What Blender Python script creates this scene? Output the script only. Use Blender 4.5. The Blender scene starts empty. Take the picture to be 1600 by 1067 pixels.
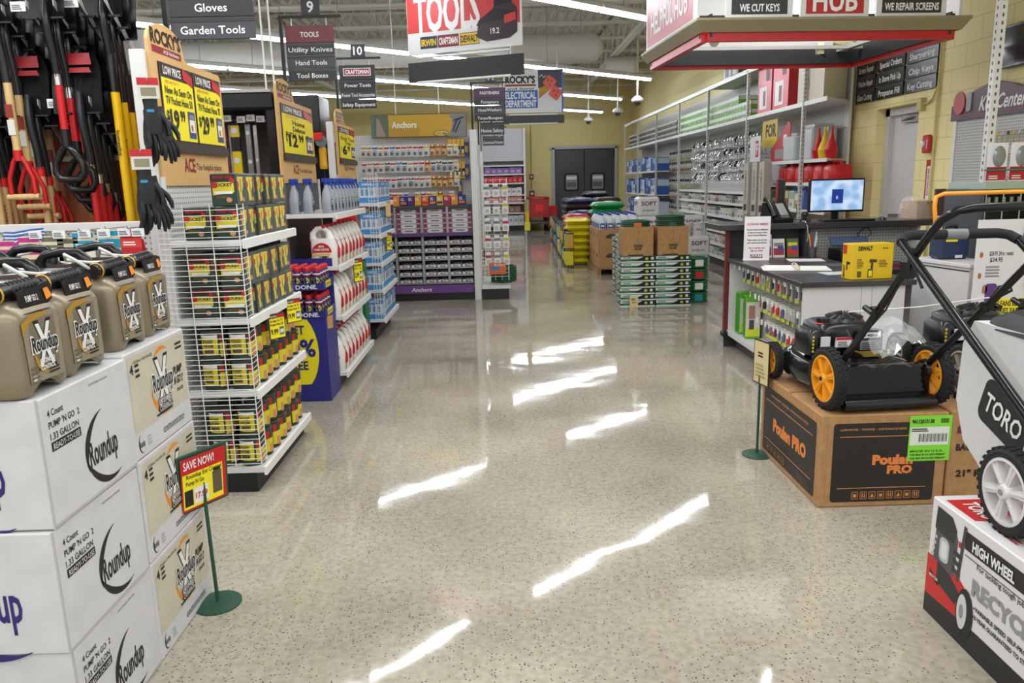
import bpy, bmesh, math, random
from mathutils import Vector, Matrix
random.seed(7)
PI = math.pi
S = bpy.context.scene
COL = S.collection
# ------------------------------------------------------------------ camera
def cam_axes(p, r, y):
    cy, sy, cp, sp = math.cos(y), math.sin(y), math.cos(p), math.sin(p)
    f = Vector((sy*cp, cy*cp, -sp)); rt = Vector((cy, -sy, 0)); up = rt.cross(f)
    cr, sr = math.cos(r), math.sin(r)
    return cr*rt + sr*up, -sr*rt + cr*up, f
cd = bpy.data.cameras.new('camera'); cam = bpy.data.objects.new('camera', cd); COL.objects.link(cam)
rt, up, fw = cam_axes(math.radians(11.784), math.radians(-1.497), math.radians(.591))
cam.matrix_world = Matrix(((rt.x, up.x, -fw.x, 0), (rt.y, up.y, -fw.y, 0), (rt.z, up.z, -fw.z, 1.5), (0, 0, 0, 1)))
cd.sensor_width = 36; cd.lens = 27.0; cd.clip_start = .05; cd.clip_end = 200
S.camera = cam
# ------------------------------------------------------------------ world, lights, exposure
S.view_settings.view_transform = 'Standard'; S.view_settings.look = 'None'
S.view_settings.gamma = 1; S.view_settings.exposure = 0.38; S.view_settings.use_curve_mapping = False
W = bpy.data.worlds.new('world'); S.world = W; W.use_nodes = True
W.node_tree.nodes['Background'].inputs[0].default_value = (.93, .97, 1, 1)   # added even fill, entering through the open end behind the camera
W.node_tree.nodes['Background'].inputs[1].default_value = .75
S.cycles.max_bounces = 7; S.cycles.diffuse_bounces = 4; S.cycles.glossy_bounces = 3; S.cycles.transmission_bounces = 6
S.cycles.transparent_max_bounces = 8; S.cycles.sample_clamp_indirect = 6; S.cycles.use_denoising = True
LIGHT_DIR = Vector((.75, .66, 0)).normalized()
STRIP_E = 31.0        # glow of the fluorescent tubes
def area(loc, sx, sy, power, rotz=0, col=(.96, .985, 1)):
    l = bpy.data.lights.new('row_light', 'AREA'); l.shape = 'RECTANGLE'; l.size = sx; l.size_y = sy
    l.energy = power; l.color = col
    o = bpy.data.objects.new('row_light', l); COL.objects.link(o); o.location = loc; o.rotation_euler = (0, 0, rotz)
    return o
RZ = math.atan2(LIGHT_DIR.y, LIGHT_DIR.x)
for yend, n in ((7.2, 9), (3.4, 8), (-.4, 7)):                               # the rows overhead and behind the camera
    c = Vector((3.04, yend, 3.4)) - LIGHT_DIR*n*.6
    area(c, n*1.2, .12, 150 if yend > 5 else 115, RZ)
# ------------------------------------------------------------------ materials
MC = {}
def lin(h):
    h = h.lstrip('#'); return tuple(((c/255/12.92) if c/255 <= .04045 else ((c/255+.055)/1.055)**2.4) for c in (int(h[i:i+2], 16) for i in (0, 2, 4)))
def C(h, r=.5, m=0.0, spec=.5, alpha=1.0, tr=0.0, emit=0.0):
    k = (h, r, m, spec, alpha, tr, emit)
    if k in MC: return MC[k]
    t = bpy.data.materials.new('paint_'+h.lstrip('#')); t.use_nodes = True
    b = t.node_tree.nodes['Principled BSDF']; c = lin(h)
    b.inputs['Base Color'].default_value = (*c, 1); b.inputs['Roughness'].default_value = r
    b.inputs['Metallic'].default_value = m; b.inputs['Specular IOR Level'].default_value = spec
    b.inputs['Alpha'].default_value = alpha; b.inputs['Transmission Weight'].default_value = tr
    if emit: b.inputs['Emission Color'].default_value = (*c, 1); b.inputs['Emission Strength'].default_value = emit
    MC[k] = t; return t
def nodes(name):
    t = bpy.data.materials.new(name); t.use_nodes = True
    return t, t.node_tree.nodes, t.node_tree.links, t.node_tree.nodes['Principled BSDF']
def noise_mat(name, c1, c2, scale, r=.6, bump=0.0, stretch=(1, 1, 1), detail=4, m=0.0, lo=.35, hi=.65):
    t, n, l, b = nodes(name)
    tc = n.new('ShaderNodeTexCoord'); mp = n.new('ShaderNodeMapping'); mp.inputs['Scale'].default_value = stretch
    nz = n.new('ShaderNodeTexNoise'); nz.inputs['Scale'].default_value = scale; nz.inputs['Detail'].default_value = detail
    cr = n.new('ShaderNodeValToRGB'); cr.color_ramp.elements[0].position = lo; cr.color_ramp.elements[1].position = hi
    cr.color_ramp.elements[0].color = (*lin(c1), 1); cr.color_ramp.elements[1].color = (*lin(c2), 1)
    l.new(tc.outputs['Object'], mp.inputs[0]); l.new(mp.outputs[0], nz.inputs[0]); l.new(nz.outputs[0], cr.inputs[0])
    l.new(cr.outputs[0], b.inputs['Base Color']); b.inputs['Roughness'].default_value = r; b.inputs['Metallic'].default_value = m
    if bump:
        bp = n.new('ShaderNodeBump'); bp.inputs['Strength'].default_value = bump; bp.inputs['Distance'].default_value = .01
        l.new(nz.outputs[0], bp.inputs['Height']); l.new(bp.outputs[0], b.inputs['Normal'])
    return t
def floor_mat():
    t, n, l, b = nodes('polished_concrete')
    tc = n.new('ShaderNodeTexCoord')
    def nz(s, d=5):
        x = n.new('ShaderNodeTexNoise'); x.inputs['Scale'].default_value = s; x.inputs['Detail'].default_value = d
        l.new(tc.outputs['Object'], x.inputs[0]); return x
    def ramp(src, p0, c0, p1, c1):
        x = n.new('ShaderNodeValToRGB'); e = x.color_ramp.elements
        e[0].position, e[0].color, e[1].position, e[1].color = p0, (*lin(c0), 1), p1, (*lin(c1), 1)
        l.new(src, x.inputs[0]); return x
    def mix(f, a, c):
        x = n.new('ShaderNodeMix'); x.data_type = 'RGBA'
        l.new(f, x.inputs[0]); l.new(a, x.inputs[6]); l.new(c, x.inputs[7]); return x.outputs[2]
    big = ramp(nz(.9, 6).outputs[0], .36, '#8d8676', .6, '#b7af9e')
    fine = ramp(nz(38, 3).outputs[0], .32, '#8a8373', .62, '#b6ae9d')
    x = n.new('ShaderNodeMix'); x.data_type = 'RGBA'; x.inputs[0].default_value = .4
    l.new(big.outputs[0], x.inputs[6]); l.new(fine.outputs[0], x.inputs[7])
    vo = n.new('ShaderNodeTexVoronoi'); vo.inputs['Scale'].default_value = 75; l.new(tc.outputs['Object'], vo.inputs[0])
    sp = n.new('ShaderNodeMath'); sp.operation = 'LESS_THAN'; sp.inputs[1].default_value = .24; l.new(vo.outputs['Distance'], sp.inputs[0])
    pick = n.new('ShaderNodeMath'); pick.operation = 'GREATER_THAN'; pick.inputs[1].default_value = .56
    sep = n.new('ShaderNodeSeparateColor'); l.new(vo.outputs['Color'], sep.inputs[0])
    dens = nz(1.6, 3); ad = n.new('ShaderNodeMath'); ad.operation = 'MULTIPLY_ADD'; ad.inputs[1].default_value = 1.0; 
    l.new(dens.outputs[0], ad.inputs[0]); sb = n.new('ShaderNodeMath'); sb.operation = 'MULTIPLY'; sb.inputs[1].default_value = .5
    l.new(sep.outputs[0], sb.inputs[0]); l.new(sb.outputs[0], ad.inputs[2]); l.new(ad.outputs[0], pick.inputs[0]); pick.inputs[1].default_value = .76
    an = n.new('ShaderNodeMath'); an.operation = 'MULTIPLY'; l.new(sp.outputs[0], an.inputs[0]); l.new(pick.outputs[0], an.inputs[1])
    dark = n.new('ShaderNodeRGB'); dark.outputs[0].default_value = (*lin('#5c564a'), 1)
    col = mix(an.outputs[0], x.outputs[2], dark.outputs[0]); l.new(col, b.inputs['Base Color'])
    rr = ramp(nz(1.3, 5).outputs[0], .3, '#3a3a3a', .7, '#4a4a4a'); l.new(rr.outputs[0], b.inputs['Roughness'])
    b.inputs['Specular IOR Level'].default_value = .55
    bp = n.new('ShaderNodeBump'); bp.inputs['Strength'].default_value = .09; bp.inputs['Distance'].default_value = .03
    l.new(nz(1.9, 2).outputs[0], bp.inputs['Height']); l.new(bp.outputs[0], b.inputs['Normal'])
    return t
def block_mat(name, c, bw=.41, bh=.2, axis='Y'):
    t, n, l, b = nodes(name)
    tc = n.new('ShaderNodeTexCoord'); sx = n.new('ShaderNodeSeparateXYZ'); cx = n.new('ShaderNodeCombineXYZ')
    l.new(tc.outputs['Object'], sx.inputs[0]); l.new(sx.outputs[axis], cx.inputs[0]); l.new(sx.outputs['Z'], cx.inputs[1])
    br = n.new('ShaderNodeTexBrick'); br.inputs['Scale'].default_value = 1; br.inputs['Brick Width'].default_value = bw; br.inputs['Row Height'].default_value = bh
    br.inputs['Mortar Size'].default_value = .004; br.inputs['Mortar Smooth'].default_value = .3
    l.new(cx.outputs[0], br.inputs['Vector'])
    br.inputs['Color1'].default_value = br.inputs['Color2'].default_value = (*lin(c), 1)
    br.inputs['Mortar'].default_value = (*[v*.72 for v in lin(c)], 1)
    l.new(br.outputs['Color'], b.inputs['Base Color']); b.inputs['Roughness'].default_value = .6
    bp = n.new('ShaderNodeBump'); bp.inputs['Strength'].default_value = .4; bp.inputs['Distance'].default_value = .004; bp.invert = True
    l.new(br.outputs['Fac'], bp.inputs['Height']); l.new(bp.outputs[0], b.inputs['Normal'])
    return t
def peg_mat(name, base, hole, pitch=.0254, axes=('X', 'Z'), rad=.2):
    t, n, l, b = nodes(name)
    tc = n.new('ShaderNodeTexCoord'); sx = n.new('ShaderNodeSeparateXYZ'); l.new(tc.outputs['Object'], sx.inputs[0])
    def frac(a):
        d = n.new('ShaderNodeMath'); d.operation = 'DIVIDE'; d.inputs[1].default_value = pitch; l.new(sx.outputs[a], d.inputs[0])
        f = n.new('ShaderNodeMath'); f.operation = 'FRACT'; l.new(d.outputs[0], f.inputs[0])
        s = n.new('ShaderNodeMath'); s.operation = 'SUBTRACT'; s.inputs[1].default_value = .5; l.new(f.outputs[0], s.inputs[0])
        p = n.new('ShaderNodeMath'); p.operation = 'POWER'; p.inputs[1].default_value = 2
        ab = n.new('ShaderNodeMath'); ab.operation = 'ABSOLUTE'; l.new(s.outputs[0], ab.inputs[0]); l.new(ab.outputs[0], p.inputs[0]); return p.outputs[0]
    a = n.new('ShaderNodeMath'); a.operation = 'ADD'; l.new(frac(axes[0]), a.inputs[0]); l.new(frac(axes[1]), a.inputs[1])
    lt = n.new('ShaderNodeMath'); lt.operation = 'LESS_THAN'; lt.inputs[1].default_value = rad*rad; l.new(a.outputs[0], lt.inputs[0])
    mx = n.new('ShaderNodeMix'); mx.data_type = 'RGBA'; l.new(lt.outputs[0], mx.inputs[0])
    mx.inputs[6].default_value = (*lin(base), 1); mx.inputs[7].default_value = (*lin(hole), 1)
    l.new(mx.outputs[2], b.inputs['Base Color']); b.inputs['Roughness'].default_value = .5
    return t
def glass_mat(name, c='#ffffff', alpha=.12, r=.08):
    t, n, l, b = nodes(name)
    b.inputs['Base Color'].default_value = (*lin(c), 1); b.inputs['Roughness'].default_value = r; b.inputs['Alpha'].default_value = alpha
    b.inputs['Specular IOR Level'].default_value = 1.0
    return t
WHITE = C('#e8e8e6', .45); SHELFW = C('#dcdbd8', .4); BLACK = C('#161618', .45); DARK = C('#2b2b2e', .5); INK = C('#1c1a1a', .6)
PLBLK = C('#121214', .28); RUBBER = C('#17171a', .75); STEEL = C('#a9abad', .3, .9); CHROME = C('#d5d7d9', .15, 1.0)
TAN = C('#cda56c', .55); KRAFT = noise_mat('kraft_card', '#a67c4e', '#b58a5b', 30, .75); RED = C('#c4141c', .4); YEL = C('#f2e21a', .5); DGREEN = C('#1f4a36', .5)
CREAM = C('#e9d79a', .6); PURPLE = C('#5b3a78', .5); BLUE = C('#1d62b0', .45); SIGNBLK = C('#26262a', .35); SIGNGREY = C('#3c3c42', .35)
PEGX = peg_mat('white_pegboard', '#dddcd8', '#6a6a68'); PEGY = peg_mat('white_pegboard_side', '#dddcd8', '#6a6a68', axes=('Y', 'Z'))
PEGGREY = peg_mat('grey_pegboard', '#b9b6b3', '#3c3a3a', axes=('Y', 'Z')); PEGGX = peg_mat('grey_pegboard_front', '#b9b6b3', '#3c3a3a')
CLEAR = glass_mat('clear_plastic'); 
# ------------------------------------------------------------------ mesh building
TXT = {}
def text_geo(s, bold):
    k = (s, bold)
    if k not in TXT:
        cu = bpy.data.curves.new('lettering', 'FONT'); cu.body = s; cu.size = 1; cu.offset = bold; cu.resolution_u = 2
        ob = bpy.data.objects.new('lettering', cu); me = bpy.data.meshes.new_from_object(ob)
        vs = [v.co.copy() for v in me.vertices]; fs = [tuple(p.vertices) for p in me.polygons]
        bpy.data.objects.remove(ob); bpy.data.curves.remove(cu); bpy.data.meshes.remove(me)
        if vs:
            x0 = min(v.x for v in vs); x1 = max(v.x for v in vs); y0 = min(v.y for v in vs); y1 = max(v.y for v in vs)
        else: x0 = x1 = y0 = y1 = 0
        TXT[k] = (vs, fs, x0, x1, y0, y1)
    return TXT[k]
class MB:
    def __init__(s, M=None): s.v = []; s.f = []; s.m = []; s.sm = []; s.mats = []; s.M = M
    def add(s, vs, fs, mat, smooth=False, M=None):
        if mat not in s.mats: s.mats.append(mat)
        i = s.mats.index(mat); o = len(s.v); T = M if M is not None else s.M
        s.v += [(T @ Vector(v)) if T is not None else Vector(v) for v in vs]
        for f in fs: s.f.append([o+q for q in f]); s.m.append(i); s.sm.append(smooth)
        return s
    def box(s, x0, x1, y0, y1, z0, z1, mat, b=0, M=None):
        if b <= 0:
            vs = [(x, y, z) for x in (x0, x1) for y in (y0, y1) for z in (z0, z1)]
            return s.add(vs, [(0, 1, 3, 2), (4, 6, 7, 5), (0, 4, 5, 1), (2, 3, 7, 6), (0, 2, 6, 4), (1, 5, 7, 3)], mat, False, M)
        vs = []; idx = {}
        X, Y, Z = (x0, x1), (y0, y1), (z0, z1)
        for i in (0, 1):
            for j in (0, 1):
                for k in (0, 1):
                    sx, sy, sz = (1-2*i)*b, (1-2*j)*b, (1-2*k)*b
                    for a, p in enumerate(((X[i], Y[j]+sy, Z[k]+sz), (X[i]+sx, Y[j], Z[k]+sz), (X[i]+sx, Y[j]+sy, Z[k]))):
                        idx[i, j, k, a] = len(vs); vs.append(p)
        q = lambda *t: idx[t]
        fs = [(q(0, 0, 0, 0), q(0, 0, 1, 0), q(0, 1, 1, 0), q(0, 1, 0, 0)), (q(1, 0, 0, 0), q(1, 1, 0, 0), q(1, 1, 1, 0), q(1, 0, 1, 0)),
              (q(0, 0, 0, 1), q(1, 0, 0, 1), q(1, 0, 1, 1), q(0, 0, 1, 1)), (q(0, 1, 0, 1), q(0, 1, 1, 1), q(1, 1, 1, 1), q(1, 1, 0, 1)),
              (q(0, 0, 0, 2), q(0, 1, 0, 2), q(1, 1, 0, 2), q(1, 0, 0, 2)), (q(0, 0, 1, 2), q(1, 0, 1, 2), q(1, 1, 1, 2), q(0, 1, 1, 2))]
        for i in (0, 1):
            for j in (0, 1):
                fs.append((q(i, j, 0, 0), q(i, j, 1, 0), q(i, j, 1, 1), q(i, j, 0, 1)))
                fs.append((q(i, 0, j, 0), q(i, 1, j, 0), q(i, 1, j, 2), q(i, 0, j, 2)))
                fs.append((q(0, i, j, 1), q(1, i, j, 1), q(1, i, j, 2), q(0, i, j, 2)))
                for k in (0, 1): fs.append((q(i, j, k, 0), q(i, j, k, 1), q(i, j, k, 2)))
        return s.add(vs, fs, mat, False, M)
    def cb(s, c, d, mat, b=0, M=None):
        return s.box(c[0]-d[0]/2, c[0]+d[0]/2, c[1]-d[1]/2, c[1]+d[1]/2, c[2]-d[2]/2, c[2]+d[2]/2, mat, b, M)
    def quad(s, o, u, v, mat):
        o, u, v = Vector(o), Vector(u), Vector(v); return s.add([o, o+u, o+u+v, o+v], [(0, 1, 2, 3)], mat)
    def poly(s, pts, mat): return s.add(pts, [tuple(range(len(pts)))], mat)
    def prism(s, pts, o, u, v, d, mat, smooth=False):
        o, u, v, d = Vector(o), Vector(u), Vector(v), Vector(d); n = len(pts)
        a = [o+u*p[0]+v*p[1] for p in pts]
        return s.add(a+[q+d for q in a], [tuple(range(n))[::-1], tuple(range(n, 2*n))]+[(i, (i+1) % n, n+(i+1) % n, n+i) for i in range(n)], mat, smooth)
    def tube(s, path, r, mat, n=8, closed=False, caps=True):
        P = [Vector(p) for p in path]; L = len(P); vs = []; fs = []; prev = None
        for i, p in enumerate(P):
            if closed: t = P[(i+1) % L]-P[i-1]
            else: t = P[min(i+1, L-1)]-P[max(i-1, 0)]
            t.normalize()
            if prev is None:
                a = t.orthogonal().normalized()
            else:
                a = prev-t*prev.dot(t); a = a.normalized() if a.length > 1e-6 else t.orthogonal().normalized()
            prev = a; b = t.cross(a); rr = r[i] if isinstance(r, (list, tuple)) else r
            vs += [p+(a*math.cos(k*2*PI/n)+b*math.sin(k*2*PI/n))*rr for k in range(n)]
        for i in range(L if closed else L-1):
            j = (i+1) % L
            fs += [(i*n+k, i*n+(k+1) % n, j*n+(k+1) % n, j*n+k) for k in range(n)]
        s.add(vs, fs, mat, True)
        if caps and not closed:
            s.add(vs[:n], [tuple(range(n))[::-1]], mat); s.add(vs[-n:], [tuple(range(n))], mat)
        return s
    def cyl(s, a, b, r, mat, n=12, r2=None):
        return s.tube([a, b], [r, r if r2 is None else r2], mat, n)
    def lathe(s, prof, mat, n=20, c=(0, 0, 0), ax=None, sx=1, sy=1, smooth=True):
        """prof: (r, h) list or (r, h, mat) ; ax: axis direction"""
        c = Vector(c)
        if ax is None: R = Matrix.Identity(3)
        else: R = Vector((0, 0, 1)).rotation_difference(Vector(ax)).to_matrix()
        for i in range(len(prof)-1):
            (r0, h0), (r1, h1) = prof[i][:2], prof[i+1][:2]; mm = prof[i][2] if len(prof[i]) > 2 else mat
            vs = [c+R @ Vector((r*math.cos(2*PI*k/n)*sx, r*math.sin(2*PI*k/n)*sy, h)) for r, h in ((r0, h0), (r1, h1)) for k in range(n)]
            s.add(vs, [(k, (k+1) % n, n+(k+1) % n, n+k) for k in range(n)], mm, smooth and abs(h1-h0) > 1e-5)
        return s
    def loft(s, rings, mat, n=24, e=4, caps=True, smooth=True):
        """rings: (z, hx, hy, cx, cy) super-ellipse sections"""
        vs = []
        for z, hx, hy, cx, cy in rings:
            for k in range(n):
                t = 2*PI*k/n; c, d = math.cos(t), math.sin(t)
                vs.append((cx+hx*math.copysign(abs(c)**(2/e), c), cy+hy*math.copysign(abs(d)**(2/e), d), z))
        L = len(rings)
        fs = [(i*n+k, i*n+(k+1) % n, (i+1)*n+(k+1) % n, (i+1)*n+k) for i in range(L-1) for k in range(n)]
        s.add(vs, fs, mat, smooth)
        if caps: s.add(vs[:n], [tuple(range(n))[::-1]], mat); s.add(vs[-n:], [tuple(range(n))], mat)
        return s
    def text(s, t, o, u, v, h, mat, w=None, bold=.0, al='c', off=.0012, shear=0):
        """lettering centred on o, u right, v up, h cap height"""
        vs, fs, x0, x1, y0, y1 = text_geo(t, bold)
        if not vs: return s
        o, u, v = Vector(o), Vector(u).normalized(), Vector(v).normalized(); nn = u.cross(v)
        ky = h/.7; kx = ky
        if w: kx = w/max(x1-x0, 1e-6)
        ox = {'c': (x0+x1)/2, 'l': x0, 'r': x1}[al]; oy = .35
        return s.add([o+u*((p.x-ox)*kx+(p.y-oy)*ky*shear)+v*(p.y-oy)*ky+nn*off for p in vs], fs, mat)
    def lines(s, o, u, v, w, h, n, mat, off=.001, jag=.3, seed=0):
        """n rows of small print as thin bars"""
        rnd = random.Random(seed); o, u, v = Vector(o), Vector(u).normalized(), Vector(v).normalized(); nn = u.cross(v)*off
        for i in range(n):
            ww = w*(1-jag*rnd.random()); y = h*(n-1-i)/n
            s.quad(o+v*y+nn, u*ww, v*h/n*.5, mat)
        return s
    def mesh(s, name):
        me = bpy.data.meshes.new(name)
        me.from_pydata([tuple(v) for v in s.v], [], s.f)
        for m in s.mats: me.materials.append(m)
        me.polygons.foreach_set('material_index', s.m); me.polygons.foreach_set('use_smooth', s.sm)
        me.update(); return me
    def build(s, name, parent=None, label=None, cat=None, group=None, kind=None, loc=None, rz=0):
        o = bpy.data.objects.new(name, s.mesh(name)); COL.objects.link(o)
        if parent is not None: o.parent = parent
        if loc is not None: o.location = loc
        if rz: o.rotation_euler = (0, 0, rz)
        tag(o, label, cat, group, kind); return o
USED = {}
def tag(o, label=None, cat=None, group=None, kind=None):
    if label:
        o['label'] = label
        if label in USED and not group: print('DUPLABEL', label)
        USED[label] = 1
    if label and len(label.split()) > 16: print('LONG', len(label.split()), label)
    if cat: o['category'] = cat
    if group: o['group'] = group
    if kind: o['kind'] = kind
    return o
def thing(name, label, cat, loc=(0, 0, 0), rz=0, group=None):
    o = bpy.data.objects.new(name, None); COL.objects.link(o); o.empty_display_size = .1
    o.location = loc; o.rotation_euler = (0, 0, rz); return tag(o, label, cat, group)
KIDS = {}
def kids(o): return [c for c in o.children]
def dup(root, loc, rz=None, label=None, group=None):
    def cp(o, par):
        c = o.copy(); COL.objects.link(c)
        if par is not None: c.parent = par
        for ch in kids(o): cp(ch, c)
        return c
    r = cp(root, None); r.location = loc
    if rz is not None: r.rotation_euler = (0, 0, rz)
    if label:
        r['label'] = label
        if label in USED: print('DUPLABEL', label)
        if len(label.split()) > 16: print('LONG', len(label.split()), label)
        USED[label] = 1
    if group: r['group'] = group
    return r
ALLM = []
class Many:
    """one prototype, placed again and again: the first call moves the prototype itself"""
    def __init__(s, proto): s.p = proto; s.n = 0; ALLM.append(s)
    def put(s, loc, rz=0, label=None, rot=None):
        s.n += 1
        if s.n == 1:
            o = s.p; o.location = loc; o.rotation_euler = (0, 0, rz)
            if label: o['label'] = label
        else: o = dup(s.p, loc, rz, label)
        if rot: o.rotation_euler = rot
        return o
ORD = ('first second third fourth fifth sixth seventh eighth ninth tenth eleventh twelfth thirteenth fourteenth fifteenth sixteenth seventeenth '
       'eighteenth nineteenth twentieth').split() + ['%d%s' % (k, 'st' if k % 10 == 1 else 'nd' if k % 10 == 2 else 'rd' if k % 10 == 3 else 'th') for k in range(21, 90)]
X_, Y_, Z_ = Vector((1, 0, 0)), Vector((0, 1, 0)), Vector((0, 0, 1))
def struct(mb, name): return mb.build(name, kind='structure')
# ================================================================== the setting
WALLY = block_mat('yellow_block_wall', '#efe0a2', axis='Y'); WALLX = block_mat('yellow_painted_wall', '#d9c98a', 1.2, 30, 'X')
struct(MB().box(-14, 4.25, -8, 25.3, -.1, 0, floor_mat()), 'floor')
def deck_mat():
    t, n, l, b = nodes('corrugated_deck'); tc = n.new('ShaderNodeTexCoord'); wv = n.new('ShaderNodeTexWave')
    wv.bands_direction = 'X'; wv.inputs['Scale'].default_value = 1.6; l.new(tc.outputs['Object'], wv.inputs[0])
    bp = n.new('ShaderNodeBump'); bp.inputs['Distance'].default_value = .06; l.new(wv.outputs['Fac'], bp.inputs['Height']); l.new(bp.outputs[0], b.inputs['Normal'])
    b.inputs['Base Color'].default_value = (*lin('#dedcd4'), 1); b.inputs['Roughness'].default_value = .6; return t
struct(MB().box(-14, 4.4, -8, 25.3, 4.9, 5.0, deck_mat()), 'ceiling')
# back wall with the opening for the swing doors
mb = MB(); x0, x1, zt = 1.72, 3.72, 2.5
for a in ((-14, x0, 0, 4.9), (x1, 4.4, 0, 4.9), (x0, x1, zt, 4.9)): mb.box(a[0], a[1], 25.1, 25.3, a[2], a[3], WALLX)
struct(mb, 'wall_back')
struct(MB().box(1.5, 4, 25.8, 25.9, 0, 3, C('#55524e', .7)).box(4.45, 4.5, 7.5, 9.2, 0, 2.4, C('#55524e', .7)), 'door_gap_backing')  # added backing outside the door openings, stops world light leaking through the gaps
# right wall with the recessed staff door
dy0, dy1, dz = 7.9, 8.78, 2.17
mb = MB()
for a in ((3.0, dy0, 0, 4.9), (dy1, 25.1, 0, 4.9), (dy0, dy1, dz, 4.9)): mb.box(4.2, 4.45, a[0], a[1], a[2], a[3], WALLY)
struct(mb, 'wall_right')
struct(MB().box(-14.1, -14, -8, 25.3, 0, 4.9, C('#b9ab78', .7)), 'wall_left')
GREYP = C('#8f9092', .5); DOORDK = C('#3b3b3f', .45)
d = thing('door_1', None, None, (2.72, 25.1, 0)); d['kind'] = 'structure'
mb = MB()
for sx in (-1, 1): mb.box(sx*1.0-.045, sx*1.0+.045, -.08, .1, 0, 2.5, C('#a9a9a6', .5))
mb.box(-1.12, 1.12, -.08, .1, 2.45, 2.55, C('#a9a9a6', .5)); mb.build('door_frame', d)
def rr(w, h, r, n=5, cx=0, cy=0):
    pts = []
    for (sx, sy, a0) in ((1, 1, 0), (-1, 1, 90), (-1, -1, 180), (1, -1, 270)):
        for k in range(n+1):
            a = math.radians(a0+90*k/n); pts.append((cx+sx*(w/2-r)+r*math.cos(a), cy+sy*(h/2-r)+r*math.sin(a)))
    return pts
for sx in (-1, 1):
    leaf = MB().box(min(sx*.012, sx*.94), max(sx*.012, sx*.94), .02, .07, .03, 2.44, DOORDK, .008).build('door_leaf', d)
    mb = MB(); wc = sx*.42
    mb.prism(rr(.46, .56, .08), (wc, .018, 1.42), X_, Z_, (0, -.03, 0), RUBBER); mb.build('window_gasket', leaf)
    mb = MB(); mb.prism(rr(.36, .46, .05), (wc, -.013, 1.42), X_, Z_, (0, -.004, 0), C('#8d8f90', .1))
    mb.quad((wc-.16, -.018, 1.5), (.32, 0, 0), (0, 0, .1), C('#d8d8d6', .3)); mb.quad((wc-.16, -.018, 1.27), (.3, 0, 0), (0, 0, .14), C('#5c5853', .3)); mb.build('window_pane', leaf)
    MB().box(sx*.95-.03, sx*.95+.03, -.03, .04, 2.2, 2.42, BLACK).build('hinge_guard', leaf)
# staff door
d = thing('door_2', None, None, (4.2, (dy0+dy1)/2, 0)); d['kind'] = 'structure'; hw = (dy1-dy0)/2
FRM = C('#c9c8c4', .45)
mb = MB(); mb.box(.1, .2, hw-.09, hw, 0, dz, FRM).box(.1, .2, -hw, -hw+.05, 0, dz, FRM).box(.1, .2, -hw, hw, dz-.08, dz, FRM); mb.build('door_frame', d)
leaf = MB().box(.16, .2, -hw+.05, hw-.09, .01, dz-.08, C('#d6d5d6', .45)).build('door_leaf', d)
MB().box(.11, .16, -.25, .12, dz-.17, dz-.11, C('#9a9994', .4, .5)).tube([(.12, .1, dz-.14), (.07, -.1, dz-.13), (.13, -.2, dz-.11)], .012, C('#8d8c88', .4, .6)).build('door_closer', leaf)
MB().box(.1, .16, -hw+.1, hw-.2, .98, 1.04, C('#8a8a8a', .35, .7)).build('push_bar', leaf)
# ceiling joists, girder
JM = C('#dad8ce', .6)
def joist(y, x0, x1, z0, z1, step, name='ceiling_joist', along='X', c=0):
    mb = MB(); P = (lambda a, z: (a, y, z)) if along == 'X' else (lambda a, z: (c, a, z))
    for z in (z0, z1):
        for o in (-.03, .03):
            if along == 'X': mb.box(x0, x1, y+o-.018, y+o+.018, z-.022, z+.022, JM)
            else: mb.box(c+o-.03, c+o+.03, x0, x1, z-.03, z+.03, JM)
    n = int((x1-x0)/step)
    for i in range(n):
        a = x0+i*step
        for p, q in ((P(a, z0), P(a+step/2, z1)), (P(a+step/2, z1), P(a+step, z0))): mb.cyl(p, q, .013 if along == 'X' else .02, JM, 5)
    mb.build(name, kind='structure')
for i, y in enumerate((3.6, 5.2, 6.8, 8.4, 10, 11.6, 13.2, 14.8, 16.4, 18, 19.6, 21.2, 22.8, 24.4)): joist(y, -12, 4.2, 4.28, 4.84, .62)
joist(0, 8, 25, 4.1, 4.8, .9, 'ceiling_girder', 'Y', 2.55); joist(0, 8, 25, 4.1, 4.8, .9, 'ceiling_girder', 'Y', -4.5)
DUCT = C('#cfcdc6', .5)
mb = MB().lathe([(0, 0), (.08, 0), (.22, .1), (.25, .18), (.25, 12)], DUCT, 24, (1.9, 14.45, 3.79), (-1, 0, 0)); tag(mb.build('air_duct'), 'long round grey air duct hanging under the ceiling joists', 'duct')
mb = MB().lathe([(0, 0), (.16, 0), (.2, .06), (.2, .65), (0, .65)], DUCT, 20, (3.0, 17.3, 3.86), (-1, .1, 0)); tag(mb.build('heater_unit'), 'short grey cylinder hung under the ceiling to the right of the long air duct', 'heater')
for i, y in enumerate((7.0, 12.4, 20.5)):
    mb = MB().cyl((-12, y, 4.15), (4.1, y, 4.15), .03, JM, 6); mb.build('ceiling_pipe', kind='structure')
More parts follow.
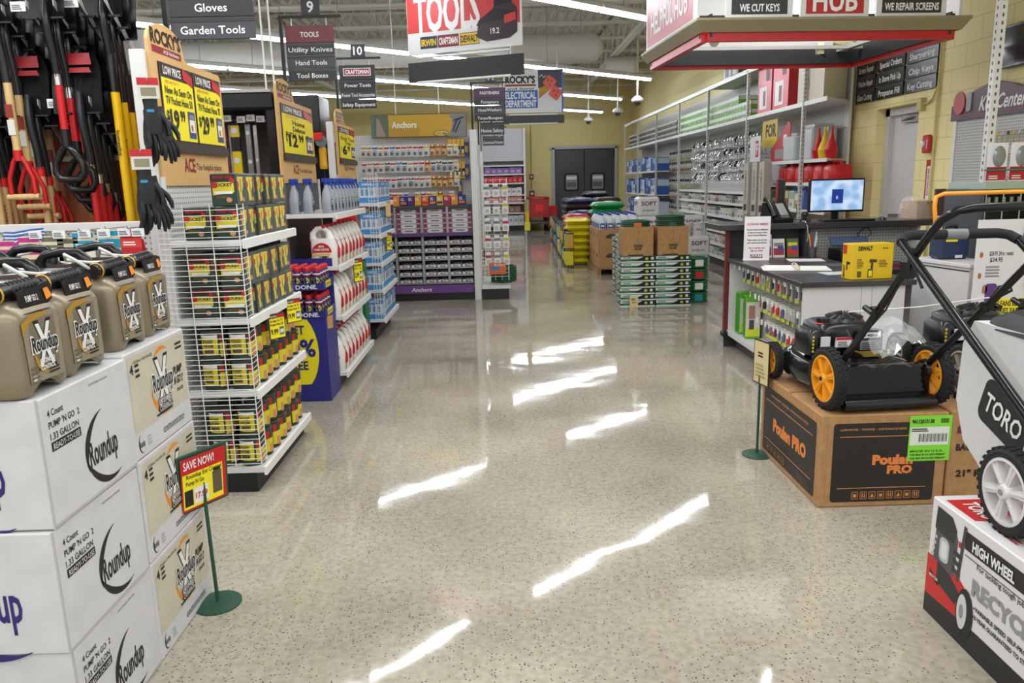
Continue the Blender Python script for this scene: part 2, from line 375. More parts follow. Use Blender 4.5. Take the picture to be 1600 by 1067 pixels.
# strip lights in slanting rows
TUBE = C('#f3f8ff', .5, emit=STRIP_E); HOUS = C('#d8d8d6', .4)
LE = 2.44
root = thing('strip_light', 'x', 'light')
mb = MB(); mb.prism([(-.07, 0), (.07, 0), (.05, .05), (.02, .075), (-.02, .075), (-.05, .05)], (-LE/2, 0, .012), Y_, Z_, (LE, 0, 0), HOUS); mb.build('housing', root)
mb = MB()
mb.prism([(.029*math.cos(a), -.014-.028*math.sin(a)) for a in [-.4+(PI+.8)*k/8 for k in range(9)]], (-LE/2+.02, 0, .012), Y_, Z_, (LE-.04, 0, 0), TUBE, True); mb.build('lamp_tube', root)
for a in (-.8, .8): MB().cyl((a, 0, .085), (a, 0, 1.5), .006, STEEL, 5).build('hanger_rod', root)
sl = Many(root)
rows = ((11.0, 5, 'closest to the canopy'), (15.9, 6, 'second behind the canopy'), (19.6, 6, 'third behind the canopy'), (23.2, 7, 'last before the back wall'))
for y, n, w in rows:
    for k in range(n):
        p = Vector((3.04, y, 3.4))-LIGHT_DIR*(LE*(k+.5)+.02*k)
        o = sl.put(p, RZ, '%s strip light from the right wall, in the row %s' % (ORD[k], w)); o['group'] = 'ceiling strip lights'
# pendant cameras
for i, (x, y, z) in enumerate(((2.79, 15.95, 2.98), (2.77, 18.4, 2.98), (2.32, 20.4, 2.95))):
    t = thing('dome_camera', 'white dome camera on a thin rod, %s of three in depth' % ORD[i], 'camera', (x, y, z), group='dome cameras')
    MB().cyl((0, 0, .1), (0, 0, 1.85), .018, WHITE, 8).build('rod', t)
    MB().lathe([(.0, .12), (.05, .12), (.12, .06), (.12, .02), (.08, .0), (0, 0)], WHITE, 16).build('housing', t)
    MB().lathe([(.07, 0), (.055, -.05), (0, -.075)], C('#3a3a40', .15), 14).build('dome', t)
# ================================================================== cartons and sprayer jugs at the front
CARTON = noise_mat('white_carton_card', '#c9c8c9', '#d1d0d1', 14, .6); BEIGE = noise_mat('beige_carton_card', '#c3bba6', '#cbc3ae', 14, .6)
EDGE = C('#b3b1ae', .6); ORANGE = C('#e98a1c', .5); LOGOP = C('#2f1f6b', .5)
def arc_pts(w, h, a0, a1, th, n=18):
    o = []; i = []
    for k in range(n+1):
        t = k/n; a = math.radians(a0+(a1-a0)*t); q = th*math.sin(PI*min(max(t, .02), .98))
        o.append((w*math.cos(a), h*math.sin(a))); i.append(((w-q)*math.cos(a), (h-q*.7)*math.sin(a)))
    return o+i[::-1]
def flat(mb, pts, o, u, v, mat, off=.001):
    o, u, v = Vector(o), Vector(u), Vector(v); n = u.cross(v)*off
    mb.add([o+u*a+v*b+n for a, b in pts], [tuple(range(len(pts)))], mat)
def brand(mb, o, u, v, h, ink, word='Roundup'):
    o, u, v = Vector(o), Vector(u), Vector(v)
    mb.text(word, o, u, v, h*.36, ink, h*.80, .02)
    flat(mb, arc_pts(h*.62, h*.56, 95, 205, h*.12), o+u*h*.12+v*h*.0, u, v, ink); flat(mb, arc_pts(h*.62, h*.62, 190, 300, h*.14), o+u*h*.12+v*h*.06, u, v, ink)
def white_carton(label):
    t = thing('white_carton', label, 'carton', group='stacked white cartons')
    mb = MB(); w = .225; H = .335
    mb.box(-w, w, -w, w, 0, H, CARTON, .004)
    F = Vector((w, 0, 0)); mb.box(w-.002, w+.0012, -w+.004, w-.004, H*.0+.004, .012, EDGE)
    for k, (s_, hh) in enumerate((('4 Count', .02), ("PUMP 'N GO  2", .02), ('1.33 GALLON', .02))): mb.text(s_, (w, -w+.035, H-.045-.03*k), Y_, Z_, .017, INK, (.07, .14, .13)[k], .012, 'l')
    mb.quad((w+.001, -w+.035, H-.143), (0, .135, 0), (0, 0, .024), INK); mb.text('READY-TO-USE', (w, -w+.102, H-.131), Y_, Z_, .015, CARTON, .122, .012, off=.002)
    mb.text('INSTITUTIONAL LAWN CARE', (w, .06, H-.025), Y_, Z_, .006, INK, .1); brand(mb, (w, .045, .125), Y_, Z_, .19, INK)
    brand(mb, (.0, -w, .15), X_, Z_, .3, LOGOP); mb.text('4 COUNT PUMP N GO', (-.1, -w, H-.03), X_, Z_, .008, INK, .1)
    mb.box(w-.004, w+.001, -w-.001, -w+.003, .0, H, EDGE); mb.build('box_body', t)
    MB().box(-.03, .03, -w+.002, w-.002, H, H+.0006, C('#cfcac0', .3)).build('packing_tape', t)
    return t
def beige_carton(label):
    t = thing('beige_carton', label, 'carton', group='stacked beige cartons')
    mb = MB(); w = .222; H = .338
    mb.box(-w, w, -w, w, 0, H, CARTON, .004); mb.quad((w+.0006, -w+.018, .085), (0, 2*w-.03, 0), (0, 0, H-.1), BEIGE); mb.quad((-w+.01, -w-.0006, .085), (2*w-.02, 0, 0), (0, 0, H-.1), BEIGE)
    mb.text('4', (w, -w+.04, H-.055), Y_, Z_, .03, INK, None, .02, off=.002)
    mb.lines((w+.001, -w+.062, H-.085), Y_, Z_, .03, .05, 3, INK, jag=.2); mb.text('1.33 Gallon (1 GAL 42 FL OZ)', (w, -w+.12, H-.035), Y_, Z_, .009, INK, .13, .01, off=.002)
    mb.text('X', (w, .02, .2), Y_, Z_, .16, INK, .115, .05, off=.0016); mb.text('X', (w, .02, .2), Y_, Z_, .15, WHITE, .095, .03, off=.002)
    mb.text('Roundup', (w, .02, .205), Y_, Z_, .062, WHITE, .16, .06, off=.0024); mb.text('Roundup', (w, .02, .205), Y_, Z_, .058, INK, .15, .02, off=.003)
    for q, (s_, ww) in enumerate((('EXTENDED', .1), ('CONTROL', .095))): mb.text(s_, (w, .02, .137-.024*q), Y_, Z_, .02, INK, ww+.006, .05, off=.0026); mb.text(s_, (w, .02, .137-.024*q), Y_, Z_, .016, CARTON, ww, .02, off=.003)
    flat(mb, arc_pts(.09, .125, 60, 130, .02), (w, .03, .19), Y_, Z_, ORANGE, .0015); flat(mb, arc_pts(.09, .1, 180, 290, .022), (w, .02, .19), Y_, Z_, ORANGE, .0015)
    for q, s_ in enumerate(("PUMP", "N GO 2")): mb.text(s_, (w, .14, .21-.035*q), Y_, Z_, .026, INK, .07, .03, off=.002, shear=.3)
    mb.text('SPRAYER', (w, .145, .14), Y_, Z_, .012, INK, .05, .02, off=.002); mb.lines((w+.001, .14, H-.06), Y_, Z_, .055, .03, 2, INK, jag=.1)
    mb.quad((w+.002, -.05, .094), (0, .12, 0), (0, 0, .007), INK)
    mb.text('Roundup', (w, -.17, .045), Y_, Z_, .02, INK, .035, .02); flat(mb, arc_pts(.022, .03, 90, 300, .006), (w, -.17, .045), Y_, Z_, INK); mb.lines((w+.001, -.13, .028), Y_, Z_, .03, .035, 3, EDGE)
    mb.text('CONTINUOUS SPRAY', (w, .07, .038), Y_, Z_, .017, INK, .17, .03); mb.text('CONTINUOUS SPRAY', (w, .07, .038), Y_, Z_, .013, CARTON, .16, .0, off=.002)
    mb.build('box_body', t); MB().box(-.03, .03, -w+.002, w-.002, H, H+.0006, C('#cfcac0', .3)).build('packing_tape', t)
    return t
lv = ('bottom', 'middle', 'top')
wc = Many(white_carton('x')); bc = Many(beige_carton('x'))
for k in range(3):
    wc.put((-1.365+.004*k, 2.02+(.003, -.004, .002)[k], (.0, .338, .677)[k]), (.004, -.006, .003)[k], 'white spray carton with a black logo facing the aisle, %s of its stack' % lv[k])
for k in range(3):
    bc.put((-1.362, 2.474+(.002, .004, -.002)[k], .341*k), (-.003, .004, .002)[k], 'beige spray carton with a big white X, %s of its stack' % lv[k])
for k in range(3):
    wc.put((-1.832, 2.02, .338*k), .004, 'white spray carton in the second stack behind the front white stack, %s one' % lv[k]); bc.put((-1.83, 2.474, .341*k), .0, 'beige spray carton behind the aisle-side beige stack, %s one' % lv[k])
JUG = C('#8b7f69', .34, .35); JLAB = C('#9a8f78', .4, .2); GOLD = C('#c79a3a', .4, .4); HOSEW = C('#dcdcd4', .4)
def jug():
    t = thing('sprayer_jug', 'x', 'sprayer jug', group='sprayer jugs on the cartons')
    mb = MB(); d, w = .145, .108
    R = [(0, .134, .099), (.01, .142, .106), (.05, d, w), (.15, d, w), (.185, d, w), (.205, d-.008, w-.004), (.222, d-.028, w-.014), (.232, d-.05, w-.03)]
    mb.loft([(z, a, b, 0, 0) for z, a, b in R], JUG, 64, 6.5)
    for v in mb.v:      # the moulded foot arch under the label side
        if v.x > .08 and v.z < .06: v.z += max(0, 1-(v.y/.062)**4)*.034*(1-v.z/.06)
    mb.build('bottle', t)
    mb = MB(); x = d*.998
    mb.add([(x, -.075, .03), (x, .07, .03), (x, .075, .19), (x, .045, .198), (x, -.04, .198), (x, -.08, .18)], [(0, 1, 2, 3, 4, 5)], JLAB)
    mb.poly([(x+.0008, -.082, .18), (x+.0008, -.082, .15), (x+.0008, -.05, .178), (x+.0008, .02, .19), (x+.0008, .02, .198), (x+.0008, -.04, .198)], GOLD)
    mb.text('X', (x, .0, .12), Y_, Z_, .11, INK, .08, .05, off=.001); mb.text('X', (x, 0, .12), Y_, Z_, .1, WHITE, .066, .03, off=.0014)
    mb.text('Roundup', (x, 0, .123), Y_, Z_, .04, WHITE, .115, .07, off=.0018); mb.text('Roundup', (x, 0, .123), Y_, Z_, .036, INK, .108, .03, off=.0024)
    flat(mb, arc_pts(.05, .06, 180, 270, .016), (x, -.0, .105), Y_, Z_, GOLD, .0012)
    for q, s_ in enumerate(('EXTENDED', 'CONTROL')): mb.text(s_, (x, .0, .078-.017*q), Y_, Z_, .011, WHITE, .062, .03, off=.002)
    mb.lines((x+.001, .0, .042), Y_, Z_, .06, .018, 2, INK); mb.lines((x+.001, -.07, .03), Y_, Z_, .035, .045, 4, C('#6a604c', .5)); mb.quad((x+.001, -.066, .034), (0, .014, 0), (0, 0, .014), WHITE)
    mb.build('front_label', t)
    mb = MB(); mb.loft([(.2, d-.002, w-.004, 0, 0), (.215, d-.02, w-.008, -.02, 0), (.245, d-.045, w-.022, -.02, 0), (.262, d-.06, w-.04, -.02, 0)], PLBLK, 32, 4); mb.build('pump_cap', t)
    mb = MB(); pts = [(-.105, -.01, .24), (-.11, -.01, .275), (-.09, -.01, .298), (-.04, -.01, .305), (.01, -.01, .3), (.03, -.01, .28), (.033, -.01, .24)]
    mb.tube(pts, [.018, .016, .0145, .014, .0145, .016, .018], PLBLK, 12); mb.build('carry_handle', t)
    for k in range(4):
        MB().tube([((d-.045)*math.copysign(abs(math.cos(a))**.6, math.cos(a))-.045, (w-.012+.012)*math.copysign(abs(math.sin(a))**.6, math.sin(a)), .216+.0095*k) for a in [2*PI*q/28 for q in range(28)]], .0048, HOSEW, 6, True).build('hose_coil', t)
    MB().tube([(.06, -.05, .25), (.08, -.1, .262), (.055, -.125, .29), (.02, -.11, .305), (.0, -.07, .285), (.05, -.03, .272), (.09, .03, .268)], .005, HOSEW, 7).build('hose_end', t)
    g = MB(); g.cyl((.088, -.1, .25), (.088, .085, .256), .021, PLBLK, 14)
    for k in range(7): g.lathe([(.021, -.004), (.0245, 0), (.021, .004)], PLBLK, 14, (.088, -.03+.016*k, .252+.0005*k), (0, 1, .03))
    g.build('spray_wand', t); MB().lathe([(.022, -.003), (.025, 0), (.022, .003)], GOLD, 14, (.088, -.075, .251), (0, 1, .03)).build('wand_ring', t)
    mb = MB(); pl = [(-.05, .0), (.05, 0), (.085, .015), (.1, .05), (.07, .058), (.03, .05), (-.02, .05), (-.05, .045)]
    mb.prism(pl, (.126, .005, .206), Y_, Vector((-.2, 0, 1)).normalized(), (.004, 0, 0), PLBLK); mb.text('PUMP GO 2', (.1265, .0, .232), Y_, Vector((-.2, 0, 1)), .015, WHITE, .05, .02, off=.0032)
    mb.add([(.13, .06, .22), (.131, .085, .227), (.124, .08, .25), (.124, .06, .248)], [(0, 1, 2, 3)], ORANGE); mb.build('neck_tag', t)
    return t
jg = Many(jug())
for k, y in enumerate((1.888, 2.108, 2.40, 2.625)):
    jg.put((-1.288-.012*k, y, 1.017), (.0, -.015, .02, .03)[k], 'bronze sprayer jug with white X label, %s from the front in the aisle-side row' % ORD[k])
for k, y in enumerate((1.93, 2.15, 2.37, 2.6)):
    jg.put((-1.62, y, 1.017), PI+(.05, -.1, .04, .02)[k], 'bronze sprayer jug in the row behind the aisle-side jugs, %s from the front' % ORD[k])
# SAVE NOW sign on its stand
t = thing('sign_stand', 'green floor stand with a tilted yellow sale sign beside the beige cartons', 'sign stand', (-1.085, 2.6, 0))
MB().lathe([(0, .014), (.05, .013), (.085, .005), (.085, 0), (0, 0)], DGREEN, 28).build('base', t)
MB().cyl((0, .0, .01), (-.006, .0, .5), .007, DGREEN, 8).build('pole', t)
u = Vector((.5, .87, 0)).normalized(); v = Vector((.06, -.05, 1)).normalized(); v = (v-u*v.dot(u)).normalized(); n = u.cross(v); o = Vector((-.0, 0, .49))
def panel(mb, o, u, v, n, w, h, th, mat): mb.prism([(-w/2, -h/2), (w/2, -h/2), (w/2, h/2), (-w/2, h/2)], o-n*th, u, v, n*th, mat)
mb = MB(); panel(mb, o-n*.004, u, v, n, .215, .215, .012, DGREEN); mb.build('sign_frame', t)
mb = MB(); panel(mb, o+n*.002, u, v, n, .19, .195, .002, RED); mb.quad(o+n*.0025-u*.09-v*.09, u*.17, v*.13, YEL)
mb.text('SAVE NOW!', o+n*.002-u*.02+v*.072, u, v, .03, WHITE, .13, .02); mb.text('Roundup Ext Control', o+n*.002-u*.0+v*.03, u, v, .016, INK, .15, .01, off=.002); mb.text("Pump N Go", o+n*.002-u*.04+v*.005, u, v, .016, INK, .075, .01, off=.002)
mb.quad(o+n*.003+u*.035-v*.07, u*.04, v*.085, C('#5b5240', .4)); mb.quad(o+n*.003+u*.04+v*.015, u*.03, v*.012, BLACK); mb.quad(o+n*.003-u*.085-v*.08, u*.035, v*.06, INK); mb.quad(o+n*.003-u*.045-v*.08, u*.06, v*.06, WHITE); mb.text('17.99', o+n*.003-u*.015-v*.05, u, v, .02, RED, .05, .03, off=.001)
mb.build('sign_card', t)
# ================================================================== shovel wall (first gondola run)
WOOD = noise_mat('cedar_slat_panel', '#8e4f2f', '#a9653f', 6, .5, 0, (9, 9, .6), 6); HWOOD = noise_mat('ash_handle', '#c8a366', '#dcbc84', 9, .45, 0, (6, 6, .8))
GALV = C('#b9b7b2', .4, .4)
t = thing('shovel_gondola', 'grey steel gondola with a brown wooden back panel holding the shovels', 'gondola', (-2.6, 4.1, 0))
def L(o): return Vector(o)-Vector((-2.6, 4.1, 0))
def lbox(mb, x0, x1, y0, y1, z0, z1, m, b=0): mb.box(x0+2.6, x1+2.6, y0-4.1, y1-4.1, z0, z1, m, b); return mb
lbox(MB(), -4, -1.62, 4.17, 4.2, 1.0, 2.09, WOOD).build('back_panel', t); lbox(MB(), -4, -1.62, 4.17, 4.2, 2.09, 2.3, SHELFW).build('top_panel', t)
for z in (1.672, 2.09): lbox(MB(), -4, -1.64, 4.13, 4.17, z-.014, z+.014, GALV, .003).build('cross_rail', t)
lbox(MB(), -4, -1.645, 3.64, 3.68, 1.325, 1.362, SHELFW, .003).build('shelf_rail', t)
lbox(MB(), -4, -1.645, 3.66, 3.68, .15, 1.325, PEGX).build('lower_panel', t); lbox(MB(), -4, -1.62, 3.68, 4.17, .0, .15, BLACK).build('kick_base', t)
lbox(MB(), -1.64, -1.575, 3.64, 3.69, 0, 2.12, SHELFW, .004).build('end_upright', t)
def bracket(x, y0, z0, y1, z1):
    mb = MB(); n = 5; P = [(y1, z1-.05), (y1, z1+.06)]
    for k in range(n-1, -1, -1):
        a = y0+(y1-y0)*(k+.3)/n; b = y0+(y1-y0)*(k+.75)/n; za = z0+(z1-z0)*(k+.3)/n; zb = z0+(z1-z0)*(k+.75)/n
        P += [(b, zb+.012), (b-.012, zb+.03), (a, za+.0)] if k else [(b, zb+.0), (a, za+.03)]
    P += [(y0, z0+.02), (y0, z0-.008)]
    mb.prism(P, L((x, 0, 0))+Vector((0, 0, 0)), Y_, Z_, (.003, 0, 0), GALV)
    mb.build('bracket', t)
pairs = {'l0': ((-2.56, -2.446), 3.89, 1.925, 4.15, 1.70), 'l1': ((-2.335, -2.22), 3.9, 1.925, 4.15, 1.702), 'l2': ((-2.087, -1.958), 3.87, 1.93, 4.15, 1.702),
         'u0': ((-2.39, -2.266), 3.8, 2.335, 4.15, 2.09), 'u1': ((-2.135, -2.012), 3.77, 2.345, 4.15, 2.09), 'u2': ((-1.925, -1.807), 3.83, 2.37, 4.15, 2.16)}
for k, (xs, y0, z0, y1, z1) in pairs.items():
    for x in xs: bracket(x, y0, z0, y1, z1)
def tag_card(mb, o, w, h):
    mb.quad(o, (w, 0, 0), (0, 0, h), WHITE); mb.lines(Vector(o)+Vector((w*.1, -.001, h*.2)), X_, Z_, w*.8, h*.6, 3, C('#6b6f78', .5))
for i, k in enumerate(('l0', 'l1', 'l2', 'u1', 'u2')):
    xs, y0, z0, y1, z1 = pairs[k]; mb = MB(); mb.box(xs[0]-.07, xs[0]-.003, y0-.0, y0+.002, z0-.03, z0+.012, WHITE); tag_card(mb, (xs[0]-.07, y0-.001, z0-.03), .065, .04)
    tag(mb.build('price_tag'), 'small white price tag clipped to a shovel bracket, %s of the five' % ORD[i], 'price tag', 'shovel price tags')
def blade(w, l, point, mat, red=None, fl=.02):
    mb = MB(); n, m = 10, 9; vs = []
    for i in range(n+1):
        t_ = i/n; z = l*t_
        hw = w/2*(1-.04*t_) if t_ < .55 else w/2*(1-.022)*math.sqrt(max(0, 1-((t_-.55)/.45)**2*(.995 if point else .35)))
        for j in range(m):
            s_ = -1+2*j/(m-1); y = .045*(s_*s_)*-1*(1-.3*t_)+.10*t_*t_*.5
            vs.append((hw*s_, y, z))
    fs = [(i*m+j, i*m+j+1, (i+1)*m+j+1, (i+1)*m+j) for i in range(n) for j in range(m-1)]
    mb.add(vs, fs, mat, True); mb.add([Vector(v)+Vector((0, .003, 0)) for v in vs], [f[::-1] for f in fs], mat, True)
    if red:
        for (t0, t1, mm) in ((.72, .9, red), (.6, .68, red)):
            a = [(x*w*.32, -.012+.05*q*q-.03*abs(x), l*q) for q, x in ((t0, -1), (t0, 1), (t1, .8), (t1, -.8))]; mb.poly([(p[0], p[1]-.004, p[2]) for p in a], mm)
    for s_ in (-1, 1): mb.box(s_*w*.3-w*.14, s_*w*.3+w*.14, -.042, -.024, -.004, .004, mat)
    return mb
BL1 = C('#1b1b1d', .3, .2); LABR = C('#8f1d22', .45); NECK = C('#3a3b3d', .28, .6); NECKB = C('#0f0f11', .22)
def shovel(kind):
    t = thing('shovel', 'x', 'shovel', group='shovels hung on the brackets')
    w, l = (.24, .31) if kind in ('red', 'wood') else (.2, .29)
    blade(w, l, kind not in ('yellow', 'dgrip'), BL1, LABR if kind in ('red', 'wood') else None).build('blade', t)
    nk = NECKB if kind in ('black', 'yellow') else NECK
    MB().tube([(0, -.02, .1), (0, -.03, .02), (0, -.028, -.05), (0, -.005, -.16), (0, 0, -.26)], [.012, .019, .02, .0185, .0185], nk, 12).build('socket', t)
    if kind in ('red', 'wood'):
        hm, fm = (RED, CHROME) if kind == 'red' else (HWOOD, C('#d8241e', .4))
        MB().lathe([(.0192, 0), (.0192, -.045)], fm, 12, (0, 0, -.24)).build('ferrule', t)
        mb = MB().cyl((0, 0, -.25), (0, .004, -.95), .0175, hm, 12)
        if kind == 'wood': mb.text('RAZOR', (0, -.018, -.42), (0, 0, -1), X_, .016, RED, .09, .02)
        mb.build('handle', t)
    elif kind == 'yellow':
        MB().cyl((0, 0, -.16), (0, 0, -.34), .0225, PLBLK, 12).build('sleeve', t)
        mb = MB().cyl((0, 0, -.3), (0, .004, -1.0), .021, C('#e8b90e', .3), 12); mb.text('homeplus', (0, -.0215, -.58), (0, 0, -1), X_, .02, INK, .12, .01); mb.build('handle', t)
    elif kind == 'black':
        MB().lathe([(.0192, 0), (.0192, -.05)], CHROME, 12, (0, 0, -.24)).build('ferrule', t); MB().cyl((0, 0, -.25), (0, 0, -.54), .0175, RED, 12).build('handle', t)
        mb = MB(); z = -.51; mb.cyl((0, 0, z+.02), (0, 0, z-.06), .022, PLBLK, 12)
        mb.tube([(0, 0, z-.05), (.03, 0, z-.085), (.062, 0, z-.13), (.068, 0, z-.18), (.05, 0, z-.21), (0, 0, z-.212), (-.05, 0, z-.21), (-.068, 0, z-.18), (-.062, 0, z-.13), (-.03, 0, z-.085)], .0175, PLBLK, 10, True); mb.build('d_grip', t)
    else:
        mb = MB().cyl((0, 0, -.2), (0, 0, -.62), .018, HWOOD, 12); mb.box(-.017, .017, -.0195, -.017, -.42, -.36, C('#8e2a22')).box(-.017, .017, -.0195, -.017, -.5, -.43, C('#d8d6d0')); mb.build('handle', t); z = -.6
        mb = MB().cyl((0, 0, z+.03), (0, 0, z-.02), .021, RED, 12)
        for s_ in (-1, 1): mb.tube([(0, 0, z+.02), (s_*.03, 0, z-.03), (s_*.058, 0, z-.1), (s_*.06, 0, z-.19)], .011, RED, 8)
        mb.build('d_frame', t); MB().cyl((-.078, 0, z-.19), (.078, 0, z-.19), .0155, HWOOD, 12).build('cross_grip', t)
    return t
plan = (('l0', 'wood', 5, 'long red-banded wooden handle, front bracket'), ('l1', 'wood', 2, 'red-lettered wooden handle, middle bracket'), ('l2', 'red', 5, 'red handle and chrome ferrule, bracket near the end upright'),
        ('u0', 'dgrip', 5, 'red D grip with wooden crossbar, upper bracket'), ('u1', 'black', 5, 'black D grip, upper middle bracket'), ('u2', 'yellow', 3, 'yellow handle and black sleeve, upper bracket by the end upright'))
for k, kind, n, w in plan:
    xs, y0, z0, y1, z1 = pairs[k]; m_ = Many(shovel(kind))
    for i in range(n):
        f = (i+(1.4 if k == 'u2' else .5))/5; y = y0+(y1-y0)*f; m_.put((xs[1]-.042+.004*random.uniform(-1, 1), y, z0+(z1-z0)*f+(.0 if k == 'u2' else -.035)), random.uniform(-.05, .05), 'shovel with %s, %s hook' % (w, ORD[i]))
# glove packs on pegs under the rail
def peg(mb, x, y0, y1, z): mb.tube([(x, y0, z), (x, y1, z), (x, y1-.008, z+.012)], .0028, GALV, 5); return mb
def glove_pack(c, c2, cloth, tint=None):
    t = thing('glove_pack', 'x', 'gloves', group='glove packs on the pegs')
    mb = MB(); mb.prism([(-.045, -.16), (-.02, -.17), (.02, -.17), (.05, -.155), (.052, -.06), (.045, .0), (-.045, 0)], (0, .012, 0), X_, Z_, (0, -.018, 0), cloth)
    for k in range(4): mb.cyl((-.034+.023*k, .003, -.15), (-.034+.023*k, .003, -.22-.012*(k in (1, 2))), .0105, cloth, 8)
    mb.build('glove', t)
    mb = MB(); mb.box(-.046, .046, -.012, -.008, -.09, .045, c); mb.quad((-.046, -.0125, -.035), (.092, 0, 0), (0, 0, .04), c2); mb.lines((-.035, -.0128, -.025), X_, Z_, .07, .022, 2, WHITE); mb.quad((-.046, -.0125, .02), (.092, 0, 0), (0, 0, .02), c2); mb.build('header_card', t)
    peg(MB(), 0, .14, -.03, .05).build('peg_hook', t)
    return t
kin = ((('#d9c9a8', '#c22b87'), '#8f1f63', 'pink and tan'), (('#d8d0b4', '#6f6a55'), '#6b6743', 'olive camouflage'), (('#d9d2bd', '#1490b0'), '#7f8486', 'teal'), (('#b5161e', '#d63a35'), '#b5161e', 'red'))
for i, (x, k, z) in enumerate(((-2.33, 0, 1.24), (-2.18, 0, 1.235), (-2.09, 0, 1.25), (-1.985, 1, 1.25), (-1.85, 2, 1.265), (-1.735, 2, 1.27), (-1.64, 3, 1.27), (-2.46, 0, 1.24), (-1.92, 1, 1.24))):
    (c1, c2), cl, nm = kin[k]; g = glove_pack(C(c1), C(c2), C(cl, .8)); g.location = (x, 3.46, z+.02); g['label'] = '%s glove pack hung on a peg, %s along the row below the shovels' % (nm, ORD[i])
mb = MB()
for k in range(7): mb.tube([(-.09, -.03+.004*k, -.03+.008*k), (-.02, -.05, -.03+.008*k), (.05, -.04, -.025+.009*k), (.09, -.01, -.01+.007*k)], .004, C(('#2d62b8', '#dfe4ea')[k % 2], .5), 6)
tag(mb.build('tool_strap', loc=(-2.13, 3.5, 1.315)), 'bundle of blue and white straps hung at the end of the glove pegs', 'straps')
for i, x in enumerate((-2.06, -1.945, -1.845, -1.75, -1.67, -1.6)):
    mb = MB().box(0, .055, 0, .003, 0, .035, WHITE); tag_card(mb, (0, -.0005, 0), .055, .035); tag(mb.build('peg_tag', loc=(x-.02, 3.42 if i % 2 else 3.44, 1.305)), 'white price tag at a peg tip above the glove packs, %s along the row' % ORD[i], 'price tag', 'peg price tags')
# black work gloves on the end upright
NIT = C('#1a1c20', .6); NITG = C('#33363b', .35)
def glove(mb, M):
    g = MB(M); g.loft([(-.0, .038, .022, 0, 0), (-.03, .036, .02, 0, 0), (-.06, .045, .022, 0, 0), (-.11, .05, .022, 0, 0), (-.14, .046, .019, 0, 0)], NIT, 18, 2.4)
    for k, (x, l, c) in enumerate(((-.036, .075, -.01), (-.012, .09, 0), (.013, .085, .004), (.036, .068, .012))):
        g.tube([(x, 0, -.125), (x+c*.5, -.01, -.14-l*.4), (x+c, -.004, -.14-l*.75), (x+c*1.2, .006, -.14-l)], [.0125, .0118, .011, .007], NIT, 9)
    g.tube([(.04, 0, -.06), (.062, -.012, -.09), (.068, -.018, -.12), (.062, -.02, -.145)], [.014, .0135, .0125, .008], NIT, 9)
    mb.v += []; o = len(mb.v)
    for m in g.mats:
        if m not in mb.mats: mb.mats.append(m)
    mb.v += g.v; mb.f += [[q+o for q in f] for f in g.f]; mb.m += [mb.mats.index(g.mats[i]) for i in g.m]; mb.sm += g.sm
for j, (px, py, pz, w) in enumerate(((-1.495, 3.47, 1.885, 'upper'), (-1.545, 3.44, 1.59, 'lower'))):
    t = thing('work_glove', 'black knit work gloves hung on the white end upright, %s bundle' % w, 'gloves', (px, py, pz), .35, group='black gloves on the upright')
    for i, (x, y, a, z) in enumerate(((0, 0, -.05, 0), (.02, .03, -.2, -.03), (-.01, .04, .06, -.045))):
        mb = MB(); glove(mb, Matrix.Translation((x, y, z)) @ Matrix.Rotation(a, 4, 'Y') @ Matrix.Rotation(.5+.3*i, 4, 'Z') @ Matrix.Diagonal((.82, .9, 1.05, 1))); mb.build('glove', t)
    mb = MB().box(-.042, .042, -.028, -.025, .0, .085, C('#d8d4cc')); mb.quad((-.042, -.0285, .055), (.084, 0, 0), (0, 0, .03), RED); mb.quad((-.03, -.0285, .01), (.06, 0, 0), (0, 0, .035), C('#8d8a6a')); mb.build('header_card', t)
    mb = MB().prism(rr(.03, .012, .005), (0, -.024, -.05), X_, Z_, (0, -.002, 0), C('#2b8fb5')); mb.build('cuff_badge', t)
    peg(MB(), 0, .16, -.04, .07).build('peg_hook', t)
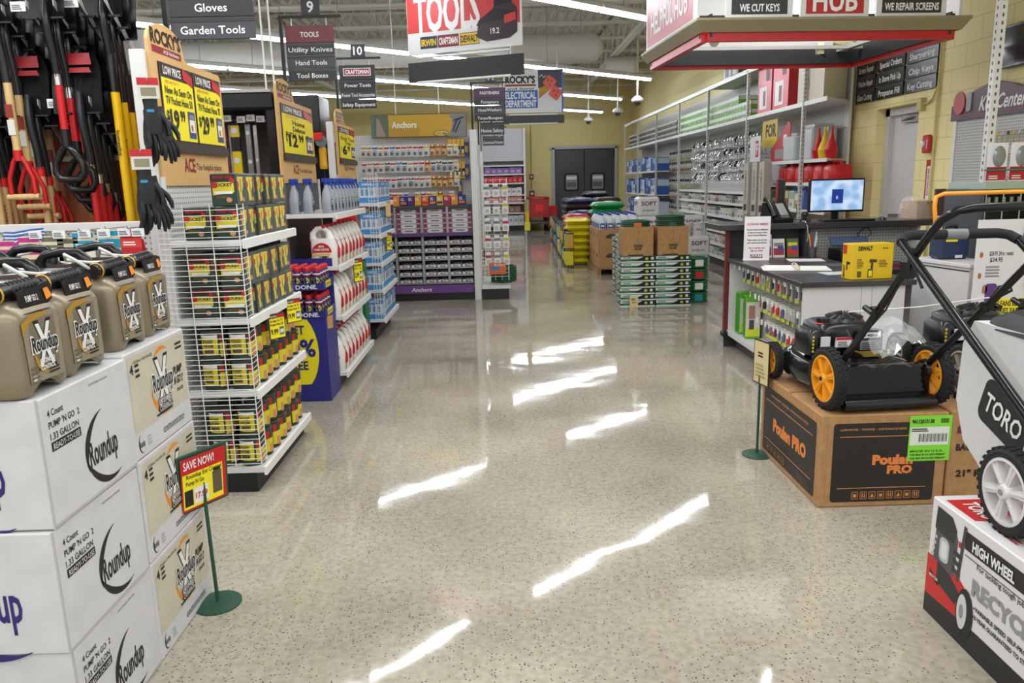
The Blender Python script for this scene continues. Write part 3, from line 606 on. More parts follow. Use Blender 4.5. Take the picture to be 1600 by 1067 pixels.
# ================================================================== end displays along the aisle
def sgn(M_): return M_
def endcap(y0, y1, levels, xs, label, zt=1.56, peg=True, grid=True, xb=-1.57, depth=.35, step=.0254, gx=None, gy=.03, gz=(.16, 1.42)):
    cx, cy = -1.4, (y0+y1)/2
    t = thing('endcap_shelf', label, 'shelf unit', (cx, cy, 0)); o = Vector((cx, cy, 0))
    def bx(name, a, b, c, d, e, f, m, bv=0, par=t): return MB().box(a-cx, b-cx, c-cy, d-cy, e, f, m, bv).build(name, par)
    bx('kick_base', xb, -1.26, y0, y1, 0, .1, BLACK)
    bx('back_panel', xb-.03, xb, y0, y1, .1, zt, PEGY if peg else C('#4c4c4e', .5))
    for i, z in enumerate(levels):
        xe = xs if i else xs+.0
        s_ = bx('base_deck' if i == 0 else 'shelf', xb, xe, y0, y1, z-.03, z, SHELFW, .002)
        mb = MB(); mb.prism([(0, -.04), (.012, -.042), (.012, .0), (.0, .004)], (xe-cx, y0-cy-.005, z), X_, Z_, (0, y1-y0+.01, 0), WHITE); mb.build('price_rail', s_)
    for y in (y0+.012, y1-.012): bx('upright', xb-.03, xb+.012, y-.014, y+.014, .1, zt, SHELFW)
    if grid:
        mb = MB(); yy = y0-gy-cy; X0 = (gx if gx is not None else xb-.03)-cx; X1 = xs-.0-cx; r = .0022
        n = int((gz[1]-gz[0])/step)
        for k in range(n+1):
            z = gz[0]+step*k; mb.tube([(X0, yy, z), (X1, yy, z), (X1+.0, yy+.085, z+.004)], r, WHITE, 4, caps=False)
        nv = 4
        for k in range(nv): x = X0+(X1-X0)*(k+.0)/(nv-1); mb.cyl((x, yy-.003, gz[0]-.01), (x, yy-.003, gz[1]+.01), r*1.3, WHITE, 4)
        mb.cyl((X1, yy+.085, gz[0]-.01), (X1, yy+.085, gz[1]+.01), r*1.5, WHITE, 4)
        mb.build('wire_side', t)
    return t
G1 = endcap(3.66, 4.58, (.13, .525, .885, 1.262), -1.22, 'white endcap shelf with wire grid side beside the beige cartons')
# hose packages
HGR = C('#24382c', .4); HYEL = C('#d9c62a', .45); HRED = C('#b5231c', .45); SKIN = C('#c98b62', .6)
def hose_front(mb, o, u, v, s, kind):
    o, u, v = Vector(o), Vector(u), Vector(v); n = u.cross(v)
    if kind == 0:
        mb.add([o+u*a*s+v*b*s+n*.0012 for a, b in ((-.36, .5), (.36, .5), (.3, .12), (.12, -.06), (.1, -.42), (-.18, -.46), (-.22, -.1), (-.36, .1))], [tuple(range(8))[::-1]], HYEL)
        mb.cyl(o+v*s*.4+n*.002, o-v*s*.1+n*.002, .0012, INK, 4)
    else:
        mb.add([o+u*a*s+v*b*s+n*.0012 for a, b in ((-.42, .3), (.42, .3), (.42, -.1), (-.42, -.2))], [(3, 2, 1, 0)[::-1]], HYEL)
        mb.text('POCKET', o+v*s*.2, u, v, s*.12, INK, s*.7, .03, off=.002); mb.quad(o-u*s*.35-v*s*.15+n*.002, u*s*.7, v*s*.1, WHITE); mb.quad(o-u*s*.3-v*s*.32+n*.002, u*s*.5, v*s*.1, C('#5a4a2a'))
    for a, b, r in ((-.33, .2, .13), (.36, .36, .1)):
        mb.add([o+u*(a*s+r*s*math.cos(q*PI/5))+v*(b*s+r*s*math.sin(q*PI/5))+n*.0022 for q in range(10)], [tuple(range(10))], HRED)
    mb.add([o+u*(.2+.12*math.cos(q*PI/4))*s+v*(-.38+.1*math.sin(q*PI/4))*s+n*.0024 for q in range(8)], [tuple(range(8))], SKIN)
CLEARS = glass_mat('thin_clear_wrap', '#ffffff', .04, .06)
def hose_box():
    t = thing('hose_package', 'x', 'garden hose', group='hose packages'); w, d, h = .122, .12, .152
    mb = MB(); mb.box(-d/2, d/2, -w/2, w/2, 0, h, HGR, .006); mb.build('carton', t)
    mb = MB(); hose_front(mb, (d/2, 0, h*.5), Y_, Z_, .12, 0); hose_front(mb, (0, -w/2, h*.5), X_, Z_, .12, 1); mb.quad((-d/2+.004, -w/2-.0012, h-.03), (d-.01, 0, 0), (0, 0, .024), BLACK); mb.text('POCKET HOSE', (0, -w/2, h-.018), X_, Z_, .013, RED, .09, .02, off=.002); mb.build('printed_label', t)
    mb = MB().box(-d/2-.003, d/2+.003, -w/2-.003, w/2+.003, h, h+.003, CLEARS).box(d/2+.002, d/2+.004, -w/2-.003, w/2+.003, 0, h, CLEARS); mb.build('clear_sleeve', t); return t
def hose_can():
    t = thing('hose_can', 'x', 'garden hose', group='hose cans'); r, h = .0595, .148
    MB().lathe([(0, 0), (r-.003, 0), (r, .004), (r, h-.012), (r-.002, h-.01)], HGR, 22).build('can_body', t)
    mb = MB(); rr_ = r+.0006
    for a0, a1, z0, z1, m in ((-2.5, -1.05, .03, .115, HYEL), (-.9, .5, .02, .09, HYEL), (-2.5, -1.05, .115, .13, WHITE), (-.85, -.5, .09, .13, HRED), (.25, .55, .085, .125, HRED), (-2.2, -1.4, .04, .06, C('#5a4a2a')), (-.5, -.05, .015, .06, SKIN)):
        n = 8; vs = [(rr_*math.cos(a0+(a1-a0)*k/n), rr_*math.sin(a0+(a1-a0)*k/n), z) for z in (z0, z1) for k in range(n+1)]; rr_ += .0002
        mb.add(vs, [(k, k+1, n+2+k, n+1+k) for k in range(n)], m, True)
    for s_, a, z in (('POCKET', -1.75, .1), ('HOSE', -1.75, .078)):
        mb.text(s_, (rr_*math.cos(a), rr_*math.sin(a), z), (-math.sin(a), math.cos(a), 0), Z_, .014, INK, .05, .03, off=.003)
    mb.build('wrap_label', t); MB().lathe([(r-.002, h-.012), (r+.002, h-.01), (r+.002, h), (r-.004, h+.001), (0, h+.0005)], C('#3c4440', .25), 22).build('lid', t); return t
hb, hc = Many(hose_box()), Many(hose_can())
tier = ('lower', 'upper')
def hoses(m, z, h, what, shelf, n=6, cols=(-1.292, -1.43), back=2, y0=3.735, pit=.139, skip=0):
    for c, x in enumerate(cols):
        for k in range(n if c == 0 else back):
            for q in range(2):
                if c and q and skip: continue
                m.put((x+random.uniform(-.006, .006), y0+pit*k+random.uniform(-.004, .004), z+h*q+.0005), random.uniform(-.12, .12), '%s %s, %s layer, %s from the wire side%s' % (what, shelf, tier[q], ORD[k], '' if c == 0 else ', back row'))
hoses(hb, 1.262, .1555, 'boxed hose on the top wire-sided', 'shelf', back=1, skip=1); hoses(hb, .885, .1555, 'boxed hose on the second shelf', 'down')
hoses(hc, .525, .1495, 'canned hose on the third shelf', 'down', 7, pit=.125); hoses(hc, .13, .1495, 'canned hose on the bottom', 'deck', 7, pit=.125)
def card(name, label, cat, o, u, v, w, h, draw, tilt=0, group=None):
    o, u, v = Vector(o), Vector(u).normalized(), Vector(v).normalized(); n = u.cross(v); t = thing(name, label, cat, o, 0, group); z = Vector((0, 0, 0))
    mb = MB(); mb.prism([(-w/2, -h/2), (w/2, -h/2), (w/2, h/2), (-w/2, h/2)], -n*.004, u, v, n*.004, C('#4a4038', .5)); mb.build('card_holder', t)
    mb = MB(); draw(mb, z+n*.0006, u, v, w, h); mb.build('price_card', t); return t
def tv_card(mb, o, u, v, w, h, price='9.99', ln=('As Seen On TV', 'Pocket Hose 50')):
    mb.quad(o-u*w*.46-v*h*.46, u*w*.92, v*h*.92, YEL); n = u.cross(v)*.0006
    mb.quad(o-u*w*.46+v*h*.32+n, u*w*.92, v*h*.14, C('#3a1f1a')); mb.quad(o+v*h*.33+n*2, u*w*.42, v*h*.12, RED); mb.text('LOW PRICE', o-u*w*.22+v*h*.39+n, u, v, h*.07, WHITE, w*.42, .02)
    for i, s_ in enumerate(ln): mb.text(s_, o-u*w*.04+v*h*(.22-.14*i), u, v, h*.1, INK, w*.8, .02)
    mb.text(price, o-u*w*.2-v*h*.2, u, v, h*.2, INK, w*.46, .03); mb.quad(o+u*w*.12-v*h*.36+n, u*w*.28, v*h*.32, C('#6b6a72')); mb.quad(o+u*w*.15-v*h*.28+n*2, u*w*.22, v*h*.14, C('#d7d9de'))
u1 = Vector((.55, .83, 0)); n_ = Vector((.0, 0, 1))
card('shelf_card', 'yellow sale card clipped under the second shelf by the wire side', 'price card', (-1.185, 3.97, .79), u1, n_, .105, .135, tv_card)
card('shelf_card', 'yellow sale card under the second shelf near its far end', 'price card', (-1.185, 4.31, .815), u1, n_, .105, .135, lambda *a: tv_card(*a, price='19.99', ln=('As Seen On TV', 'Pocket Hose 75')))
# tan header signs
HTAN = C('#d8ad70', .5); RK = C('#33251c', .5); MAROON = C('#8e1c22', .45)
def header(y0, y1, z0, z1, za, label, cards, xb=-1.56, arch=.44, sub=True):
    t = thing('header_sign', label, 'sign', (xb, (y0+y1)/2, z0)); W_ = y1-y0; H = z1-z0; A = za-z0; wl = W_*arch
    pts = [(-W_/2, 0), (W_/2, 0), (W_/2, H-.02), (W_/2-.02, H)]
    pts += [(-W_/2+wl+.05, H), (-W_/2+wl+.015, H+.012), (-W_/2+wl, H+.045)]
    for k in range(9):
        a = PI*k/8; pts.append((-W_/2+wl/2+wl/2*math.cos(a), A-.09+.09*math.sin(a)))
    MB().prism(pts, (-.016, 0, 0), Y_, Z_, (.016, 0, 0), HTAN).build('board', t)
    o = Vector((.0, -W_/2+wl/2, A-.1)); mb = MB()
    mb.text("ROCKY'S", o+Z_*.035, Y_, Z_, .062, RK, wl*.86, .045); mb.quad(o+Vector((.001, -wl*.42, -.04)), Y_*wl*.84, Z_*.032, MAROON); mb.text('ACE Hardware', o+Vector((.001, wl*.12, -.024)), Y_, Z_, .016, WHITE, wl*.46, .02)
    mb.build('arch_lettering', t); mb = MB()
    if sub: mb.text('ACE', (0, -W_*.13, .1), Y_, Z_, .065, MAROON, W_*.16, .03); mb.text('The helpful place.', (0, W_*.17, .095), Y_, Z_, .034, RK, W_*.42, .0)
    mb.build('slogan_lettering', t)
    cz0 = H*.34; ch = H*.60; strip = MB().box(0, .02, -W_/2+.06, W_/2-.02, cz0-.045, cz0, C('#3a332c', .4)).build('card_ledge', t)
    n = len(cards); cw = (W_-.1)/n
    for i, (ln, price) in enumerate(cards):
        c = Vector((.006, -W_/2+.07+cw*(i+.5), cz0+ch/2)); mb = MB(); mb.box(.0, .006, c.y-cw/2+.004, c.y+cw/2-.004, cz0, cz0+ch, C('#2a1c17', .4)); u, v = Y_, Z_; hw = cw/2-.012
        mb.quad(c+Vector((.001, -hw, -ch/2+.012)), Y_*hw*2, Z_*(ch*.78), YEL); mb.text('LOW PRICE', c+Vector((.001, -hw*.3, ch*.41)), Y_, Z_, .036, WHITE, hw*1.1, .03)
        mb.prism([(0, 0), (hw*.6, -.03), (hw*.6, .02), (0, .05)], c+Vector((.001, hw*.38, ch*.36)), Y_, Z_, (.002, 0, 0), RED); mb.text('RED HOT BUY!', c+Vector((.002, -hw*.4, ch*.27)), Y_, Z_, .014, RED, hw*.8)
        for q, s_ in enumerate(ln): mb.text(s_, c+Vector((.002, hw*.0, ch*(.17-.13*q))), Y_, Z_, .035, INK, hw*1.7 if len(s_) > 9 else hw*.8, .015)
        mb.text('$', c+Vector((.002, -hw*.82, -ch*.16)), Y_, Z_, .045, INK, None, .03); mb.text(price[:-2], c+Vector((.002, -hw*.42, -ch*.2)), Y_, Z_, .085, INK, hw*.55, .04); mb.text(price[-2:], c+Vector((.002, hw*.1, -ch*.14)), Y_, Z_, .05, INK, hw*.32, .03)
        P = c+Vector((.0025, hw*.45, -ch*.42))
        mb.quad(P, Y_*hw*.48, Z_*ch*.36, C('#3d4a7a')); mb.quad(P+Vector((.001, hw*.06, ch*.08)), Y_*hw*.36, Z_*ch*.17, C('#e7e5df')); mb.quad(P+Vector((.001, hw*.1, ch*.26)), Y_*hw*.3, Z_*ch*.06, C('#8a8490')); mb.quad(P+Vector((.0015, hw*.15, ch*.1)), Y_*hw*.12, Z_*ch*.08, C('#b0652d'))
        mb.build('price_card', t)
    return t
header(3.67, 4.56, 1.52, 2.12, 2.26, 'tan header board with two yellow price cards above the hose packages', ((('New As Seen On', 'TV Pocket Hose 50'), '1999'), (('New As Seen On', 'TV Pocket Hose 75'), '2999')))
header(5.68, 6.72, 1.53, 2.13, 2.27, 'tan header board with one yellow price card above the blue-trigger spray bottles', ((('Home', 'Defense', 'RTU 1.1 Gal'), '1299'),))
header(7.68, 8.62, 1.58, 2.1, 2.24, 'tan header board with a small yellow price card above the blue and white boxes', ((('Stick Tool', 'Trap'), '699'),))
# second run: black framed tool bays seen between the boards
t = thing('level_bay', 'black framed tool bay with levels between the first two header boards', 'display', (-1.9, 5.85, 0)); BLK2 = C('#19191c', .3)
def lb(name, a, b, c, d, e, f, m, bv=0, par=None, ox=-1.9, oy=5.85): return MB().box(a-ox, b-ox, c-oy, d-oy, e, f, m, bv).build(name, par or t)
lb('back_panel', -2.6, -1.62, 6.16, 6.18, .2, 2.1, C('#5a5855', .5)); lb('top_canopy', -2.6, -1.59, 5.68, 6.18, 2.05, 2.16, BLK2, .01); lb('top_trim', -2.6, -1.6, 5.68, 6.18, 2.16, 2.18, GALV)
lb('side_frame', -1.66, -1.585, 5.72, 6.18, .2, 2.14, BLK2, .01); lb('kick_base', -2.6, -1.62, 5.72, 6.18, 0, .2, BLACK); lb('peg_rail', -2.6, -1.66, 5.95, 5.97, 1.98, 2.0, GALV)
def level(label, x, y, z0, L_, w, body, kind):
    t = thing('spirit_level', label, 'level', (x, y, z0)); MB().box(-w/2, w/2, -.012, .012, 0, L_, body, .003).build('bar', t)
    for k, q in enumerate((.88, .5)):
        MB().lathe([(0, -.003), (w*.36, -.003), (w*.36, .003), (0, .003)], C('#d7dcd9', .2), 14, (0, -.014, L_*q), (0, 1, 0)).build('vial_window', t)
    if kind: MB().box(-w/2-.002, w/2+.002, -.0145, .0145, L_*.62, L_*.8, BLACK).box(-w/2-.002, w/2+.002, -.0145, .0145, L_-.03, L_+.004, BLACK).build('end_sleeve', t)
    MB().tube([(0, .0, L_), (0, .1, L_+.04)], .004, GALV, 5).build('peg_hook', t)
    return t
level('yellow and black box level hung second from the left of the bay', -1.93, 5.86, 1.42, .56, .062, C('#e6c115', .4), 1); level('grey aluminium level hung beside the yellow level', -1.835, 5.86, 1.42, .54, .04, C('#9a9da0', .35, .7), 0)
level('thin steel straightedge level hung nearest the black side frame', -1.785, 5.87, 1.45, .5, .03, C('#c7cacc', .3, .8), 0); level('red and grey level hung at the outer end of the bay', -2.02, 5.86, 1.4, .55, .05, C('#8e2226', .4), 1)
level('narrow white level hung behind the red level', -1.975, 5.9, 1.42, .54, .03, C('#cfd2d2', .4), 0)
for i, x in enumerate((-2.06, -1.96, -1.86, -1.79, -1.72)): mb = MB().box(-.03, .03, 0, .003, -.02, .025, WHITE); tag_card(mb, (-.028, -.001, -.018), .056, .04); tag(mb.build('price_tag', loc=(x, 5.8, 1.985+.01*(i % 2))), 'white price tag on the tool bay rail, %s from its outer end' % ORD[i], 'price tag', 'tool bay tags')
t = thing('sander_bay', 'black header cabinet with a red stripe between the second and third header boards', 'display', (-1.9, 7.8, 0))
lb('top_cabinet', -2.4, -1.68, 7.55, 8.0, 2.0, 2.34, BLK2, .01, None, -1.9, 7.8); lb('red_stripe', -2.4, -1.675, 7.545, 8.005, 1.93, 2.0, C('#d31d22', .4), 0, None, -1.9, 7.8); lb('back_panel', -2.4, -1.62, 8.0, 8.03, .2, 1.93, BLK2, 0, None, -1.9, 7.8)
lb('end_upright', -1.64, -1.58, 7.6, 7.66, .0, 2.1, SHELFW, .003, None, -1.9, 7.8); lb('kick_base', -2.4, -1.62, 7.6, 8.0, 0, .2, BLACK, 0, None, -1.9, 7.8)
t = thing('angle_grinder', 'yellow angle grinder hung upright in front of the red striped cabinet', 'grinder', (-1.69, 7.62, 1.66))
MB().lathe([(0, 0), (.035, .0), (.04, .03), (.036, .1), (.04, .18), (.034, .2)], C('#e0a416', .4), 14).build('body', t); MB().lathe([(.034, .2), (.036, .24), (.03, .29), (0, .3)], C('#a8aaac', .3, .7), 14).build('gear_head', t)
MB().lathe([(0, 0), (.055, 0), (.055, .02), (0, .022)], C('#777a7c', .4, .6), 18, (0, -.06, .26), (0, 1, 0)).build('disc_guard', t); MB().tube([(0, .02, .28), (0, .38, .3)], .006, GALV, 5).build('peg_hook', t); MB().tube([(0, 0, 0), (.0, 0, -.06), (.01, .0, -.12)], .008, BLACK, 6).build('cord', t)
# spray can tower
t = thing('spray_can_stand', 'blue card floor display with a yellow disc holding spray cans', 'display', (-1.4, 5.46, 0)); SB = C('#2a2b80', .45)
MB().box(-.2, .16, -.165, .17, 0, .6, SB, .003).build('plinth', t)
mb = MB(); n = 26; mb.add([(-.06+.155*math.cos(2*PI*k/n), -.1662, .36+.235*max(-1, min(1, 1.2*math.sin(2*PI*k/n)))) for k in range(n)], [tuple(range(n))], YEL)
mb.text('GET', (-.06, -.1662, .52), X_, Z_, .06, SB, .13, .03, off=.002); mb.text('20%', (-.06, -.1662, .39), X_, Z_, .12, SB, .27, .03, off=.002); mb.text('FREE', (-.06, -.1662, .265), X_, Z_, .06, SB, .15, .03, off=.002); mb.build('offer_print', t)
for z in (.6, .795):
    tr = MB().box(-.2, .16, -.165, .17, z, z+.012, SB).box(-.2, .16, -.167, -.163, z, z+.05, SB).box(.158, .162, -.165, .17, z, z+.06, SB).box(-.2, .16, .168, .17, z, z+.19, SB).box(-.2, -.197, -.165, .17, z, z+.19, SB).build('tray', t)
    mb = MB().text('MORE DONE.', (-.03, -.168, z+.025), X_, Z_, .028, WHITE, .3, .03); mb.quad((.163, -.1, z+.01), (0, .16, 0), (0, 0, .045), YEL); mb.text('BUY NOW', (.164, -.02, z+.03), Y_, Z_, .02, SB, .12, .02); mb.build('tray_print', tr)
can = thing('spray_can', 'x', 'spray can', group='spray cans in the blue trays'); r = .0275; CB = C('#25276e', .3)
MB().lathe([(0, 0), (r, 0), (r, .105), (r-.006, .118)], CB, 16).build('can_body', can); MB().lathe([(r-.006, .118), (r-.003, .12), (r-.003, .14), (r-.008, .15), (0, .152)], C('#c8202a', .35), 16).build('cap', can)
mb = MB()
for a0 in (-PI/2, 0):
    mb.add([((r+.0008)*math.cos(a0+.75*math.cos(q)), (r+.0008)*math.sin(a0+.75*math.cos(q)), .055+.022*math.sin(q)) for q in [2*PI*k/14 for k in range(14)]], [tuple(range(14))], YEL)
    mb.text('WD-40', (math.cos(a0)*(r+.0015), math.sin(a0)*(r+.0015), .055), (-math.sin(a0), math.cos(a0), 0), Z_, .018, CB, .036, .03); 
for z, m in ((.088, RED), (.096, WHITE)): mb.lathe([(r+.0006, z), (r+.0006, z+.008)], m, 16)
mb.build('label_band', can); cm = Many(can)
for q, z in enumerate((.612, .807)):
    for k in range(5):
        for j in range(4):
            cm.put((-1.565+.069*k, 5.335+.08*j, z), 0, 'spray can in the %s blue tray, column %s from gondola, row %s deep' % (tier[q], ('one', 'two', 'three', 'four', 'five')[k], ('one', 'two', 'three', 'four')[j]))
# second endcap
endcap(5.62, 6.82, (.13, .555, .925, 1.305), -1.19, 'white endcap shelf of spray bottles and white jugs behind the blue can display', 1.56, False, False)
def trigger(mb_):
    t = thing('spray_bottle', 'x', 'spray bottle', group='blue-trigger spray bottles'); mb = MB()
    mb.loft([(0, .032, .034, 0, 0), (.01, .036, .04, 0, 0), (.1, .036, .04, 0, 0), (.15, .03, .03, 0, 0), (.19, .014, .015, 0, 0), (.205, .014, .015, 0, 0)], C('#9aa2ab', .3), 18, 3); mb.build('bottle', t)
    mb = MB(); mb.box(-.03, .035, -.014, .014, .22, .25, C('#1f3d9a', .4), .004); mb.cyl((0, 0, .2), (0, 0, .225), .016, C('#1f3d9a', .4), 12); mb.prism([(.02, .0), (.034, 0), (.05, -.05), (.042, -.055)], (0, -.006, .225), X_, Z_, (0, .012, 0), C('#1f3d9a', .4)); mb.build('trigger_head', t)
    mb = MB(); mb.prism(rr(.05, .085, .02), (.0368, 0, .06), Y_, Z_, (.0006, 0, 0), C('#2e4a52', .4)); mb.prism(rr(.036, .03, .012), (.0376, 0, .078), Y_, Z_, (.0006, 0, 0), WHITE); mb.quad((.039, -.012, .07), (0, .024, 0), (0, 0, .012), C('#a12c6b')); mb.build('label', t); return t
tm = Many(trigger(None))
for k in range(9): tm.put((-1.255, 5.68+.13*k, 1.3055), random.uniform(-.15, .15), 'grey spray bottle with blue trigger on the top shelf, %s from the front' % ORD[k])
for k in range(2): tm.put((-1.39-.1*k, 5.68, 1.3055), 0, 'grey spray bottle with blue trigger behind the first one, %s deep' % ORD[k+1])
JW = C('#e3e0da', .35)
def pest_jug():
    t = thing('pest_jug', 'x', 'jug', group='white pest spray jugs'); mb = MB()
    mb.loft([(0, .088, .062, 0, 0), (.012, .095, .068, 0, 0), (.15, .096, .068, 0, 0), (.2, .085, .062, -.008, 0)], JW, 24, 4); mb.tube([(-.078, 0, .185), (-.082, 0, .235), (-.05, 0, .272), (-.005, 0, .275), (.03, 0, .25), (.045, 0, .19)], [.03, .022, .017, .018, .022, .034], JW, 12); mb.build('bottle', t)
    MB().cyl((-.0, 0, .27), (0, 0, .297), .019, C('#c8202a', .4), 14).build('cap', t)
    mb = MB(); o = Vector((.0, -.0685, .1)); n = 16
    mb.add([o+Vector((-.01+.072*math.cos(PI*k/n), -.0, .07*math.sin(PI*k/n))) for k in range(n+1)], [tuple(range(n+1))], C('#b5202a')); mb.text('HOME DEFENSE', o+Vector((-.01, 0, .022)), X_, Z_, .015, WHITE, .11, .02); mb.text('MAX', o+Vector((-.01, 0, .045)), X_, Z_, .016, WHITE, .04, .02)
    mb.quad(o+Vector((-.08, -.0004, -.02)), (.13, 0, 0), (0, 0, .012), C('#d9b83a')); mb.quad(o+Vector((-.03, -.0004, -.085)), (.07, 0, 0), (0, 0, .06), C('#b08a5a')); mb.quad(o+Vector((-.01, -.0008, -.07)), (.035, 0, 0), (0, 0, .045), C('#4a2f22')); mb.lines(o+Vector((-.085, -.0008, -.085)), X_, Z_, .045, .05, 4, C('#9a9690'))
    q = Vector((.0955, 0, .06)); mb.prism([(-.03, 0), (.03, 0), (.0, .09)], q, Y_, Z_, (.001, 0, 0), C('#8a2f2a')); mb.quad(q+Vector((.0012, -.03, -.05)), (0, .06, 0), (0, 0, .04), C('#c9b28a')); mb.text('MAX', q+Vector((.001, 0, .12)), Y_, Z_, .015, C('#8a2f2a'), .035, .02); mb.build('label', t)
    MB().tube([(.065, .0, .03), (.1, 0, .07), (.1, 0, .12), (.07, 0, .19)], .012, C('#b5202a', .4), 8).build('spray_gun', t); return t
pj = Many(pest_jug())
for q, z in enumerate((.9255, .5555, .1305)):
    for k in range(8): pj.put((-1.3, 5.7+.148*k, z), random.uniform(-.06, .06), 'white pest spray jug with red cap, %s shelf, %s from the front' % (('second', 'third', 'bottom')[q], ORD[k]))
card('shelf_card', 'yellow sale card hung on the second jug shelf rail', 'price card', (-1.16, 6.2, .83), (.5, .87, 0), Z_, .11, .19, lambda *a: tv_card(*a, price='12.99', ln=('Home Defense', 'RTU 1.1 Gal')))
card('shelf_card', 'brown wooden-look sale card at the corner of the blue can display', 'price card', (-1.228, 5.36, .56), (.5, .87, 0), Z_, .07, .1, lambda mb, o, u, v, w, h: mb.quad(o-u*w*.45-v*h*.45, u*w*.9, v*h*.9, C('#b98c5a')))
# red panel and green tape bin between second and third endcap
mb = MB().box(-1.5, -1.32, 7.1, 7.14, .8, 1.25, C('#cf1620', .4), .004).box(-1.44, -1.39, 7.095, 7.1, 1.1, 1.17, C('#2a2a7a')); tag(mb.build('red_display_panel'), 'plain red display panel standing between the white jugs and the blue boxes', 'display')
t = thing('tape_bin', 'green card bin lettered TAPE below the red panel', 'display', (-1.42, 7.2, 0)); MB().box(-.14, .13, -.06, .12, .2, .8, C('#1b6b3c', .45), .004).build('bin', t); MB().box(-.14, .13, -.06, .12, 0, .2, C('#3aa0d0', .45), .004).build('base', t)
mb = MB().text('TAPE', (.02, -.0605, .72), X_, Z_, .05, WHITE, .15, .03); mb.quad((-.07, -.062, .32), (.17, 0, 0), (0, 0, .25), C('#d7d6d0')); mb.quad((-.07, -.0625, .5), (.17, 0, 0), (0, 0, .07), C('#c65a2a')); mb.quad((-.04, -.063, .36), (.1, 0, 0), (0, 0, .1), C('#4a4a4a')); mb.build('print', t); MB().box(-.13, .12, .1, .12, .8, .82, BLACK).build('rim', t)
# third endcap
endcap(7.48, 8.46, (.2, .49, .755, 1.03, 1.33), -1.17, 'white endcap shelf of blue and white boxes behind the green bin', 1.6, True, True, gx=-1.25, step=.05, gz=(.2, 1.6))
def blue_box():
    t = thing('blue_box', 'x', 'box', group='blue and white boxes'); w, d, h = .3, .16, .2; BB = C('#3f8fcf', .45)
    MB().box(-d/2, d/2, -w/2, w/2, 0, h, C('#cfd9e4', .45), .003).build('carton', t); mb = MB()
    for (o, u, L_) in (((d/2+.001, -w/2, 0), Y_, w), ((-d/2, -w/2-.001, 0), X_, d)):
        o = Vector(o); mb.quad(o, u*L_, Z_*.05, BB); mb.quad(o+Z_*(h-.05), u*L_, Z_*.05, BB); n = u.cross(Z_)
        for k in range(3): mb.quad(o+n*.0006+u*L_*(.12+.28*k)+Z_*.07, u*L_*.16, Z_*.06, C('#6d8fb4')); mb.quad(o+n*.0006+u*L_*(.1+.28*k)+Z_*.14, u*L_*.2, Z_*.008, C('#4a6a90'))
        mb.text('DAMP AIR', o+u*L_*.5+Z_*.175, u, Z_, .022, WHITE, L_*.6, .02)
    mb.build('print', t); return t
bb = Many(blue_box())
for q, z in enumerate((.2005, .4905, .7555, 1.0305, 1.3305)):
    for k in range(3): bb.put((-1.27, 7.65+.315*k, z), 0, 'blue and white box on the %s shelf up, %s from the front' % (ORD[q], ORD[k]))
card('shelf_card', 'tan sale card hanging from the upper blue box shelf', 'price card', (-1.145, 7.95, 1.25), (.5, .87, 0), Z_, .09, .16, lambda mb, o, u, v, w, h: mb.quad(o-u*w*.45-v*h*.45, u*w*.9, v*h*.9, C('#d9b98a')))
card('shelf_card', 'yellow sale card hanging at the middle blue box shelf', 'price card', (-1.145, 7.9, .93), (.5, .87, 0), Z_, .09, .18, tv_card)
# ================================================================== anchors wall, its end rack and the far shelf
YA = 10.05
t = thing('anchor_gondola', 'white pegboard gondola with a gold Anchors sign and grey bins', 'gondola', (-1.0, YA, 0))
def ab(name, a, b, c, d, e, f, m, bv=0, par=None): return MB().box(a+1, b+1, c-YA, d-YA, e, f, m, bv).build(name, par or t)
XL = -2.4
ab('back_panel', XL, -.36, 10.35, 10.38, .1, 2.13, PEGX); ab('kick_base', XL, -.36, 9.96, 10.35, 0, .1, BLACK); k = ab('purple_kick', XL, -.37, 9.93, 9.97, .1, .2, C('#6b3f86', .5))
MB().text('Anchors', (-.05, -.1215, .15), X_, Z_, .05, WHITE, .26, .02, shear=.2).build('kick_lettering', k)
p = ab('end_upright', -.36, -.275, 9.9, 10.45, 0, 2.14, SHELFW, .004)
r_ = ab('purple_rail', XL, -.37, 9.99, 10.04, .83, .87, PURPLE); ab('tray_shelf', XL, -.37, 10.0, 10.35, .84, .86, GALV)
ab('upper_tray', XL, -.37, 10.06, 10.35, 1.2, 1.22, C('#4a4a4c', .5)); ab('upper_tray_lip', XL, -.37, 10.04, 10.06, 1.17, 1.2, C('#39393b', .5))
for x in (-2.055, -1.71, -1.365, -1.02, -.69): ab('divider_post', x-.015, x+.015, 10.02, 10.05, .2, 1.2, C('#a3a3a4', .4, .4))
# header sign
s_ = thing('anchors_sign', 'long gold sign reading Anchors above the pegboard, photo of nails at its end', 'sign', (-1.0, 10.2, 2.08))
MB().box(-.62, .6, -.012, .012, 0, .29, C('#6b4a14', .5), .003).build('board', s_)
GLD = C('#c39a1c', .45); mb = MB(); mb.quad((-.4, -.0125, .015), (.78, 0, 0), (0, 0, .265), GLD)
for q in range(34): mb.quad((-.39+.0115*q, -.0128, .02), (.004, 0, 0), (0, 0, .11), C('#9a7414', .5))
mb.text('Anchors', (-.2, -.013, .16), X_, Z_, .075, WHITE, .32, .03)
mb.add([(.27+.1*math.cos(a), -.0135, .045+.04*math.sin(a)) for a in [2*PI*q/16 for q in range(16)]], [tuple(range(16))], INK); mb.add([(.27+.092*math.cos(a), -.014, .045+.034*math.sin(a)) for a in [2*PI*q/16 for q in range(16)]], [tuple(range(16))], C('#cfae3a')); mb.cyl((.2, -.0145, .04), (.26, -.0145, .055), .006, GALV, 5); mb.cyl((.29, -.0145, .045), (.34, -.0145, .035), .008, BLUE, 5)
mb.build('gold_face', s_)
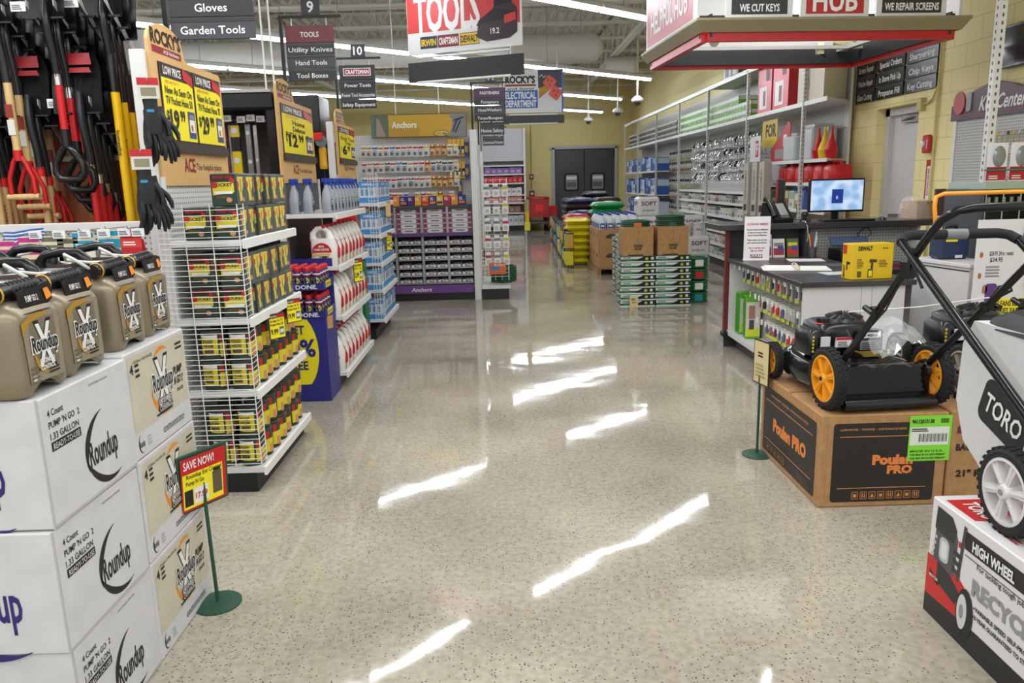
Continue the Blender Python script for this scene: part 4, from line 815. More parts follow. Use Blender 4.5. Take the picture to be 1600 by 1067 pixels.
mb = MB(); mb.quad((.38, -.013, .005), (.21, 0, 0), (0, 0, .28), C('#7d7d80', .5)); mb.add([(.34, -.0128, .28), (.4, -.0128, .28), (.42, -.0134, .15), (.38, -.0134, .05), (.395, -.0134, .28)], [(0, 1, 2, 3)], GLD)
for a, b in (((.42, .06), (.48, .22)), ((.45, .05), (.52, .2)), ((.44, .2), (.56, .24))): mb.cyl((a[0], -.016, a[1]), (b[0], -.016, b[1]), .009, C('#3b3b3e', .4), 6)
mb.build('nail_picture', s_)
mb = MB(); mb.quad((-.6, -.013, .01), (.2, 0, 0), (0, 0, .27), C('#5f6a58', .6)); mb.add([(-.56, -.0134, .02), (-.44, -.0134, .02), (-.52, -.0134, .24), (-.55, -.0134, .24)], [(0, 1, 2, 3)], C('#a08a78', .6)); mb.quad((-.61, -.0136, .01), (.015, 0, 0), (0, 0, .27), C('#2b8a8a')); mb.build('path_picture', s_)
for x in (-.3, .25): MB().cyl((x, .0, .29), (x, 0, 1.95), .006, WHITE, 6).build('hanger_rod', s_)
# blister cards on pegs
def blister(c, pic, pic2):
    t = thing('blister_pack', 'x', 'blister pack', group='blister packs on the anchors pegboard')
    MB().box(-.034, .034, -.002, .002, 0, .145, c, 0).build('backing_card', t)
    mb = MB(); mb.prism(rr(.052, .07, .014), (0, -.002, .05), X_, Z_, (0, -.016, 0), pic); mb.build('blister', t)
    mb = MB(); mb.quad((-.032, -.0026, .1), (.064, 0, 0), (0, 0, .024), pic2); mb.quad((-.026, -.0188, .02), (.034, 0, 0), (0, 0, .036), C('#56585c')); mb.build('print', t); return t
BP = [Many(blister(C(a), C(b, .25), C(c))) for a, b, c in (('#e2e2e0', '#b9bcc0', '#c32a2a'), ('#dedede', '#8a8d92', '#3a3f48'), ('#e8e6e0', '#c9b8a8', '#b8863a'), ('#d8dadd', '#9db0b8', '#2a5fa8'), ('#c98a2a', '#d8b070', '#7a3a1a'), ('#d4d2c8', '#c8cdc9', '#d8c62a'))]
rnd = random.Random(11)
for r in range(4):
    z = (1.93, 1.73, 1.53, 1.335)[r]
    for k in range(17):
        x = -1.74+.074*k
        if r == 3 and (k in (0, 1, 2, 8, 14, 16)): continue
        kd = rnd.choice((0, 0, 1, 2, 3)) if k < 11 else rnd.choice((4, 2, 5, 4, 1))
        BP[kd].put((x, 10.2+rnd.uniform(-.01, .01), z+rnd.uniform(-.006, .006)-.085), rnd.uniform(-.1, .1), 'blister pack on the anchors pegboard, %s row down, %s along' % (ORD[r], ORD[k]))
        mb = MB(); mb.tube([(0, .15, 0), (0, -.03, 0), (0, -.036, .014)], .0022, GALV, 4); mb.quad((-.012, -.038, -.012), (.024, 0, 0), (0, 0, .02), WHITE); tag(mb.build('peg_hook', loc=(x, 10.205, z+.047)), 'steel peg hook of the anchors board, %s row down, %s along' % (ORD[r], ORD[k]), 'hook', 'peg hooks')
YD = C('#d9a81c', .4)
for r, z in enumerate((1.83, 1.55)):
    for k in range(4):
        t_ = thing('drill_bit_pack', 'yellow drill bit pack, %s row, %s from the upright' % (('upper', 'lower')[r], ORD[3-k]), 'drill bit', (-.63+.055*k, 10.22, z), 0, 'yellow bit packs'); MB().box(-.024, .024, -.01, .01, 0, .22, YD, .003).build('tube', t_); mb = MB().quad((-.02, -.0105, .03), (.04, 0, 0), (0, 0, .1), INK); mb.quad((-.012, -.011, .04), (.024, 0, 0), (0, 0, .05), C('#e9e3c8')); mb.build('print', t_); MB().tube([(0, .13, .23), (0, -.01, .23), (0, -.01, .22)], .003, GALV, 4).build('peg_hook', t_)
for i, (x, z) in enumerate(((-.42, 1.83), (-.42, 1.55), (-.52, 1.34))): mb = MB().box(-.03, .03, -.01, .01, 0, .18, C('#2a2f78', .4), .003); mb.quad((-.02, -.0105, .05), (.04, 0, 0), (0, 0, .08), C('#b9a02a')); mb.tube([(0, .13, .19), (0, 0, .19), (0, 0, .178)], .003, GALV, 4); tag(mb.build('blue_bit_pack', loc=(x, 10.22, z)), 'dark blue bit pack beside the yellow packs, %s from the top' % ORD[i], 'drill bit', 'blue bit packs')
# boxes in the upper tray, five-row cartons and bins
cols = ('#e0701a', '#3c2a78', '#d8b21c', '#c22a2a', '#e8862a', '#2a2f80', '#5b2a6b', '#d9921a')
for k in range(14):
    w = .085; mb = MB().box(-w/2, w/2, -.1, .1, 0, .12, C(cols[k % 8], .5), .002); mb.quad((-w/2+.006, -.1006, .02), (w-.012, 0, 0), (0, 0, .03), C(cols[(k+3) % 8])); mb.lines((-w/2+.01, -.101, .065), X_, Z_, w*.6, .04, 3, WHITE)
    tag(mb.build('screw_box', loc=(-1.72+.094*k, 10.19, 1.2205)), 'colourful screw box in the tray under the blister packs, %s along' % ORD[k], 'box', 'screw boxes')
def flat_pack():
    t = thing('anchor_carton', 'x', 'box', group='white anchor cartons'); w = .15
    MB().box(-w, w, -.12, .12, 0, .054, C('#d9d5d8', .45), .002).build('carton', t); mb = MB(); P = C('#8f2a55')
    for s_ in (-1, 1): mb.add([(s_*w*.98, -.1206, .004), (s_*w*.98, -.1206, .05), (s_*w*.6, -.1206, .05), (s_*w*.72, -.1206, .027), (s_*w*.6, -.1206, .004)], [(0, 1, 2, 3, 4)], P)
    mb.quad((-.05, -.1208, .02), (.1, 0, 0), (0, 0, .014), C('#5d5a60')); mb.build('print', t); return t
fp = Many(flat_pack())
for c, x in enumerate((-1.545, -1.195, -.855, -.53)):
    for k in range(5): fp.put((x, 10.19, .8705+.064*k), 0, 'white anchor carton with plum ends, column %s from the upright, %s up' % (ORD[3-c], ORD[k]))
    for k in range(4): ab('carton_divider', x-.155, x+.155, 10.07, 10.33, .926+.064*k, .9335+.064*k, GALV)
def bin_(): 
    t = thing('parts_bin', 'x', 'bin', group='small parts bins'); w = .074
    mb = MB().box(-w, w, -.02, .2, 0, .006, C('#4a4a4e', .5)).box(-w, -w+.004, -.02, .2, 0, .075, C('#55555a', .5)).box(w-.004, w, -.02, .2, 0, .075, C('#55555a', .5)).box(-w, w, .196, .2, 0, .085, C('#3a3a3e', .5)).box(-w, w, -.022, -.018, 0, .045, C('#8b8b90', .4)); mb.build('bin_box', t)
    mb = MB().quad((-.064, -.0225, .008), (.128, 0, 0), (0, 0, .03), WHITE); mb.quad((-.03, -.0228, .014), (.025, 0, 0), (0, 0, .018), C('#8a3038')); mb.lines((.0, -.0228, .012), X_, Z_, .05, .02, 2, INK); mb.build('label', t)
    mb = MB()
    for k in range(14): mb.cb((random.uniform(-.055, .055), random.uniform(0, .15), .035+random.uniform(0, .025)), (.02, .02, .012), C(random.choice(('#b9bcc2', '#6b6f78', '#a33a3a', '#d8d8d6', '#3f5f9a'))))
    o = mb.build('hardware', t); o['kind'] = 'stuff'; return t
bm = Many(bin_())
for r in range(6):
    z = (.215, .315, .415, .525, .625, .725)[r]
    for c in range(8): bm.put(((-1.545, -1.195, -.855, -.53)[c//2]+(-.077, .077)[c % 2], 10.08, z+.0005), 0, 'grey parts bin of the anchors wall, %s row up, %s column from the upright' % (ORD[r], ORD[7-c]))
    ab('bin_shelf', XL, -.37, 10.06, 10.34, z-.012, z, GALV)
# end rack with small packs
t = thing('wire_end_rack', 'white wire endcap rack of small hanging packs beside the anchors wall', 'rack', (-.08, 9.9, 0))
def eb(name, a, b, c, d, e, f, m, bv=0): return MB().box(a+.08, b+.08, c-9.9, d-9.9, e, f, m, bv).build(name, t)
eb('kick_base', -.27, .08, 9.9, 10.9, 0, .14, BLACK); eb('base_deck', -.27, .11, 9.89, 10.9, .14, .18, SHELFW); eb('back_panel', -.275, -.26, 9.95, 10.9, .18, 1.7, PEGY)
mb = MB(); 
for k in range(26): mb.cyl((-.18, -.01, .3+.049*k), (.165, -.01, .3+.049*k), .0035, WHITE, 4)
for k in range(5): mb.cyl((-.18+.086*k, -.014, .25), (-.18+.086*k, -.014, 1.54), .0035, WHITE, 4)
mb.build('wire_grid', t); 
mb = MB()
for k in range(26): mb.cyl((.165, -.01, .3+.049*k), (.165, .95, .3+.049*k), .0035, WHITE, 4)
for k in range(6): mb.cyl((.168, -.01+.19*k, .25), (.168, -.01+.19*k, 1.54), .0035, WHITE, 4)
mb.build('wire_front', t)
sp = []
for a, b in (('#e4e2de', '#c33038'), ('#dfe3e2', '#3f8a5a'), ('#e8e6e4', '#7a7d84'), ('#e4d9d6', '#c8c62a')):
    q = thing('seal_pack', 'x', 'small pack', group='small packs on the wire rack'); MB().box(-.042, .042, -.006, 0, -.13, .0, C(a, .4), .002).build('pack', q)
    mb = MB().quad((-.04, -.0065, -.035), (.08, 0, 0), (0, 0, .03), C(b)); mb.prism(rr(.05, .05, .02), (0, -.006, -.085), X_, Z_, (0, -.006, 0), C('#b9b9b4', .3)); mb.build('print', q); MB().tube([(0, .02, .0), (0, -.03, .01)], .003, GALV, 4).build('peg_hook', q); MB().box(-.03, .03, -.032, -.03, .005, .04, WHITE).build('tag', q); sp.append(Many(q))
for r in range(5):
    for c in range(3): sp[rnd.choice((0, 1, 2, 2, 3))].put((-.17+.115*c, 9.868, 1.44-.215*r), 0, 'small pack on the wire end rack, %s row down, %s across' % (ORD[r], ORD[c]))
mb = MB().box(-.12, .1, -.008, 0, -.15, .0, C('#d8632a', .45), .002); mb.quad((-.1, -.0085, -.1), (.12, 0, 0), (0, 0, .06), C('#4a7aa0')); mb.text('FLOAT', (.02, -.009, -.03), X_, Z_, .03, WHITE, .14, .02); tag(mb.build('orange_pack', loc=(-.05, 9.87, .48)), 'wide orange pack at the foot of the wire end rack', 'pack')
for k in range(4): MB()
mb = MB()
for k in range(7): mb.tube([(.0+.16*math.cos(a), .18*math.sin(a), .02+.03*k) for a in [2*PI*q/20 for q in range(20)]], .016, C('#1f5a3c', .4), 7, True)
mb.box(-.16, .16, -.02, .02, .0, .01, C('#1f5a3c', .4)); tag(mb.build('hose_coil', loc=(.02, 10.3, .181)), 'dark green hose coil on the base of the wire end rack', 'garden hose')
mb = MB().cyl((0, 0, .0), (0, 0, .14), .03, YD, 10).cyl((0, .0, .14), (0, .0, .3), .035, C('#a08a5a', .6), 10); mb.box(-.04, .04, -.04, .04, -.12, 0, C('#c8c41c', .5), .01); mb.cyl((0, 0, .3), (-.29, .02, .31), .006, GALV, 5); tag(mb.build('yellow_tool', loc=(.36, 10.6, .95)), 'yellow and tan tool hanging off the far side of the wire end rack', 'tool')
for y, l_ in ((13.2, 'third run behind the anchors wall'), (16.2, 'fourth run behind the anchors wall')):
    t = thing('far_gondola', 'white gondola end carrying an aisle sign, %s' % l_, 'gondola', (-.6, y, 0)); MB().box(-1.6, .25, -.02, .02, .15, 2.08, C('#c9c8c6', .5)).build('back_panel', t); MB().box(.2, .27, -.3, .3, 0, 2.1, SHELFW, .004).build('end_upright', t); MB().box(-1.6, .25, -.4, .4, 0, .15, BLACK).build('kick_base', t)
    for z in (.5, .9, 1.3, 1.7): MB().box(-1.6, .2, -.35, .35, z-.03, z, SHELFW).build('shelf', t)
# shelf unit against the back wall
t = thing('back_wall_shelf', 'tall white shelf unit against the back wall left of the shopping carts', 'shelf unit', (0, 24.2, 0)); 
def wb(name, a, b, c, d, e, f, m, bv=0): return MB().box(a, b, c-24.2, d-24.2, e, f, m, bv).build(name, t)
wb('back_panel', -2.5, .78, 24.55, 24.6, 0, 3.06, C('#c3c3c6', .5)); wb('white_header', -2.5, .77, 24.0, 24.05, 2.1, 3.05, C('#c6c6ca', .5)); wb('end_upright', .74, .8, 23.95, 24.6, 0, 3.06, SHELFW); wb('kick_base', -2.5, .74, 23.95, 24.5, 0, .16, BLACK)
for z in (.2, .55, 1.1, 1.45, 1.72, 1.98): wb('shelf', -2.5, .8, 23.9, 24.55, z-.04, z, SHELFW)
def goods(i, z, h, n, x0, w, c, c2, lab):
    for k in range(n):
        mb = MB().box(0, w*.95, 0, .3, 0, h*random.uniform(.85, 1), C(c, .5)); mb.quad((w*.2, -.002, h*.25), (w*.5, 0, 0), (0, 0, h*.3), C(c2)); tag(mb.build('stock_box', loc=(x0+w*k, 23.95, z+.0005)), '%s on the back wall shelf, %s from its near end' % (lab, ORD[n-1-k]), 'box', 'stock on the back wall shelf')
goods(0, 1.72, .2, 6, -.45, .19, '#8a6aa8', '#b9a6cc', 'purple box'); goods(1, 1.45, .2, 8, -.5, .15, '#c0242c', '#d86a6e', 'red box'); goods(2, 1.1, .22, 7, -.45, .16, '#d6d6d4', '#9a9a9c', 'white box'); goods(3, .86, .18, 6, -.4, .18, '#c9807a', '#dba49e', 'salmon box') if 0 else None
wb('shelf', -2.5, .8, 23.9, 24.55, .82, .86, SHELFW); goods(3, .86, .2, 6, -.4, .18, '#c9807a', '#dba49e', 'salmon box'); goods(4, .2, .3, 7, -.4, .16, '#cfcfd0', '#98989a', 'grey-white book-like box'); goods(5, .55, .22, 6, -.4, .17, '#8a6a4a', '#a88a6a', 'brown box')
# alarm boxes and conduit on the back wall
MB().cyl((1.02, 25.07, 4.2), (1.02, 25.07, .4), .012, C('#a8974e', .6), 6).build('trim_1', kind='structure')
for i, (z, s_) in enumerate(((1.62, .13), (1.09, .17))): mb = MB().box(-s_/2, s_/2, -.05, 0, -s_*.6, s_*.6, C('#8e2a22', .4), .006); mb.prism(rr(s_*.45, s_*.45, .02), (0, -.05, 0), X_, Z_, (0, -.006, 0), WHITE); tag(mb.build('alarm_box', loc=(1.02, 25.09, z)), '%s red alarm box on the conduit beside the swing doors' % ('upper small' if i == 0 else 'lower larger'), 'alarm')
# shopping carts nested
def cart():
    t = thing('shopping_cart', 'x', 'shopping cart', group='nested shopping carts'); GR = C('#5d5d60', .4, .6)
    MB().prism([(-.27, .42), (.27, .42), (.29, .95), (-.29, .95)], (0, -.4, 0), X_, Z_, (0, .015, 0), C('#a81d22', .4)).build('basket_front', t)
    mb = MB()
    for s_ in (-1, 1): mb.prism([(-.4, .45), (.42, .62), (.45, 1.0), (-.4, .95)], (s_*.28-.008, 0, 0), Y_, Z_, (.016, 0, 0), C('#8d1c20', .4))
    mb.build('basket_side', t); MB().box(-.27, .27, -.39, .42, .44, .47, C('#8d1c20', .4)).build('basket_floor', t); MB().cyl((-.3, -.42, 1.0), (.3, -.42, 1.0), .02, RED, 8).build('handle', t)
    mb = MB()
    for s_ in (-1, 1): mb.tube([(s_*.27, -.4, .98), (s_*.27, -.36, .45), (s_*.28, -.38, .28), (s_*.28, .4, .2), (s_*.22, .42, .45)], .014, GR, 6)
    mb.tube([(-.28, -.38, .27), (.28, -.38, .27)], .014, GR, 6); mb.box(-.27, .27, -.36, .38, .22, .25, GR); mb.build('frame', t)
    MB().quad((-.12, -.402, .58), (.24, 0, 0), (0, 0, .22), C('#e0262a', .4)).build('front_badge', t)
    for x in (-.28, .28):
        for y in (-.38, .38): MB().lathe([(0, -.015), (.06, -.015), (.06, .015), (0, .015)], RUBBER, 12, (x, y, .06), (1, 0, 0)).tube([(x, y, .06), (x, y, .24)], .012, GR, 5).build('caster', t)
    return t
ct = Many(cart())
for k in range(4): ct.put((1.17-.02*k, 23.75+.22*k, 0), 0, 'red nested shopping cart by the back wall, %s in the line' % ORD[k])
mb = MB().box(-.16, .16, -.1, .1, 0, .72, C('#c8161c', .4), .02); mb.box(-.13, .13, -.103, -.1, .1, .62, C('#d31e24', .4)); tag(mb.build('basket_stack', loc=(1.62, 24.4, 0)), 'red hand basket tower beside the shopping carts', 'basket')
mb = MB().box(-.05, .05, -.05, .05, 0, .33, C('#a8a6a2', .5), .01); tag(mb.build('bollard', loc=(1.76, 24.9, 0)), 'short grey post guarding the swing door frame', 'post')
# ================================================================== stock stacked in the middle of the aisle
HBW = C('#dedfdc', .5); HBK = C('#151a18', .45); HBG = C('#1f6a45', .45)
def rake_box():
    t = thing('hose_reel_box', 'x', 'box', group='flat green and white boxes'); w, d, h = .205, .15, .074
    MB().box(-w, w, -d, d, 0, h, HBG, .003).build('carton', t); mb = MB()
    for o, u, L_ in ((Vector((-w, -d-.0008, 0)), X_, 2*w), (Vector((-w-.0008, d, 0)), -Y_, 2*d)):
        n = u.cross(Z_)*.0006; mb.quad(o, u*L_, Z_*.014, HBW); mb.quad(o+Z_*.04, u*L_*.62, Z_*.028, HBW); mb.add([o+n+u*L_*a+Z_*b for a, b in ((.42, .016), (.98, .016), (.98, .068), (.66, .068), (.5, .04))], [(0, 1, 2, 3, 4)], HBK)
        mb.lines(o+n*2+u*L_*.05+Z_*.048, u, Z_, L_*.3, .016, 2, HBK); mb.add([o+n*2+u*L_*(.74+.05*math.cos(q))+Z_*(.042+.016*math.sin(q)) for q in [PI*k/5 for k in range(10)]], [tuple(range(10))], C('#b8c42a')); mb.quad(o+n*2+u*L_*.12+Z_*.018, u*L_*.2, Z_*.016, C('#2f8a58')); mb.quad(o+n*3+u*L_*.86+Z_*.03, u*L_*.08, Z_*.03, HBW)
    mb.build('print', t); return t
rb = Many(rake_box())
for c, (x, y, n, nm) in enumerate(((1.605, 9.17, 8, 'left-front'), (2.02, 9.16, 8, 'right-front'), (1.66, 9.62, 11, 'tall rear'), (2.03, 9.6, 8, 'low rear'), (1.68, 10.1, 10, 'far rear'))):
    for k in range(n): rb.put((x+random.uniform(-.008, .008), y+random.uniform(-.008, .008), .075*k), random.uniform(-.02, .02), 'flat green and white box in the %s column of the aisle stack, %s up' % (nm, ORD[k]))
GH = C('#1f6e47', .4)
def coil(n, mat, R=.13, r=.0135):
    mb = MB()
    for k in range(n): mb.tube([((R-.008*(k % 2))*math.cos(a), (R-.008*(k % 2))*math.sin(a), r+.024*k) for a in [2*PI*q/24 for q in range(24)]], r, mat, 7, True)
    return mb
cm_ = None
for k in range(4):
    t = thing('garden_hose', 'green garden hose coil at the right end of the flat box stack, %s up' % ORD[k], 'garden hose', (2.37, 9.33, .14*k), group='green hose coils'); coil(5, GH, .13, .0145).build('coil', t); MB().box(-.05, .05, -.148, -.13, .02, .1, C(('#2a8a9a', '#e8e6e0', '#c8281e', '#e8e6e0')[k], .5), .003).build('label_wrap', t)
def brown(label, x, y):
    t = thing('brown_carton', label, 'carton', (x, y, .6015)); w, d, h = .18, .19, .335
    mb = MB(); mb.loft([(0, w, d, 0, 0), (h, w-.005, d-.01, 0, 0)], KRAFT, 4, 2, True, False) if 0 else mb.box(-w, w, -d, d, 0, h, KRAFT, .004); mb.build('carton', t)
    mb = MB(); mb.text('GARDEN', (0, -d, .12), X_, Z_, .028, INK, .11, .04); mb.text('HOSE', (0, -d, .085), X_, Z_, .028, INK, .08, .04); mb.lines((-.12, -d-.001, .005), X_, Z_, .24, .025, 1, INK); mb.cyl((0, -d-.001, .0), (0, -d-.001, h), .0015, C('#8a6238'), 4); mb.build('print', t)
    MB().box(-w+.01, w-.01, -d-.003, -d+.0, h, h+.004, KRAFT).build('flap', t); return t
brown('brown garden carton on the left of the flat box stack', 1.60, 9.2); brown('brown garden carton on the right of the flat box stack', 2.01, 9.2)
for i, (x, n) in enumerate(((1.6, 3), (2.01, 5))):
    t = thing('garden_hose', 'dark green hose coil on top of the %s brown carton' % ('left', 'right')[i], 'garden hose', (x, 9.2, .9375), group='hoses on brown cartons'); coil(n, C('#1f4f38', .4), .165, .012).build('coil', t); MB().box(-.05, .04, -.185, -.16, .0, .05, C(('#c8763a', '#2a5a40')[i])).build('label_wrap', t)
mb = MB().box(-.05, .05, -.002, .002, 0, .13, C('#dcc88e', .6)); mb.lines((-.03, -.0025, .08), X_, Z_, .06, .03, 2, INK); mb.text('49.99', (0, -.002, .055), X_, Z_, .016, INK, .05, .02); tag(mb.build('stack_card', loc=(1.55, 8.99, .0)), 'small tan price card leaning at the foot of the flat box stack', 'price card')
# cartons and white bottles on a pallet
t = thing('wood_pallet', 'low wooden pallet under the brown cartons of white bottles', 'pallet', (1.85, 12.85, 0)); WD = C('#9a7444', .7)
for k in range(5): MB().box(-.34, .34, -.7+.32*k, -.6+.32*k, .09, .105, WD).build('deck_board', t)
for x in (-.31, 0, .31): MB().box(x-.03, x+.03, -.7, .7, 0, .09, WD).build('runner', t)
cb_ = thing('bottle_carton', 'x', 'carton', group='cartons on the pallet'); MB().box(-.16, .16, -.2, .2, 0, .305, KRAFT, .004).build('carton', cb_); mb = MB()
for o, u in ((Vector((.03, -.2008, .2)), X_), (Vector((-.1608, -.02, .2)), -Y_)): mb.add([o+u*(.075*math.cos(a))+Z_*(.035*math.sin(a)+.01*math.cos(a)) for a in [2*PI*q/14 for q in range(14)]], [tuple(range(14))], C('#4a3a2c', .6))
mb.build('print', cb_); cm2 = Many(cb_)
for q in range(2):
    for i in range(2):
        for j in range(3): cm2.put((1.69+.325*i, 12.37+.41*j, .1055+.306*q), 0, 'brown carton on the bottle pallet, %s layer, %s column, %s from the front' % (tier[q], ('aisle-side', 'inner')[i], ORD[j]))
wb_ = thing('white_bottle', 'x', 'bottle', group='white bottles with blue caps'); MB().loft([(0, .05, .05, 0, 0), (.01, .056, .056, 0, 0), (.13, .056, .056, 0, 0), (.17, .045, .045, 0, 0), (.2, .02, .02, 0, 0), (.215, .02, .02, 0, 0)], C('#d9dee2', .3), 16, 2.6).build('bottle', wb_)
MB().cyl((0, 0, .215), (0, 0, .24), .022, C('#2a3f9e', .4), 12).build('cap', wb_); mb = MB().prism(rr(.075, .08, .01), (0, -.0565, .055), X_, Z_, (0, -.001, 0), C('#2d4ba0', .4)); mb.prism(rr(.075, .08, .01), (-.0565, 0, .055), Y_, Z_, (-.001, 0, 0), C('#2d4ba0', .4)); mb.quad((-.025, -.058, .04), (.05, 0, 0), (0, 0, .03), WHITE); mb.build('label', wb_); wm = Many(wb_)
for i in range(5):
    for j in range(6): wm.put((1.6+.128*i, 12.25+.19*j, .718), 0, 'blue-capped white bottle on the pallet, row %s from the front, %s from the aisle' % (('one', 'two', 'three', 'four', 'five', 'six')[j], ORD[i]))
# bags
def bag(w, d, h, mat, col2, text=None):
    mb = MB(); n = 12; vs = []; m = 8
    for s_ in (1, -1):
        for i in range(n+1):
            for j in range(m+1):
                u = -1+2*i/n; v = -1+2*j/m; hh = h/2*(max(0, 1-abs(u)**4)*max(0, 1-abs(v)**4))**.32
                vs.append((w/2*u*(1+.04*math.sin(5*v)), d/2*v*(1+.03*math.sin(4*u)), h/2+s_*hh*(1+.08*math.sin(7*u+3*v))))
    fs = []; o = (n+1)*(m+1)
    for i in range(n):
        for j in range(m):
            a = i*(m+1)+j; fs.append((a, a+m+1, a+m+2, a+1)); fs.append((o+a, o+a+1, o+a+m+2, o+a+m+1))
    mb.add(vs, fs, mat, True)
    return mb
BAGC = {'green': ('#1f8a4a', '#dfe8dc'), 'yellow': ('#d8c81e', '#3a3a2a'), 'red': ('#c01f2a', '#e8d8d8'), 'black': ('#25222a', '#5a4a3a'), 'blue': ('#2e3560', '#a8a8b8'), 'brown': ('#3c2a28', '#8a6a58')}
def bagtype(c, w, d, h):
    a, b = BAGC[c]; t = thing('%s_bag' % c, 'x', 'bag', group='bags stacked along the aisle'); bag(w, d, h, C(a, .28), None).build('sack', t)
    mb = MB(); zz = lambda x, y: h/2+h/2*((1-abs(2*x/w)**4)*(1-abs(2*y/d)**4))**.32*(1+.08*math.sin(14*x/w+6*y/d))+.003
    N = 6; X0, X1, Y0, Y1 = -w*.3, w*.3, -d*.28, d*.2
    vs = [(X0+(X1-X0)*i/N, Y0+(Y1-Y0)*j/N, zz(X0+(X1-X0)*i/N, Y0+(Y1-Y0)*j/N)) for i in range(N+1) for j in range(N+1)]
    mb.add(vs, [(i*(N+1)+j, (i+1)*(N+1)+j, (i+1)*(N+1)+j+1, i*(N+1)+j+1) for i in range(N) for j in range(N)], C(b, .35), True)
    mb.build('print_panel', t); MB().box(-w/2-.015, -w/2+.02, -d*.42, d*.42, h/2-.006, h/2+.006, C(a, .35)).build('seal_end', t); return Many(t)
BG = {c: bagtype(c, w, d, h) for c, w, d, h in (('green', .58, .42, .135), ('yellow', .44, .5, .13), ('red', .5, .5, .13), ('black', .62, .46, .135), ('blue', .62, .46, .135), ('brown', .62, .46, .135))}
for k in range(9): BG['green'].put((1.9+random.uniform(-.02, .02), 13.95, .121*k), random.uniform(-.06, .06), 'green bag in the single green stack behind the white bottles, %s up' % ORD[k])
for k in range(7): BG['yellow'].put((1.5+random.uniform(-.02, .02), 13.92-.3, .118*k+.0), random.uniform(-.06, .06), 'yellow bag in the stack at the aisle edge, %s up' % ORD[k]) if 0 else BG['yellow'].put((1.37+random.uniform(-.01, .01), 13.98, .118*k), random.uniform(-.06, .06), 'yellow bag in the stack at the aisle edge, %s up' % ORD[k])
for k in range(7): BG['red'].put((1.48+random.uniform(-.02, .02), 15.0, .12*k), random.uniform(-.06, .06), 'red bag in the stack behind the yellow bags, %s up' % ORD[k])
for s_, (x, y, n) in enumerate(((1.72, 17.2, 9), (2.36, 17.3, 9), (1.74, 18.0, 9), (2.2, 18.1, 10), (1.75, 16.4, 7))):
    for k in range(n):
        c = ('black', 'blue', 'brown')[(k*2+s_) % 3]; BG[c].put((x+random.uniform(-.03, .03), y+random.uniform(-.03, .03), .121*k), random.uniform(-.08, .08), '%s soil bag in stack %s of the dark bags before the swing doors, %s up' % (c, ('one', 'two', 'three', 'four', 'five')[s_], ORD[k]))
# small racks of goods along the foot of the stacks
for k in range(9):
    y = 13.3+.82*k; x = 1.17+.022*k
    t = thing('floor_rack', 'small dark floor rack of bright packs at the aisle edge, %s from the front' % ORD[k], 'rack', (x, y, 0), 0, 'small floor racks')
    f = MB()
    for a in (-.05, .05):
        for b in (-.2, .2): f.cyl((a, b, 0), (a, b, .62), .006, BLACK, 5)
    for z in (.06, .35, .61): f.box(-.06, .06, -.21, .21, z-.006, z+.006, BLACK)
    f.build('frame', t)
    for q in range(2):
        for j in range(3): MB().box(-.075, .05, -.21+.14*j, -.21+.14*j+.13, (.066, .356)[q], (.066, .356)[q]+random.uniform(.16, .24), C(random.choice(('#d8c82a', '#2a5fb0', '#e8e4da', '#d8c82a', '#c8a04a', '#4aa0d8', '#3b6a3a', '#b02a2a')), .45), .006).build('pack', t)
    MB().box(-.084, -.08, -.12, .0, .45, .6, C('#d8c89a', .6)).build('price_card', t)
# paper packs
pk = thing('paper_pack', 'x', 'paper pack', group='white paper packs'); mb = MB().box(-.17, .17, -.17, .17, 0, .3, C('#dcdad8', .35), .03); mb.build('pack', pk); mb = MB().text('SOFT', (0, -.17, .2), X_, Z_, .06, C('#6a2a5a'), .24, .03); mb.text('paper', (0, -.17, .1), X_, Z_, .04, C('#3a2a5a'), .2, .0); mb.text('SOFT', (-.17, 0, .2), -Y_, Z_, .06, C('#6a2a5a'), .24, .03); mb.build('print', pk); pm = Many(pk)
for i in range(3):
    for q in range(3): pm.put((2.34+.345*i, 12.35, .3005*q), 0, 'white paper pack in the block behind the brown cartons, %s across, %s up' % (ORD[i], ORD[q]))
pm.put((2.33, 12.4, .902), .05, 'white paper pack standing alone on top of the paper block')
for i in range(3):
    for q in range(2): pm.put((2.34+.345*i, 11.95, .3005*q), 0, 'white paper pack in the front row of the block, %s across, %s up' % (ORD[i], ORD[q]))
for i in range(5): 
    mb = MB().lathe([(0, 0), (.082, 0), (.09, .18), (.096, .18), (.096, .2), (0, .202)], C('#dddbd8', .4), 20); mb.text('FILL', (0, -.087, .1), X_, Z_, .03, C('#8a2a3a'), .1, .02, off=.003); tag(mb.build('white_tub', loc=(2.25+.2*i, 11.95, .6015)), 'round white tub with a lid on the paper packs, %s across' % ORD[i], 'tub', 'white tubs')
